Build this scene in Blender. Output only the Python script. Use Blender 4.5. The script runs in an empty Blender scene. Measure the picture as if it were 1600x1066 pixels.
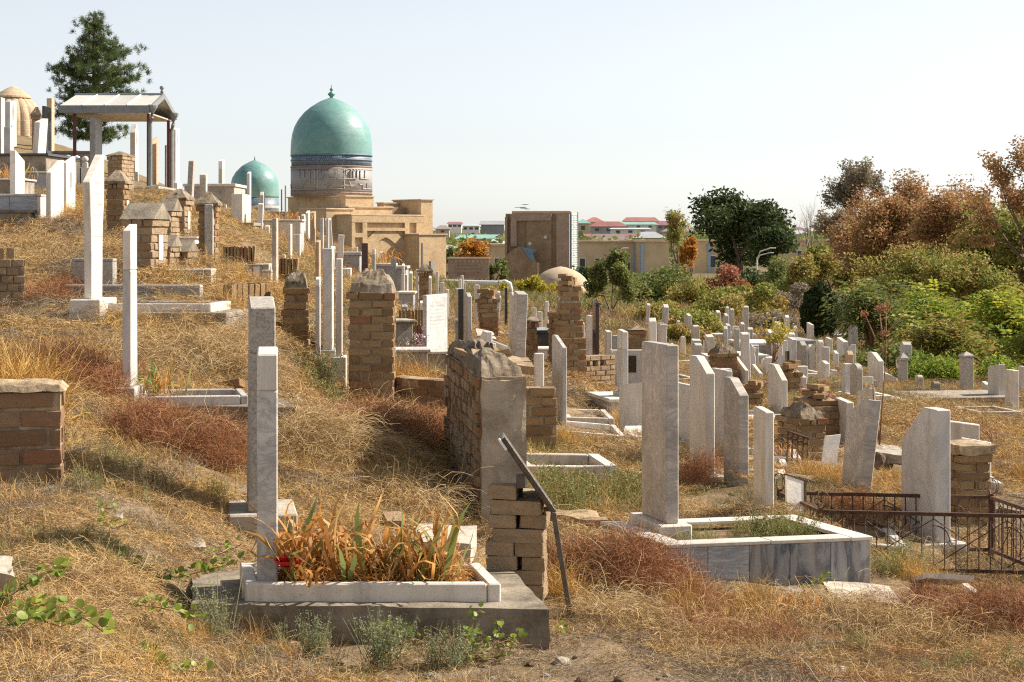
import bpy, bmesh, math, random
import numpy as np
from mathutils import Vector, Matrix, Euler, noise as mnoise

rnd = random.Random(7)
nr = np.random.default_rng(7)
scene = bpy.context.scene
COL = scene.collection
R = math.radians

# ---------------------------------------------------------------- camera, sky, sun, exposure
cam_d = bpy.data.cameras.new('camera')
cam = bpy.data.objects.new('camera', cam_d)
COL.objects.link(cam)
cam.location = (0, 0, 0)
cam.rotation_euler = (R(90), 0, 0)
cam_d.sensor_width = 36
cam_d.lens = 67.5
cam_d.shift_y = -0.1006
cam_d.clip_start = 0.1
cam_d.clip_end = 12000
scene.camera = cam

SUN_EL, SUN_BACK = 39.0, 17.0          # degrees above the horizon; degrees behind the plane of the picture, from the right
world = bpy.data.worlds.new('World')
scene.world = world
world.use_nodes = True
wn = world.node_tree.nodes
sky = wn.new('ShaderNodeTexSky')
sky.sky_type = 'NISHITA'
sky.sun_disc = False
sky.sun_elevation = R(SUN_EL)
sky.sun_rotation = R(90 - SUN_BACK)
sky.air_density = 0.8
sky.dust_density = 0.5
sky.ozone_density = 1.0
bg = wn['Background']
bg.inputs['Strength'].default_value = 0.086
hsv = wn.new('ShaderNodeHueSaturation')          # dusty autumn air: paler than a clean sky, everywhere alike
hsv.inputs['Saturation'].default_value = 0.32
world.node_tree.links.new(sky.outputs[0], hsv.inputs['Color'])
world.node_tree.links.new(hsv.outputs[0], bg.inputs['Color'])

sun_d = bpy.data.lights.new('sun', 'SUN')
sun_d.energy = 5.0
sun_d.angle = R(0.55)
sun_d.color = (1.0, 0.905, 0.77)
sun = bpy.data.objects.new('sun', sun_d)
COL.objects.link(sun)
sdir = Vector((math.cos(R(SUN_EL)) * math.cos(R(SUN_BACK)), math.cos(R(SUN_EL)) * math.sin(R(SUN_BACK)), math.sin(R(SUN_EL))))
sun.rotation_euler = (-sdir).to_track_quat('-Z', 'Y').to_euler()
sun.location = sdir * 60

scene.view_settings.view_transform = 'Standard'
scene.view_settings.look = 'None'
scene.view_settings.gamma = 1.0
scene.view_settings.exposure = 0.92
scene.view_settings.use_curve_mapping = False
scene.cycles.max_bounces = 4
scene.cycles.use_denoising = False      # keep the fine straw crisp
scene.cycles.filter_width = 1.2
scene.cycles.diffuse_bounces = 3
scene.cycles.glossy_bounces = 2
scene.cycles.transmission_bounces = 2
scene.cycles.transparent_max_bounces = 4
scene.cycles.diffuse_bounces = 3
scene.cycles.glossy_bounces = 2
scene.cycles.transmission_bounces = 2

# ---------------------------------------------------------------- measuring helpers
SC = 1 / 2400.0
KY = 1.25
def P(px, py, d):
    return Vector(((px - 800) * d * SC, KY * d, -(py - 372) * d * SC))
def L(n, d):
    return n * d * SC

# ---------------------------------------------------------------- material helpers
class NT:
    def __init__(self, name):
        self.m = bpy.data.materials.new(name)
        self.m.use_nodes = True
        self.t = self.m.node_tree
        self.b = self.t.nodes['Principled BSDF']
        self.cache = {}
    def n(self, typ, inp=None, **props):
        nd = self.t.nodes.new(typ)
        for k, v in props.items():
            setattr(nd, k, v)
        for k, v in (inp or {}).items():
            self.set(nd.inputs[k], v)
        return nd
    def set(self, sock, v):
        if isinstance(v, bpy.types.NodeSocket):
            self.t.links.new(v, sock)
        elif isinstance(v, bpy.types.Node):
            self.t.links.new(v.outputs[0], sock)
        else:
            sock.default_value = v
    def coord(self, scale=(1, 1, 1), rnd_off=True, out='Object', rot=(0, 0, 0)):
        tc = self.n('ShaderNodeTexCoord')
        src = tc.outputs[out]
        if rnd_off:
            oi = self.n('ShaderNodeObjectInfo')
            mu = self.n('ShaderNodeMath', {0: oi.outputs['Random'], 1: 37.0}, operation='MULTIPLY')
            va = self.n('ShaderNodeVectorMath', {0: src, 1: mu.outputs[0]}, operation='ADD')
            src = va.outputs[0]
        mp = self.n('ShaderNodeMapping', {'Vector': src, 'Scale': scale, 'Rotation': rot})
        return mp.outputs[0]
    def noise(self, vec, scale, detail=6, rough=0.6, dist=0.0):
        return self.n('ShaderNodeTexNoise', {'Vector': vec, 'Scale': scale, 'Detail': detail, 'Roughness': rough, 'Distortion': dist}).outputs['Fac']
    def ramp(self, fac, stops, interp='LINEAR'):
        nd = self.n('ShaderNodeValToRGB', {'Fac': fac})
        cr = nd.color_ramp
        cr.interpolation = interp
        while len(cr.elements) < len(stops):
            cr.elements.new(0.5)
        for e, (p, c) in zip(cr.elements, stops):
            e.position = p
            e.color = (*c, 1) if len(c) == 3 else c
        return nd.outputs['Color']
    def mix(self, fac, a, b, typ='MIX'):
        nd = self.n('ShaderNodeMix', data_type='RGBA', blend_type=typ)
        self.set(nd.inputs[0], fac)
        self.set(nd.inputs[6], a if not isinstance(a, tuple) else (*a, 1))
        self.set(nd.inputs[7], b if not isinstance(b, tuple) else (*b, 1))
        return nd.outputs[2]
    def math(self, op, a, b=0.0):
        return self.n('ShaderNodeMath', {0: a, 1: b}, operation=op).outputs[0]
    def bump(self, h, strength=0.3, dist=0.02):
        nd = self.n('ShaderNodeBump', {'Height': h, 'Strength': strength, 'Distance': dist})
        self.set(self.b.inputs['Normal'], nd.outputs[0])
    def fin(self, col, rough=0.7, spec=0.3, **kw):
        self.set(self.b.inputs['Base Color'], col if not isinstance(col, tuple) else (*col, 1))
        self.set(self.b.inputs['Roughness'], rough)
        self.set(self.b.inputs['Specular IOR Level'], spec)
        for k, v in kw.items():
            self.set(self.b.inputs[k], v)
        return self.m

MT = {}
def marble(name, light, dark, vs=2.2, amount=0.5, stretch=(1, 1, 1), rot=(0, 0.5, 0), rough=0.42, thin=0.5):
    t = NT(name)
    c = t.coord(stretch, rot=rot)
    a = t.noise(c, vs, 8, 0.62, 1.6)
    v = t.math('ABSOLUTE', t.math('SUBTRACT', a, 0.5))
    vein = t.ramp(v, [(0.0, (1, 1, 1)), (0.06 * thin * 2, (0.35, 0.35, 0.35)), (0.22, (0, 0, 0))])
    cl = t.noise(c, vs * 0.55, 5, 0.55, 0.7)
    cloud = t.ramp(cl, [(0.38, (0, 0, 0)), (0.68, (1, 1, 1))])
    f = t.math('MULTIPLY', t.math('ADD', t.math('MULTIPLY', vein, 0.7), t.math('MULTIPLY', cloud, 0.45)), amount)
    col = t.mix(f, light, dark)
    c2 = t.coord((1, 1, 1))
    g = t.noise(c2, 5.5, 6, 0.7)
    col = t.mix(t.ramp(g, [(0.52, (0, 0, 0)), (0.75, (0.28, 0.28, 0.28))]), col, (0.42, 0.33, 0.23))
    rs = t.noise(t.coord((14, 14, 0.9)), 1.0, 5, 0.6)
    col = t.mix(t.ramp(rs, [(0.50, (0, 0, 0)), (0.74, (0.55, 0.55, 0.55))]), col, (0.33, 0.28, 0.22))
    sp = t.noise(c2, 90, 2, 0.5)
    col = t.mix(t.ramp(sp, [(0.60, (0, 0, 0)), (0.72, (0.35, 0.35, 0.35))]), col, (0.30, 0.27, 0.24))
    oi = t.n('ShaderNodeObjectInfo')
    vary = t.math('ADD', t.math('MULTIPLY', oi.outputs['Random'], 0.22), 0.86)
    hs = t.n('ShaderNodeHueSaturation', {'Value': vary, 'Color': col})
    t.bump(t.noise(c2, 60, 4, 0.6), 0.12, 0.01)
    MT[name] = t.fin(hs.outputs[0], t.ramp(g, [(0.3, (rough,) * 3), (0.8, (min(1, rough + 0.3),) * 3)]), 0.4)

marble('marble', (0.71, 0.65, 0.565), (0.36, 0.34, 0.32), 2.0, 0.55, (1, 1, 0.45), (0.3, 0.5, 0))
marble('marble_white', (0.77, 0.72, 0.65), (0.47, 0.45, 0.42), 1.6, 0.40, (1, 1, 0.6))
marble('marble_grey', (0.60, 0.57, 0.53), (0.31, 0.31, 0.32), 2.6, 0.7, (1, 1, 0.5))
marble('marble_streak', (0.66, 0.585, 0.50), (0.30, 0.28, 0.26), 2.6, 0.95, (1, 3.6, 3.6), (R(38), 0, 0), thin=0.9)
marble('marble_lined', (0.62, 0.63, 0.63), (0.20, 0.22, 0.25), 3.2, 0.85, (1.0, 1.0, 6.0), (0, 0, 0))
marble('marble_dark', (0.46, 0.45, 0.43), (0.10, 0.11, 0.13), 1.5, 1.1, (3.6, 1, 0.5), (0, 0.15, 0))
marble('marble_fine', (0.68, 0.65, 0.60), (0.31, 0.305, 0.31), 5.0, 0.9, (1, 1, 1.4), (0.2, 0.9, 0.3))

def simple(name, col, rough=0.7, spec=0.3, var=0.12, ns=6.0, dirt=None, dirt_amt=0.4, bs=40, bst=0.25, metallic=0.0, rand=0.15):
    t = NT(name)
    c = t.coord()
    n1 = t.noise(c, ns, 7, 0.65)
    lo = tuple(x * (1 - 2.2 * var) for x in col)
    hi = tuple(min(1, x * (1 + 1.6 * var)) for x in col)
    k = t.ramp(n1, [(0.28, lo), (0.5, col), (0.74, hi)])
    if dirt:
        n2 = t.noise(c, ns * 0.45, 8, 0.72, 0.5)
        k = t.mix(t.ramp(n2, [(0.48, (0, 0, 0)), (0.66, (dirt_amt,) * 3)]), k, dirt)
    oi = t.n('ShaderNodeObjectInfo')
    vary = t.math('ADD', t.math('MULTIPLY', oi.outputs['Random'], rand * 2), 1 - rand)
    hs = t.n('ShaderNodeHueSaturation', {'Value': vary, 'Color': k})
    t.bump(t.noise(c, bs, 5, 0.65), bst, 0.01)
    MT[name] = t.fin(hs.outputs[0], rough, spec, Metallic=metallic)

simple('granite', (0.34, 0.31, 0.27), 0.75, 0.3, 0.25, 70, (0.62, 0.58, 0.52), 0.5, 80, 0.3)
simple('concrete', (0.31, 0.265, 0.21), 0.9, 0.2, 0.22, 7, (0.13, 0.105, 0.08), 0.6, 60, 0.6)
simple('concrete_dark', (0.25, 0.21, 0.16), 0.92, 0.2, 0.28, 6, (0.09, 0.07, 0.05), 0.65, 45, 0.8)
simple('concrete_pale', (0.47, 0.42, 0.35), 0.9, 0.2, 0.18, 8, (0.26, 0.21, 0.16), 0.5, 60, 0.5)
simple('stone_grey', (0.33, 0.33, 0.33), 0.7, 0.3, 0.14, 9, (0.22, 0.2, 0.18), 0.4)
simple('black_granite', (0.018, 0.017, 0.018), 0.12, 0.6, 0.2, 60, bst=0.02)
simple('maroon_granite', (0.06, 0.028, 0.03), 0.2, 0.5, 0.2, 60, bst=0.02)
simple('mortar', (0.34, 0.27, 0.19), 0.95, 0.1, 0.25, 14, (0.2, 0.15, 0.1), 0.5, 40, 0.9)
simple('mud', (0.33, 0.25, 0.165), 0.97, 0.1, 0.28, 9, (0.15, 0.11, 0.075), 0.6, 26, 1.0)
simple('mud_cap', (0.20, 0.155, 0.11), 0.97, 0.1, 0.34, 11, (0.36, 0.32, 0.25), 0.55, 22, 1.0)
simple('plaster', (0.37, 0.315, 0.24), 0.95, 0.1, 0.2, 5, (0.17, 0.135, 0.095), 0.7, 30, 0.9)
simple('rust', (0.075, 0.038, 0.022), 0.75, 0.4, 0.4, 30, (0.14, 0.06, 0.03), 0.5, 90, 0.4)
simple('rust_plate', (0.16, 0.085, 0.055), 0.7, 0.3, 0.25, 14, (0.10, 0.04, 0.02), 0.6, 60, 0.4)
simple('dark_metal', (0.10, 0.085, 0.07), 0.45, 0.5, 0.25, 20, (0.16, 0.09, 0.05), 0.4, metallic=0.4)
simple('white_paint', (0.72, 0.70, 0.66), 0.5, 0.4, 0.08, 10, (0.42, 0.32, 0.22), 0.3)
simple('tin', (0.52, 0.51, 0.47), 0.45, 0.4, 0.06, 4, (0.42, 0.40, 0.35), 0.3)
simple('grey_paint', (0.21, 0.22, 0.22), 0.5, 0.4, 0.10, 10)
simple('red_paint', (0.17, 0.045, 0.035), 0.55, 0.4, 0.15, 12)
simple('soil', (0.19, 0.135, 0.085), 0.98, 0.1, 0.3, 12, (0.3, 0.22, 0.13), 0.5, 18, 1.0)
simple('rock', (0.42, 0.37, 0.30), 0.92, 0.2, 0.2, 9, (0.24, 0.19, 0.14), 0.5, 22, 0.8)
simple('bark', (0.16, 0.115, 0.08), 0.95, 0.1, 0.3, 18, bs=30, bst=0.8)
simple('bark_pale', (0.30, 0.25, 0.20), 0.95, 0.1, 0.25, 18, bs=30, bst=0.6)
simple('twig', (0.26, 0.15, 0.09), 0.9, 0.1, 0.25, 30)
simple('roof_red', (0.30, 0.13, 0.12), 0.7, 0.3, 0.1, 0.3)
simple('roof_maroon', (0.24, 0.12, 0.13), 0.7, 0.3, 0.1, 0.3)
simple('roof_green', (0.22, 0.38, 0.33), 0.7, 0.3, 0.1, 0.3)
simple('roof_grey', (0.30, 0.31, 0.33), 0.7, 0.3, 0.1, 0.3)
simple('roof_blue', (0.38, 0.44, 0.48), 0.6, 0.3, 0.1, 0.3)
simple('roof_brown', (0.22, 0.18, 0.16), 0.8, 0.3, 0.1, 0.3)
simple('house_wall', (0.52, 0.45, 0.35), 0.9, 0.1, 0.1, 0.4)
simple('beige_wall', (0.54, 0.43, 0.28), 0.9, 0.1, 0.08, 0.7, (0.42, 0.33, 0.21), 0.4, rand=0.06)
simple('pane', (0.035, 0.04, 0.045), 0.1, 0.6, 0.1, 3)
simple('blue_paint', (0.24, 0.34, 0.47), 0.5, 0.3, 0.08, 5)
simple('blue_tile', (0.10, 0.22, 0.33), 0.35, 0.5, 0.2, 8)
simple('white_plastic', (0.75, 0.74, 0.72), 0.4, 0.4, 0.04, 5)
simple('petal_red', (0.55, 0.012, 0.018), 0.6, 0.3, 0.2, 20)
simple('petal_mixed', (0.50, 0.22, 0.38), 0.6, 0.3, 0.4, 30)
simple('black_cloth', (0.015, 0.014, 0.018), 0.85, 0.2, 0.2, 20)
simple('clay', (0.56, 0.44, 0.31), 0.95, 0.1, 0.12, 1.5, (0.42, 0.32, 0.22), 0.5, 12, 0.5)
simple('tan_slab', (0.48, 0.34, 0.22), 0.85, 0.2, 0.15, 9)

def brick_mat(name, stops, dirt=(0.2, 0.15, 0.1)):
    t = NT(name)
    oi = t.n('ShaderNodeObjectInfo')
    base = t.ramp(oi.outputs['Random'], stops)
    c = t.coord()
    n1 = t.noise(c, 1.6, 7, 0.7)
    k = t.mix(t.ramp(n1, [(0.35, (0.45,) * 3), (0.6, (0, 0, 0))]), base, dirt)
    n3 = t.noise(c, 3.0, 8, 0.75)
    k = t.mix(t.ramp(n3, [(0.56, (0, 0, 0)), (0.72, (0.5,) * 3)]), k, (0.46, 0.37, 0.27))
    t.bump(t.noise(c, 7, 6, 0.7), 0.7, 0.04)
    MT[name] = t.fin(k, 0.93, 0.12)
brick_mat('brick_tan', [(0.0, (0.27, 0.17, 0.085)), (0.3, (0.38, 0.245, 0.125)), (0.6, (0.44, 0.295, 0.155)), (0.85, (0.34, 0.205, 0.10)), (1.0, (0.38, 0.175, 0.09))])
brick_mat('brick_pale', [(0.0, (0.38, 0.27, 0.16)), (0.5, (0.44, 0.32, 0.20)), (0.8, (0.48, 0.35, 0.22)), (1.0, (0.36, 0.23, 0.13))])
brick_mat('brick_red', [(0.0, (0.23, 0.13, 0.078)), (0.4, (0.31, 0.185, 0.105)), (0.7, (0.36, 0.24, 0.14)), (1.0, (0.34, 0.16, 0.095))])

def brickwork(name, c1, c2, mort, s=(0.25, 0.07), dirt=0.35, rot=(R(90), 0, 0)):
    t = NT(name)
    tc = t.n('ShaderNodeTexCoord')
    # two projections blended by the normal so that every upright face shows courses
    sep = t.n('ShaderNodeSeparateXYZ', {0: tc.outputs['Object']})
    add = t.math('ADD', sep.outputs[0], sep.outputs[1])
    cmb = t.n('ShaderNodeCombineXYZ', {0: add, 1: sep.outputs[2], 2: 0.0})
    br = t.n('ShaderNodeTexBrick', {'Vector': cmb.outputs[0], 'Color1': (*c1, 1), 'Color2': (*c2, 1), 'Mortar': (*mort, 1), 'Scale': 1.0,
                                    'Mortar Size': 0.012, 'Mortar Smooth': 0.2, 'Bias': 0.0, 'Brick Width': s[0], 'Row Height': s[1]})
    c = t.coord(rnd_off=False)
    n = t.noise(c, 0.9, 8, 0.7)
    k = t.mix(t.ramp(n, [(0.42, (0, 0, 0)), (0.7, (dirt,) * 3)]), br.outputs['Color'], tuple(x * 0.6 for x in c1))
    n2 = t.noise(c, 5.0, 6, 0.7)
    k = t.mix(t.ramp(n2, [(0.50, (0, 0, 0)), (0.72, (0.5,) * 3)]), k, tuple(min(1, x * 1.3) for x in c2))
    n4 = t.noise(c, 2.6, 5, 0.8)
    k = t.mix(t.ramp(n4, [(0.30, (0.55,) * 3), (0.48, (0, 0, 0))]), k, tuple(x * 0.55 for x in c1))
    t.bump(t.math('SUBTRACT', n2, br.outputs['Fac']), 0.5, 0.02)
    MT[name] = t.fin(k, 0.93, 0.1)
brickwork('brickwork', (0.50, 0.345, 0.195), (0.60, 0.43, 0.255), (0.62, 0.49, 0.33), dirt=0.55)
brickwork('brickwork_dark', (0.30, 0.20, 0.12), (0.37, 0.25, 0.155), (0.38, 0.30, 0.20), dirt=0.75)
brickwork('brickwork_pink', (0.37, 0.26, 0.20), (0.44, 0.31, 0.23), (0.46, 0.36, 0.28))
brickwork('brickwork_pale', (0.46, 0.32, 0.20), (0.54, 0.40, 0.27), (0.50, 0.40, 0.29), (0.2, 0.08))

def tile_mat():
    t = NT('turquoise')
    tc = t.n('ShaderNodeTexCoord')
    sep = t.n('ShaderNodeSeparateXYZ', {0: tc.outputs['Object']})
    ang = t.math('ARCTAN2', sep.outputs[1], sep.outputs[0])
    cmb = t.n('ShaderNodeCombineXYZ', {0: t.math('MULTIPLY', ang, 3.4), 1: sep.outputs[2], 2: 0.0})
    br = t.n('ShaderNodeTexBrick', {'Vector': cmb.outputs[0], 'Color1': (0.085, 0.245, 0.24, 1), 'Color2': (0.13, 0.31, 0.295, 1), 'Mortar': (0.16, 0.26, 0.25, 1), 'Scale': 1.0,
                                    'Mortar Size': 0.008, 'Brick Width': 0.3, 'Row Height': 0.09})
    c = t.coord(rnd_off=False)
    n = t.noise(c, 0.5, 8, 0.7)
    k = t.mix(t.ramp(n, [(0.40, (0, 0, 0)), (0.68, (0.7,) * 3)]), br.outputs['Color'], (0.24, 0.38, 0.33))
    n2 = t.noise(c, 2.2, 6, 0.7)
    k = t.mix(t.ramp(n2, [(0.52, (0, 0, 0)), (0.70, (0.5,) * 3)]), k, (0.055, 0.21, 0.21))
    n3 = t.noise(c, 1.1, 3, 0.5)
    k = t.mix(t.ramp(n3, [(0.735, (0, 0, 0)), (0.75, (0.9,) * 3)]), k, (0.40, 0.30, 0.20))
    t.bump(t.math('ADD', n2, t.math('MULTIPLY', br.outputs['Fac'], 0.3)), 0.35, 0.05)
    MT['turquoise'] = t.fin(k, t.ramp(n2, [(0.3, (0.34,) * 3), (0.8, (0.55,) * 3)]), 0.5)
tile_mat()

def drum_mat(name, c1, c2, mort, w, h):
    t = NT(name)
    tc = t.n('ShaderNodeTexCoord')
    sep = t.n('ShaderNodeSeparateXYZ', {0: tc.outputs['Object']})
    ang = t.math('ARCTAN2', sep.outputs[1], sep.outputs[0])
    cmb = t.n('ShaderNodeCombineXYZ', {0: t.math('MULTIPLY', ang, 3.4), 1: sep.outputs[2], 2: 0.0})
    br = t.n('ShaderNodeTexBrick', {'Vector': cmb.outputs[0], 'Color1': (*c1, 1), 'Color2': (*c2, 1), 'Mortar': (*mort, 1), 'Scale': 1.0,
                                    'Mortar Size': 0.02, 'Brick Width': w, 'Row Height': h, 'Bias': 0.1})
    n2 = t.noise(t.coord(rnd_off=False), 2.5, 6, 0.7)
    k = t.mix(t.ramp(n2, [(0.45, (0, 0, 0)), (0.7, (0.5,) * 3)]), br.outputs['Color'], mort)
    MT[name] = t.fin(k, 0.5, 0.4)
drum_mat('drum_blue', (0.08, 0.14, 0.19), (0.20, 0.25, 0.30), (0.07, 0.10, 0.15), 0.16, 0.20)
drum_mat('drum_brick', (0.36, 0.28, 0.21), (0.27, 0.24, 0.22), (0.22, 0.24, 0.27), 0.26, 0.13)
simple('drum_red', (0.28, 0.18, 0.13), 0.6, 0.3, 0.3, 6)
simple('script_white', (0.38, 0.34, 0.29), 0.5, 0.4, 0.12, 3)
simple('script_dark', (0.13, 0.115, 0.12), 0.5, 0.4, 0.2, 3)

def ground_mat():
    t = NT('dry_ground')
    c = t.coord(rnd_off=False)
    big = t.noise(c, 0.55, 6, 0.6)
    mid = t.noise(c, 3.0, 8, 0.7)
    fine = t.noise(c, 38, 6, 0.75)
    st = t.noise(t.coord((30, 90, 30), rnd_off=False, rot=(0, 0, 0.6)), 1.0, 4, 0.6, 1.5)
    soil = t.ramp(fine, [(0.25, (0.18, 0.13, 0.08)), (0.5, (0.33, 0.25, 0.165)), (0.78, (0.48, 0.385, 0.27))])
    straw = t.ramp(st, [(0.3, (0.08, 0.055, 0.03)), (0.5, (0.18, 0.12, 0.06)), (0.72, (0.34, 0.24, 0.12))])  # darkened so that gaps in the straw cover read as shade
    k = t.mix(t.ramp(mid, [(0.36, (0, 0, 0)), (0.58, (0.85,) * 3)]), soil, straw)
    k = t.mix(t.ramp(big, [(0.53, (0, 0, 0)), (0.72, (0.38,) * 3)]), k, (0.15, 0.15, 0.06))
    red = t.noise(c, 0.9, 5, 0.6)
    k = t.mix(t.ramp(red, [(0.55, (0, 0, 0)), (0.75, (0.4,) * 3)]), k, (0.22, 0.10, 0.06))
    geo = t.n('ShaderNodeNewGeometry'); sy = t.n('ShaderNodeSeparateXYZ', {0: geo.outputs['Position']}).outputs[1]
    mr = t.n('ShaderNodeMapRange', {'Value': sy, 'From Min': 35.0, 'From Max': 75.0, 'To Min': 0.0, 'To Max': 0.8})
    scrub = t.ramp(t.noise(c, 0.35, 8, 0.75), [(0.3, (0.055, 0.06, 0.025)), (0.5, (0.13, 0.11, 0.055)), (0.7, (0.24, 0.18, 0.10))])
    k = t.mix(mr.outputs[0], k, scrub)
    t.bump(t.math('ADD', t.math('MULTIPLY', fine, 0.6), mid), 0.9, 0.04)
    MT['dry_ground'] = t.fin(k, 0.97, 0.08)
ground_mat()

def strand_mat(name, stops, trans=0.0, rough=0.75, spec=0.2):
    t = NT(name)
    oi = t.n('ShaderNodeObjectInfo')
    at = t.n('ShaderNodeAttribute', attribute_name='rv')
    f = t.math('FRACT', t.math('ADD', t.math('MULTIPLY', oi.outputs['Random'], 0.55), t.math('MULTIPLY', at.outputs['Fac'], 0.75)))
    k = t.ramp(f, stops)
    m = t.fin(k, rough, spec)
    if trans:
        tr = t.n('ShaderNodeBsdfTranslucent', {'Color': k})
        mx = t.n('ShaderNodeMixShader', {0: trans, 1: t.b.outputs[0], 2: tr.outputs[0]})
        out = t.t.nodes['Material Output']
        t.t.links.new(mx.outputs[0], out.inputs['Surface'])
    MT[name] = m
strand_mat('straw', [(0, (0.25, 0.15, 0.06)), (0.35, (0.44, 0.28, 0.11)), (0.65, (0.58, 0.41, 0.19)), (0.85, (0.38, 0.22, 0.085)), (1, (0.24, 0.16, 0.085))])
strand_mat('straw_gold', [(0, (0.44, 0.24, 0.06)), (0.4, (0.56, 0.34, 0.09)), (0.7, (0.62, 0.43, 0.16)), (1, (0.40, 0.19, 0.05))])
strand_mat('straw_pale', [(0, (0.36, 0.255, 0.125)), (0.5, (0.54, 0.40, 0.21)), (1, (0.30, 0.20, 0.10))])
strand_mat('straw_grey', [(0, (0.20, 0.155, 0.11)), (0.5, (0.31, 0.24, 0.16)), (1, (0.14, 0.11, 0.08))])
strand_mat('red_brush', [(0, (0.20, 0.085, 0.04)), (0.4, (0.33, 0.145, 0.065)), (0.75, (0.44, 0.22, 0.105)), (1, (0.13, 0.06, 0.035))])
strand_mat('green_weed', [(0, (0.10, 0.12, 0.035)), (0.35, (0.17, 0.19, 0.06)), (0.65, (0.27, 0.26, 0.10)), (0.85, (0.38, 0.31, 0.15)), (1, (0.12, 0.15, 0.05))], 0.3)
strand_mat('grey_weed', [(0, (0.17, 0.20, 0.10)), (0.5, (0.28, 0.30, 0.17)), (1, (0.20, 0.19, 0.10))], 0.35)
strand_mat('iris_dry', [(0, (0.26, 0.11, 0.035)), (0.2, (0.50, 0.22, 0.05)), (0.4, (0.60, 0.31, 0.08)), (0.6, (0.62, 0.42, 0.18)), (0.8, (0.34, 0.17, 0.065)), (1, (0.56, 0.26, 0.05))], 0.35)
strand_mat('iris_green', [(0, (0.14, 0.20, 0.07)), (0.6, (0.24, 0.29, 0.09)), (1, (0.40, 0.34, 0.10))], 0.35)
strand_mat('caper_leaf', [(0, (0.15, 0.22, 0.04)), (0.4, (0.28, 0.34, 0.06)), (0.7, (0.44, 0.40, 0.07)), (1, (0.55, 0.38, 0.05))], 0.35, 0.5, 0.3)

def leaf_mat(name, stops, trans=0.35):
    t = NT(name)
    at = t.n('ShaderNodeAttribute', attribute_name='rv')
    k = t.ramp(at.outputs['Fac'], stops)
    t.fin(k, 0.65, 0.2)
    tr = t.n('ShaderNodeBsdfTranslucent', {'Color': k})
    mx = t.n('ShaderNodeMixShader', {0: trans, 1: t.b.outputs[0], 2: tr.outputs[0]})
    t.t.links.new(mx.outputs[0], t.t.nodes['Material Output'].inputs['Surface'])
    MT[name] = t.m
leaf_mat('leaf_dark', [(0, (0.03, 0.05, 0.018)), (0.5, (0.055, 0.08, 0.025)), (0.85, (0.09, 0.12, 0.04)), (1, (0.20, 0.13, 0.06))], 0.25)
leaf_mat('leaf_pine', [(0, (0.05, 0.08, 0.03)), (0.5, (0.10, 0.14, 0.045)), (1, (0.18, 0.21, 0.075))], 0.2)
leaf_mat('leaf_thuja', [(0, (0.022, 0.036, 0.014)), (0.6, (0.045, 0.065, 0.02)), (1, (0.10, 0.12, 0.035))], 0.15)
leaf_mat('leaf_russet', [(0, (0.24, 0.12, 0.06)), (0.35, (0.38, 0.20, 0.095)), (0.6, (0.48, 0.28, 0.13)), (0.8, (0.34, 0.27, 0.09)), (1, (0.22, 0.24, 0.06))], 0.35)
leaf_mat('leaf_mixed', [(0, (0.11, 0.15, 0.035)), (0.3, (0.20, 0.23, 0.05)), (0.55, (0.36, 0.34, 0.08)), (0.75, (0.42, 0.27, 0.10)), (1, (0.30, 0.15, 0.07))], 0.35)
leaf_mat('leaf_ailanthus', [(0, (0.08, 0.14, 0.025)), (0.35, (0.17, 0.25, 0.035)), (0.65, (0.34, 0.36, 0.05)), (1, (0.55, 0.47, 0.05))], 0.45)
leaf_mat('leaf_yellow', [(0, (0.30, 0.29, 0.04)), (0.5, (0.45, 0.40, 0.05)), (1, (0.52, 0.34, 0.04))], 0.45)
leaf_mat('leaf_orange', [(0, (0.36, 0.13, 0.03)), (0.5, (0.50, 0.22, 0.04)), (1, (0.50, 0.34, 0.06))], 0.4)
leaf_mat('leaf_green', [(0, (0.08, 0.11, 0.03)), (0.5, (0.18, 0.21, 0.06)), (1, (0.31, 0.30, 0.10))], 0.35)
leaf_mat('leaf_grey', [(0, (0.20, 0.16, 0.12)), (0.5, (0.30, 0.25, 0.19)), (0.85, (0.34, 0.28, 0.17)), (1, (0.20, 0.20, 0.09))], 0.3)
leaf_mat('leaf_pinkred', [(0, (0.28, 0.09, 0.07)), (0.5, (0.40, 0.17, 0.11)), (1, (0.32, 0.22, 0.08))], 0.35)

# ---------------------------------------------------------------- object helpers
def mesh_obj(name, verts, faces, mat, parent=None, loc=(0, 0, 0), smooth=False, rv=None):
    me = bpy.data.meshes.new(name)
    me.from_pydata([tuple(v) for v in verts], [], [tuple(f) for f in faces])
    me.materials.append(MT[mat])
    if smooth:
        me.polygons.foreach_set('use_smooth', [True] * len(me.polygons))
    me.update()
    return link(name, me, parent, loc)
def np_mesh(name, verts, nper, mat, rv=None, smooth=False):
    """verts (n*nper,3): every nper verts make one face; rv one value per face"""
    me = bpy.data.meshes.new(name)
    n = len(verts)
    me.vertices.add(n)
    me.vertices.foreach_set('co', np.asarray(verts, dtype=np.float32).ravel())
    nf = n // nper
    me.loops.add(n)
    me.loops.foreach_set('vertex_index', np.arange(n, dtype=np.int32))
    me.polygons.add(nf)
    me.polygons.foreach_set('loop_start', np.arange(nf, dtype=np.int32) * nper)
    if rv is not None:
        a = me.attributes.new('rv', 'FLOAT', 'FACE')
        a.data.foreach_set('value', np.asarray(rv, dtype=np.float32))
    me.materials.append(MT[mat])
    me.update(calc_edges=True)
    return me
def link(name, me, parent=None, loc=(0, 0, 0)):
    o = bpy.data.objects.new(name, me)
    COL.objects.link(o)
    o.location = loc
    if parent is not None:
        o.parent = parent
    return o
def tag(o, label=None, cat=None, group=None, kind=None):
    if label: o['label'] = label
    if cat: o['category'] = cat
    if group: o['group'] = group
    if kind: o['kind'] = kind
    return o
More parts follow.
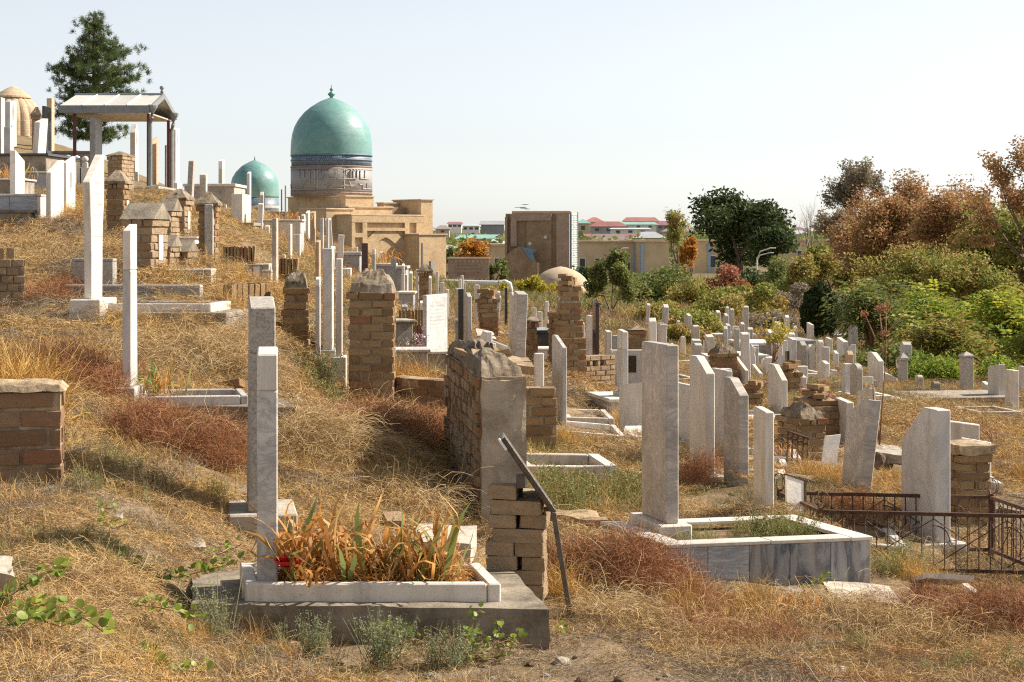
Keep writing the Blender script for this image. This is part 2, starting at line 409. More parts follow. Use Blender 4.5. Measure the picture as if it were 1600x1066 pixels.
def thing(name, label, cat, loc, yaw=0, group=None):
    o = bpy.data.objects.new(name, None)
    COL.objects.link(o)
    o.empty_display_size = 0.1
    o.location = loc
    o.rotation_euler = (0, 0, R(yaw))
    return tag(o, label, cat, group)
class MB:
    def __init__(self):
        self.v = []; self.f = []
    def box(self, x0, x1, y0, y1, z0, z1):
        i = len(self.v)
        self.v += [(x0, y0, z0), (x1, y0, z0), (x1, y1, z0), (x0, y1, z0), (x0, y0, z1), (x1, y0, z1), (x1, y1, z1), (x0, y1, z1)]
        self.f += [(i, i + 3, i + 2, i + 1), (i + 4, i + 5, i + 6, i + 7), (i, i + 1, i + 5, i + 4), (i + 1, i + 2, i + 6, i + 5), (i + 2, i + 3, i + 7, i + 6), (i + 3, i, i + 4, i + 7)]
        return self
    def hexa(self, bot, top):
        i = len(self.v)
        self.v += [tuple(p) for p in bot] + [tuple(p) for p in top]
        self.f += [(i, i + 3, i + 2, i + 1), (i + 4, i + 5, i + 6, i + 7), (i, i + 1, i + 5, i + 4), (i + 1, i + 2, i + 6, i + 5), (i + 2, i + 3, i + 7, i + 6), (i + 3, i, i + 4, i + 7)]
        return self
    def tube(self, pts, rads, n=6, cap=True):
        pts = [Vector(p) for p in pts]
        if not hasattr(rads, '__len__'): rads = [rads] * len(pts)
        base = len(self.v)
        for k, p in enumerate(pts):
            a = pts[max(0, k - 1)]; b = pts[min(len(pts) - 1, k + 1)]
            t = (b - a).normalized()
            u = t.cross(Vector((0, 0, 1)) if abs(t.z) < 0.9 else Vector((1, 0, 0))).normalized()
            w = t.cross(u)
            for j in range(n):
                an = 2 * math.pi * j / n
                self.v.append(tuple(p + (u * math.cos(an) + w * math.sin(an)) * rads[k]))
        for k in range(len(pts) - 1):
            for j in range(n):
                a = base + k * n + j; b = base + k * n + (j + 1) % n
                self.f.append((a, b, b + n, a + n))
        if cap:
            self.f.append(tuple(base + j for j in range(n))[::-1])
            self.f.append(tuple(base + (len(pts) - 1) * n + j for j in range(n)))
        return self
    def lathe(self, prof, n=16, c=(0, 0, 0)):
        base = len(self.v)
        for r, z in prof:
            for j in range(n):
                an = 2 * math.pi * j / n
                self.v.append((c[0] + r * math.cos(an), c[1] + r * math.sin(an), c[2] + z))
        for k in range(len(prof) - 1):
            for j in range(n):
                a = base + k * n + j; b = base + k * n + (j + 1) % n
                self.f.append((a, b, b + n, a + n))
        self.f.append(tuple(base + j for j in range(n))[::-1])
        self.f.append(tuple(base + (len(prof) - 1) * n + j for j in range(n)))
        return self
    def build(self, name, mat, parent=None, loc=(0, 0, 0), bevel=0.0, smooth=False, rough=0.0, seg=1, sub=0, seed=0):
        me = bpy.data.meshes.new(name)
        me.from_pydata(self.v, [], self.f)
        if bevel or rough or sub:
            bm = bmesh.new(); bm.from_mesh(me)
            if sub:
                bmesh.ops.subdivide_edges(bm, edges=bm.edges[:], cuts=sub, use_grid_fill=True)
            if bevel and not sub:
                bmesh.ops.bevel(bm, geom=bm.edges[:], offset=bevel, segments=seg, affect='EDGES', clamp_overlap=True)
            if rough:
                for v in bm.verts:
                    v.co += mnoise.noise_vector(v.co * (0.35 / max(rough, 1e-4)) * 0.6 + Vector((seed * 7.1, seed * 3.3, 1.7))) * rough
            bm.to_mesh(me); bm.free()
        me.materials.append(MT[mat])
        if smooth:
            me.polygons.foreach_set('use_smooth', [True] * len(me.polygons))
        me.update()
        return link(name, me, parent, loc)

# ---------------------------------------------------------------- the ground
ANCH = [(-600, 1000, 4), (0, 1066, 4.2), (430, 1066, 5.3), (860, 1066, 5.6), (1250, 1066, 5.8), (1600, 1066, 6.0), (2200, 1080, 6.2),
 (0, 1250, 3), (800, 1560, 3), (1600, 1620, 3), (-600, 1100, 3), (2200, 1640, 3),
 (300, 1000, 6.1), (580, 1026, 6.12), (860, 1034, 6.12), (0, 880, 6), (0, 960, 5.2), (0, 765, 7.3), (100, 768, 7.3), (200, 890, 6.2), (250, 958, 6.05), (330, 860, 7.3),
 (1250, 1000, 7), (1600, 1000, 7.2), (1000, 960, 7.2), (1060, 908, 8.4), (1363, 925, 8.6), (1200, 945, 8.2), (1300, 958, 8.05), (1120, 930, 8.3), (1600, 938, 8.9), (1480, 905, 9.4), (2200, 925, 9),
 (330, 800, 7.8), (400, 840, 7.8), (560, 800, 8.3), (700, 802, 9), (850, 835, 8.9), (940, 805, 9.8), (960, 756, 11.2), (820, 750, 11.2), (1120, 795, 10), (1150, 772, 10.6),
 (600, 690, 10.5), (450, 690, 10), (250, 690, 9.2), (300, 658, 10.3), (205, 630, 10.5), (60, 600, 10), (0, 560, 10.7), (-500, 520, 10.7),
 (450, 645, 12), (545, 645, 13.5), (700, 650, 13), (870, 712, 12.3), (980, 704, 13.3), (900, 674, 14.5), (870, 590, 18), (960, 645, 17), (1000, 622, 18.5),
 (1090, 735, 11.8), (1195, 790, 9.8), (1240, 722, 13), (1250, 716, 14), (1335, 768, 11.5), (1445, 842, 10.2), (1500, 830, 11), (1600, 780, 12), (2200, 780, 12),
 (1210, 652, 17), (1290, 642, 19), (1380, 652, 17), (1600, 662, 19), (1510, 617, 24), (1410, 612, 25), (1350, 600, 25), (1300, 547, 38), (1130, 527, 42),
 (1100, 562, 32), (1000, 500, 45), (1290, 522, 48), (1600, 600, 30), (1600, 560, 45), (1600, 520, 70), (2200, 560, 45), (1200, 470, 70), (1300, 480, 80),
 (900, 470, 75), (780, 502, 32), (830, 522, 28), (720, 548, 20), (690, 578, 17), (640, 577, 15.5), (650, 482, 30), (690, 462, 45), (620, 435, 35), (560, 402, 35), (720, 450, 70),
 (800, 450, 110), (1000, 440, 130), (700, 450, 120), (1200, 432, 140), (1600, 460, 120), (500, 444, 100), (300, 420, 100), (100, 300, 80), (0, 235, 60), (100, 252, 70), (-600, 200, 60),
 (0, 482, 14), (118, 503, 13.15), (250, 514, 13.15), (357, 524, 13.1), (150, 462, 14.3), (330, 462, 14.6), (420, 548, 13), (250, 432, 15), (330, 418, 16.5), (430, 452, 17), (465, 542, 14.5), (530, 582, 14.3), (500, 505, 16), (480, 432, 21),
 (600, 522, 18), (620, 492, 20), (-500, 440, 14), (60, 358, 20), (130, 352, 20), (180, 378, 19), (300, 372, 20), (380, 352, 24), (330, 332, 28), (440, 388, 25), (480, 398, 26), (530, 402, 30),
 (0, 300, 28), (100, 302, 28), (0, 238, 38), (60, 242, 38), (150, 297, 36), (250, 296, 37), (300, 312, 36), (350, 327, 33), (440, 352, 32), (500, 382, 33), (-600, 190, 38),
 (0, 205, 48), (100, 228, 50), (200, 267, 55), (280, 302, 50), (380, 332, 50),
 (800, 425, 220), (1600, 425, 220), (0, 425, 220), (1200, 420, 220), (400, 425, 220), (-600, 400, 220), (2200, 430, 220),
 (800, 378, 600), (1600, 378, 600), (0, 378, 600), (400, 378, 600), (1200, 378, 600), (800, 362, 1200), (1600, 362, 1200), (0, 362, 1200), (-600, 362, 1200), (2200, 362, 1200), (800, 364, 4000), (0, 364, 4000), (1600, 364, 4000)]
A_uv = np.array([((a[0] - 800) / 350.0, 2.2 * math.log(a[2])) for a in ANCH])
A_z = np.array([-(a[1] - 372) * a[2] * SC for a in ANCH])
def _phi(r2):
    return 0.5 * r2 * np.log(r2 + 1e-9)
_n = len(ANCH)
_K = _phi(((A_uv[:, None, :] - A_uv[None, :, :]) ** 2).sum(-1)) + np.eye(_n) * 0.02
_Pm = np.hstack([np.ones((_n, 1)), A_uv])
_W = np.linalg.solve(np.vstack([np.hstack([_K, _Pm]), np.hstack([_Pm.T, np.zeros((3, 3))])]), np.concatenate([A_z, np.zeros(3)]))
def fbm(x, y, s, seed):
    rg = np.random.default_rng(seed)
    out = 0
    for k in range(9):
        a = rg.uniform(0, 2 * math.pi); f = s * rg.uniform(0.5, 2.2); ph = rg.uniform(0, 6.28)
        out = out + np.sin((x * math.cos(a) + y * math.sin(a)) * f + ph) / (f / s)
    return out / 5.0
def HZ(X, Y):
    X = np.atleast_1d(np.asarray(X, float)); Y = np.atleast_1d(np.asarray(Y, float))
    d = np.clip(Y / KY, 3.0, 5000)
    px = np.clip(800 + X / (d * SC), -900, 2500)
    uv = np.stack([(px - 800) / 350.0, 2.2 * np.log(d)], -1)
    z = np.zeros(len(X))
    for i in range(0, len(X), 20000):
        q = uv[i:i + 20000]
        z[i:i + 20000] = _phi(((q[:, None, :] - A_uv[None]) ** 2).sum(-1)) @ _W[:_n] + _W[_n] + q @ _W[_n + 1:]
    amp = np.clip(d / 8.0, 0.5, 2.5)
    near = np.clip((60 - d) / 30, 0, 1)
    z = z + 0.022 * amp * fbm(X, Y, 3.2, 5) + (0.030 * fbm(X, Y, 8.5, 6) + 0.016 * fbm(X, Y, 19, 8)) * near
    return z
def hz(x, y):
    return float(HZ([x], [y])[0])

def build_ground():
    pxs = np.concatenate([np.linspace(-4500, -250, 40), np.linspace(-200, 1800, 430), np.linspace(1850, 6100, 40)])
    ds = np.concatenate([[2.0, 3.0], np.exp(np.linspace(math.log(3.4), math.log(30), 270)), np.exp(np.linspace(math.log(31), math.log(5000), 90))])
    PX, D = np.meshgrid(pxs, ds)
    X = (PX - 800) * D * SC; Y = D * KY
    Z = HZ(X.ravel(), Y.ravel()).reshape(X.shape)
    xb = X[0]; 
    Xb = np.stack([xb * 12, xb * 5]); Yb = np.stack([np.full_like(xb, -40.0), np.full_like(xb, -3.0)]); Zb = np.stack([Z[0], Z[0]])
    X = np.vstack([Xb, X]); Y = np.vstack([Yb, Y]); Z = np.vstack([Zb, Z])
    nr_, nc = X.shape
    V = np.stack([X, Y, Z], -1).reshape(-1, 3)
    idx = np.arange(nr_ * nc).reshape(nr_, nc)
    Fq = np.stack([idx[:-1, :-1], idx[:-1, 1:], idx[1:, 1:], idx[1:, :-1]], -1).reshape(-1, 4)
    me = bpy.data.meshes.new('ground')
    me.vertices.add(len(V)); me.vertices.foreach_set('co', V.astype(np.float32).ravel())
    me.loops.add(Fq.size); me.loops.foreach_set('vertex_index', Fq.astype(np.int32).ravel())
    me.polygons.add(len(Fq)); me.polygons.foreach_set('loop_start', np.arange(len(Fq), dtype=np.int32) * 4)
    me.polygons.foreach_set('use_smooth', np.ones(len(Fq), dtype=bool))
    me.materials.append(MT['dry_ground'])
    me.update(calc_edges=True)
    o = link('ground', me)
    tag(o, 'dry grassy hillside sloping down from left to right', None, None, 'structure')
build_ground()
FOOT = []     # footprints (origin, side a, side b) kept free of grass
# ---------------------------------------------------------------- gravestones
def outline(kind, w, h, c, f):
    a, b = -w / 2, w / 2          # a = the end nearer the camera
    if kind == 'flat':  return [(a, 0), (b, 0), (b, h), (a, h)]
    if kind == 'front': return [(a, 0), (b, 0), (b, h), (a + f * w, h), (a, h - c)] if f < 0.97 else [(a, 0), (b, 0), (b, h), (a, h - c)]
    if kind == 'back':  return [(a, 0), (b, 0), (b, h - c), (b - f * w, h), (a, h)] if f < 0.97 else [(a, 0), (b, 0), (b, h - c), (a, h)]
    if kind == 'point': return [(a, 0), (b, 0), (b, h - c), (0, h), (a, h - c)]
    if kind == 'twin':  return [(a, 0), (b, 0), (b, h - c), (b - 0.25 * w, h), (a + 0.25 * w, h), (a, h - c)]
    if kind == 'round': return [(a, 0), (b, 0)] + [(math.cos(q) * b, h - c + math.sin(q) * c) for q in np.linspace(0, math.pi, 9)]
    if kind == 'carved': return [(a, 0), (b, 0), (b, h * 0.62), (b * 0.72, h * 0.70), (b * 0.95, h * 0.78), (b * 0.85, h * 0.88), (b * 0.25, h * 0.93), (0, h), (a * 0.25, h * 0.93), (a * 0.85, h * 0.88), (a * 0.95, h * 0.78), (a * 0.72, h * 0.70), (a, h * 0.62)]
    if kind == 'flare': return [(a * 0.72, 0), (b * 0.72, 0), (b * 0.78, h * 0.45), (b, h * 0.72), (b, h), (a + f * w, h), (a, h - c), (a * 0.78, h * 0.45)]
def slab_mesh(name, pts, t, mat, taper=1.0, bev=0.005, drop=0.2):
    me = bpy.data.meshes.new(name)
    bm = bmesh.new()
    H = max(p[1] for p in pts)
    pts = [(y, z if z > 0 else -drop) for y, z in pts]
    def sc(z): return 1 + (taper - 1) * max(0, z) / H
    lo = [bm.verts.new((-t / 2 * sc(z), y * sc(z), z)) for y, z in pts]
    hi = [bm.verts.new((t / 2 * sc(z), y * sc(z), z)) for y, z in pts]
    n = len(pts)
    bm.faces.new(lo[::-1]); bm.faces.new(hi)
    for i in range(n):
        j = (i + 1) % n
        bm.faces.new((lo[i], lo[j], hi[j], hi[i]))
    bmesh.ops.recalc_face_normals(bm, faces=bm.faces[:])
    if bev:
        bmesh.ops.bevel(bm, geom=bm.edges[:], offset=min(bev, t * 0.12), segments=1, affect='EDGES', clamp_overlap=True)
    bm.to_mesh(me); bm.free()
    me.materials.append(MT[mat])
    me.update()
    return me
def stela(label, cx, top, base, d, tpx, w, yaw=8, kind='flat', cut=0, f=0.5, mat='marble', plinth=None, portrait=None, head=None,
          lean=(0, 0), taper=1.0, group=None, pmat=None, cap=None, text=False):
    b = P(cx, base, d)
    g = hz(b.x, b.y)
    drop = max(0.12, b.z - g + 0.12)
    h = L(base - top, d)
    t = L(tpx, d)
    c = L(cut, d)
    FOOT.append((b, yaw, t / 2 + 0.02, w / 2 + 0.02))
    multi = plinth or portrait or head or cap or text
    hs = h - (L(head, d) if head else 0)
    pts = outline(kind, w, hs if head else h, c if not head else 0, f)
    if head: pts = outline('flat', w, hs, 0, 0)
    me = slab_mesh('slab' if multi else 'gravestone', pts, t, mat, taper, 0.006, drop if not plinth else 0.0)
    if not multi:
        o = link('gravestone', me, None, b)
        o.rotation_euler = (R(lean[1]), R(lean[0]), R(yaw))
        return tag(o, label, 'gravestone', group)
    r = thing('gravestone', label, 'gravestone', b, yaw, group)
    r.rotation_euler = (R(lean[1]), R(lean[0]), R(yaw))
    link('slab', me, r)
    if head:
        pts = outline(kind, w * taper, L(head, d), c, f)
        o = link('polished_head', slab_mesh('polished_head', pts, t * taper * 0.995, 'marble_white' if mat != 'granite' else 'granite', 1.0, 0.006, 0.0), r, (0, 0, hs + 0.001))
    if plinth:
        ex, ey, hp = plinth
        MB().box(-t / 2 - ex, t / 2 + ex, -w / 2 - ey, w / 2 + ey, -hp - (max(0, (b.z - hp) - g) + 0.1), -0.001).build('plinth', pmat or mat, r, bevel=0.008)
    if portrait:        # oval photograph on the broad right-hand face
        zc, pw, ph = portrait
        mb = MB(); n = 16
        mb.v = [(t / 2 + 0.004, math.cos(2 * math.pi * k / n) * pw, h * zc + math.sin(2 * math.pi * k / n) * ph) for k in range(n)] + [(t / 2 - 0.01, math.cos(2 * math.pi * k / n) * pw, h * zc + math.sin(2 * math.pi * k / n) * ph) for k in range(n)]
        mb.f = [tuple(range(n))] + [(k, k + n, (k + 1) % n + n, (k + 1) % n) for k in range(n)]
        mb.build('portrait', 'stone_grey', r)
    if text:            # rows of worn cut lettering on the broad right-hand face
        rr = random.Random(int(cx))
        for k in range(int(text)):
            z = h * (0.80 - 0.45 * k / max(1, text))
            l = rr.uniform(0.28, 0.36)
            MB().box(t / 2 - 0.004, t / 2 + 0.0025, -w * l, w * l, z, z + 0.016).build('inscription_line', 'marble_grey', r)
    if cap:
        ch, ce = cap
        mb = MB()
        mb.box(-t / 2 - ce, t / 2 + ce, -w / 2 - ce, w / 2 + ce, h + 0.001, h + ch * 0.4)
        i = len(mb.v); e = ce * 0.4
        mb.v += [(-t / 2 - e, -w / 2 - e, h + ch * 0.4 + 0.001), (t / 2 + e, -w / 2 - e, h + ch * 0.4 + 0.001), (t / 2 + e, w / 2 + e, h + ch * 0.4 + 0.001), (-t / 2 - e, w / 2 + e, h + ch * 0.4 + 0.001), (0, 0, h + ch * 1.3)]
        mb.f += [(i, i + 1, i + 4), (i + 1, i + 2, i + 4), (i + 2, i + 3, i + 4), (i + 3, i, i + 4), (i, i + 3, i + 2, i + 1)]
        mb.build('cap', mat, r)
    return r

# ---- nearest stones
stela('marble gravestone with grey lower half beside the red flower', 418, 545, 905, 6.60, 32, 0.30, 7, 'front', 6, 0.9, 'marble_fine', plinth=(0.062, 0.05, 0.085), head=62, pmat='marble')
stela('speckled mossy terrazzo gravestone behind the marble one with the red flower', 409, 465, 792, 7.95, 44, 0.40, 9, 'front', 14, 0.9, 'granite', plinth=(0.10, 0.09, 0.16), head=84, taper=0.90, pmat='concrete_pale')
stela('slim marble post gravestone standing alone on the upper left grass', 203, 350, 602, 10.5, 14, 0.30, 3, 'front', 10, 1.0, 'marble_grey', plinth=(0.034, 0.05, 0.13), head=72, taper=0.93)
stela('tall flared marble gravestone with long sloping top on left terrace', 146, 240, 466, 13.4, 12, 0.62, 1, 'flare', 46, 0.85, 'marble', plinth=(0.10, 0.06, 0.06), text=6)
stela('marble gravestone with diagonal streaks on the large veined grave table', 1031, 536, 810, 8.95, 20, 0.44, 15, 'flat', 0, 0.5, 'marble_streak', plinth=(0.06, 0.06, 0.11), pmat='marble')
stela('tall marble gravestone with chamfered top right of the streaked one', 1097, 557, 738, 11.3, 15, 0.34, 15, 'front', 24, 0.62, 'marble', plinth=(0.06, 0.06, 0.07))
stela('low wide grey marble gravestone half hidden behind the streaked one', 1071, 600, 700, 13.6, 10, 0.45, 15, 'flat', 0, 0.5, 'marble_grey')
stela('narrow grey gravestone squeezed between two chamfered marble ones', 1127, 577, 738, 12.4, 10, 0.36, 15, 'flat', 0, 0.5, 'marble_grey', plinth=(0.03, 0.05, 0.07), pmat='stone_grey')
stela('brown veined marble gravestone with chamfered top and lichen at its foot', 1150, 591, 766, 10.9, 16, 0.30, 15, 'front', 24, 0.62, 'marble_streak', plinth=(0.14, 0.10, 0.05), pmat='marble')
stela('plain marble post gravestone behind the end of the veined grave table', 1193, 637, 804, 9.75, 15, 0.20, 15, 'front', 5, 0.8, 'marble')
stela('broad swirled grey marble gravestone behind the rusty fence', 1446, 635, 838, 10.2, 24, 0.54, 13, 'back', 58, 0.62, 'marble_grey', plinth=(0.10, 0.04, 0.05), pmat='marble')
stela('tall marble gravestone leaning right with slanted top beside white tin board', 1337, 621, 768, 11.4, 20, 0.34, 12, 'back', 26, 1.0, 'marble_streak', lean=(6, 0), taper=1.12)
stela('pale gravestone post just left of the leaning slanted one', 1319, 623, 735, 14.4, 12, 0.30, 12, 'front', 4, 1.0, 'marble')
stela('pale gravestone right behind the leaning slanted one', 1353, 604, 690, 16, 10, 0.34, 12, 'back', 10, 1.0, 'marble')
stela('low marble gravestone with sloping top behind the swirled grey one', 1494, 655, 730, 13.6, 20, 0.40, 78, 'front', 8, 1.0, 'marble')
stela('low wide marble gravestone right of the brick pillar behind fence', 1525, 684, 748, 12.6, 9, 0.24, 78, 'front', 7, 1.0, 'marble_white')
stela('chamfered marble gravestone standing on a grey box left of brick stub', 1215, 570, 652, 17, 10, 0.42, 13, 'front', 22, 0.6, 'marble', plinth=(0.12, 0.1, 0.05))

# ---- centre, behind the brick pillar and plastered wall
stela('slender marble gravestone with pale top nearest the mud capped brick pillar', 497, 433, 548, 14.5, 7, 0.16, 3, 'front', 3, 1, 'marble_grey', head=14)
stela('broad tall white marble gravestone left of the tall brick pillar', 513, 388, 545, 14.9, 15, 0.34, 3, 'flat', 0, 1, 'marble_grey', portrait=(0.83, 0.05, 0.07), plinth=(0.03, 0.03, 0.04))
stela('slim marble gravestone on cube plinth against the tall brick pillar', 530, 404, 556, 14.1, 10, 0.22, 4, 'flat', 0, 1, 'marble', plinth=(0.04, 0.04, 0.13))
stela('white marble gravestone facing right beside wreath of flowers', 680, 460, 548, 16.8, 7, 0.66, -18, 'flat', 0, 1, 'marble_fine', text=7)
stela('glossy black gravestone post rising behind the crumbling plastered wall', 718, 451, 570, 14.8, 9, 0.30, 7, 'flat', 0, 1, 'black_granite')
stela('pointed grey gravestone right of the glossy black post', 731, 457, 528, 18, 7, 0.26, 10, 'point', 6, 1, 'marble_grey')
stela('tall weathered marble gravestone widening upward in the middle of the picture', 810, 455, 566, 18, 15, 0.24, 10, 'front', 4, 1, 'marble_streak', taper=1.12, lean=(2, 0))
stela('thin marble gravestone close behind the tall weathered one', 801, 457, 540, 19.2, 7, 0.24, 10, 'twin', 4, 1, 'marble')
stela('small black post left of the tall weathered gravestone', 790, 449, 492, 27, 4, 0.16, 8, 'flat', 0, 1, 'black_granite')
stela('stub of white marble gravestone behind the plastered wall', 760, 536, 574, 14.4, 24, 0.18, 14, 'flat', 0, 1, 'marble')
stela('leaning white marble wedge above the marble stub', 757, 517, 560, 15.2, 10, 0.4, 14, 'back', 22, 0.6, 'marble_white')
stela('small pointed white gravestone in front of the brick tower', 842, 552, 590, 15.8, 14, 0.10, 8, 'flat', 0, 1, 'marble_white')
stela('tall marble gravestone with chamfered top right of brick wall stub', 874, 525, 660, 14.6, 7, 0.50, 10, 'front', 16, 0.8, 'marble_grey')
stela('two-toned gravestone post with cube plinth in front of the grey tablet', 973, 515, 611, 16.5, 9, 0.20, 14, 'front', 3, 1, 'marble_grey', plinth=(0.04, 0.04, 0.07), head=30)
stela('small slanted white gravestone in front of the tablet with the portrait', 995, 592, 660, 15, 10, 0.40, 48, 'back', 12, 1, 'marble')
stela('white gravestone post just right of the brick tower', 921, 493, 558, 21, 6, 0.2, 10, 'flat', 0, 1, 'marble')
stela('dark maroon gravestone post with white cap right of brick tower', 931, 477, 558, 20.5, 6, 0.2, 10, 'flat', 0, 1, 'maroon_granite', cap=(0.07, 0.0))
stela('square white gravestone post between maroon post and grey tablet', 950, 516, 560, 22, 8, 0.15, 10, 'front', 2, 1, 'marble')
stela('low squat gravestone behind the square white post', 961, 524, 552, 25, 10, 0.10, 10, 'flat', 0, 1, 'stone_grey')
stela('thin white gravestone half behind the brick tower', 909, 500, 536, 26, 4, 0.3, 10, 'front', 5, 1, 'marble')
stela('white gravestone behind the black polished tomb, left one of the tall pair', 843, 487, 518, 25.5, 7, 0.1, 10, 'flat', 0, 1, 'marble')
stela('tallest thin white gravestone behind the black polished tomb', 854, 471, 518, 26, 4.5, 0.1, 10, 'flat', 0, 1, 'marble_white')
stela('grey pointed gravestone behind the black polished tomb', 863, 488, 517, 26.5, 6, 0.1, 10, 'point', 4, 1, 'stone_grey')
stela('short white gravestone left of those behind the black tomb', 835, 481, 500, 29, 5, 0.1, 10, 'flat', 0, 1, 'marble')
stela('thin white gravestone above the black post, front one of two', 719, 436, 470, 27, 3.5, 0.1, 10, 'flat', 0, 1, 'marble_white')
stela('thin white gravestone above the black post, rear one of two', 722, 430, 468, 29, 3.5, 0.1, 10, 'flat', 0, 1, 'marble')
stela('pale gravestone left of the crooked brick stub below the white pipe', 745, 445, 480, 28, 7, 0.12, 10, 'flat', 0, 1, 'marble')
stela('small bright gravestone right above the crooked brick stub', 752, 456, 474, 28, 4, 0.1, 10, 'front', 3, 1, 'marble_white')
stela('grey gravestone below the arched portal, left of the thin one', 615, 403, 450, 25, 8, 0.1, 4, 'flat', 0, 1, 'stone_grey')
stela('thin bright gravestone below the right edge of the arched portal', 630, 412, 458, 25, 4, 0.15, 2, 'front', 3, 1, 'marble_white')
stela('dark brown polished gravestone post on the tomb under the portal', 570, 380, 420, 27, 10, 0.12, 4, 'flat', 0, 1, 'maroon_granite')
stela('dark gravestone with white top right of the brown polished post', 584, 389, 420, 26, 5, 0.15, 2, 'flat', 0, 1, 'stone_grey', head=9)
stela('thin gravestone against the pointed brick pillar below mausoleum', 652, 421, 458, 24.3, 5, 0.1, 4, 'flat', 0, 1, 'marble')
stela('thin gravestone right of the pointed brick pillar below mausoleum', 672, 431, 465, 23.5, 4, 0.1, 4, 'front', 3, 1, 'marble_white')
stela('short pale gravestone at the foot of the mausoleum wall', 691, 441, 478, 25, 6, 0.1, 4, 'flat', 0, 1, 'marble')
# ---- upper left hillside
stela('white marble gravestone with chamfered top on the veined marble tomb', 86, 249, 310, 20.5, 8, 0.72, 0, 'front', 22, 0.9, 'marble_white')
stela('white marble gravestone with sloping top left of the veined marble tomb', 27, 236, 300, 22, 9, 0.5, 0, 'back', 14, 1.0, 'marble_white')
stela('narrow white gravestone with oval photo left of flared gravestone', 108, 243, 328, 22, 6, 0.55, 0, 'front', 12, 1.0, 'marble_white', portrait=(0.55, 0.09, 0.13), plinth=(0.02, 0.02, 0.05))
stela('tilted white gravestone in front of the ribbed brick dome', 61, 184, 240, 34, 9, 0.55, -4, 'front', 8, 1.0, 'marble_white', lean=(4, 0), text=4)
stela('low grey gravestone at left edge below the ribbed brick dome', 14, 199, 240, 32, 10, 0.3, 0, 'flat', 0, 1, 'marble_grey')
stela('tall white gravestone cut by the left edge of the picture', 1, 153, 240, 33, 8, 0.3, 0, 'flat', 0, 1, 'marble')
stela('white gravestone with small photo against the ribbed brick dome', 17, 156, 212, 40, 8, 0.65, 0, 'front', 4, 1, 'marble_white', portrait=(0.65, 0.12, 0.2))
stela('glossy black and white gravestone right of ribbed brick dome', 73, 167, 236, 36, 5, 0.6, 0, 'flat', 0, 1, 'black_granite', plinth=(0.05, 0.05, 0.06), head=None)
stela('tan stone gravestone post behind the black and white one', 79, 154, 232, 41, 8, 0.3, 0, 'flat', 0, 1, 'tan_slab')
stela('tall dark gravestone standing under the tin roofed canopy', 150, 186, 297, 37, 9, 0.75, 0, 'flat', 0, 1, 'stone_grey')
stela('white pointed gravestone with photo left of canopy drainpipes', 210, 194, 290, 40, 8, 0.45, 0, 'point', 14, 1, 'marble_white', portrait=(0.77, 0.07, 0.22), plinth=(0.12, 0.05, 0.2))
stela('tan edged white gravestone between the two canopy drainpipes', 240, 213, 288, 41, 6, 0.85, 0, 'front', 10, 1, 'tan_slab')
stela('dark grey gravestone just right of the canopy drainpipes', 263, 228, 290, 40, 3, 0.75, 0, 'flat', 0, 1, 'stone_grey')
stela('tall white gravestone with photo right of the canopy', 274, 200, 286, 41, 7, 0.55, 0, 'front', 3, 1, 'marble_white', portrait=(0.82, 0.07, 0.2), plinth=(0.05, 0.05, 0.06))
stela('grey gravestone with dark top leaning right below the canopy tombs', 297, 250, 312, 26, 8, 0.2, 0, 'front', 2, 1, 'granite', lean=(3, 0))
stela('plain square post gravestone right of the leaning dark topped one', 318, 271, 318, 25, 10, 0.15, 0, 'front', 2, 1, 'concrete_pale')
stela('gravestone with paler top on the tomb left of the small dome', 346, 249, 290, 33, 6, 0.3, 0, 'front', 3, 1, 'marble', head=16)
stela('thin white gravestone overlapping the small turquoise dome', 389, 268, 312, 30, 5, 0.2, 0, 'front', 3, 1, 'marble_white')
stela('broad marble gravestone block with bright right side below the small dome', 377, 304, 352, 24, 17, 0.95, 0, 'flat', 0, 1, 'marble')
stela('weathered concrete post gravestone standing alone on the bare slope', 430, 341, 448, 17, 7, 0.16, 0, 'flat', 0, 1, 'concrete_pale')
stela('thin marble gravestone right of the weathered concrete post', 453, 350, 410, 22, 5, 0.2, 0, 'flat', 0, 1, 'marble')
stela('low white gravestone slab right of the thin marble one', 464, 366, 395, 23, 11, 0.1, 0, 'flat', 0, 1, 'marble_white')
stela('rounded marble gravestone left of the tan one below mausoleum', 474, 335, 376, 31, 5, 0.2, 0, 'round', 3, 1, 'marble')
stela('bright white gravestone between the rounded and the tan ones', 481, 329, 375, 30, 5, 0.3, 0, 'front', 4, 1, 'marble_white')
stela('tan gravestone left of the slim grey pair below mausoleum', 489, 330, 392, 28, 7, 0.25, 0, 'front', 3, 1, 'tan_slab')
stela('slim grey gravestone left of the pair under the mausoleum corner', 503, 341, 405, 24, 5, 0.1, 0, 'flat', 0, 1, 'marble_grey')
stela('slim grey gravestone right of the pair under the mausoleum corner', 512, 341, 390, 28, 4, 0.1, 0, 'flat', 0, 1, 'marble_grey')
stela('slim tan gravestone in line above the slender pale topped one', 497, 375, 452, 20, 6, 0.2, 0, 'front', 3, 1, 'tan_slab')
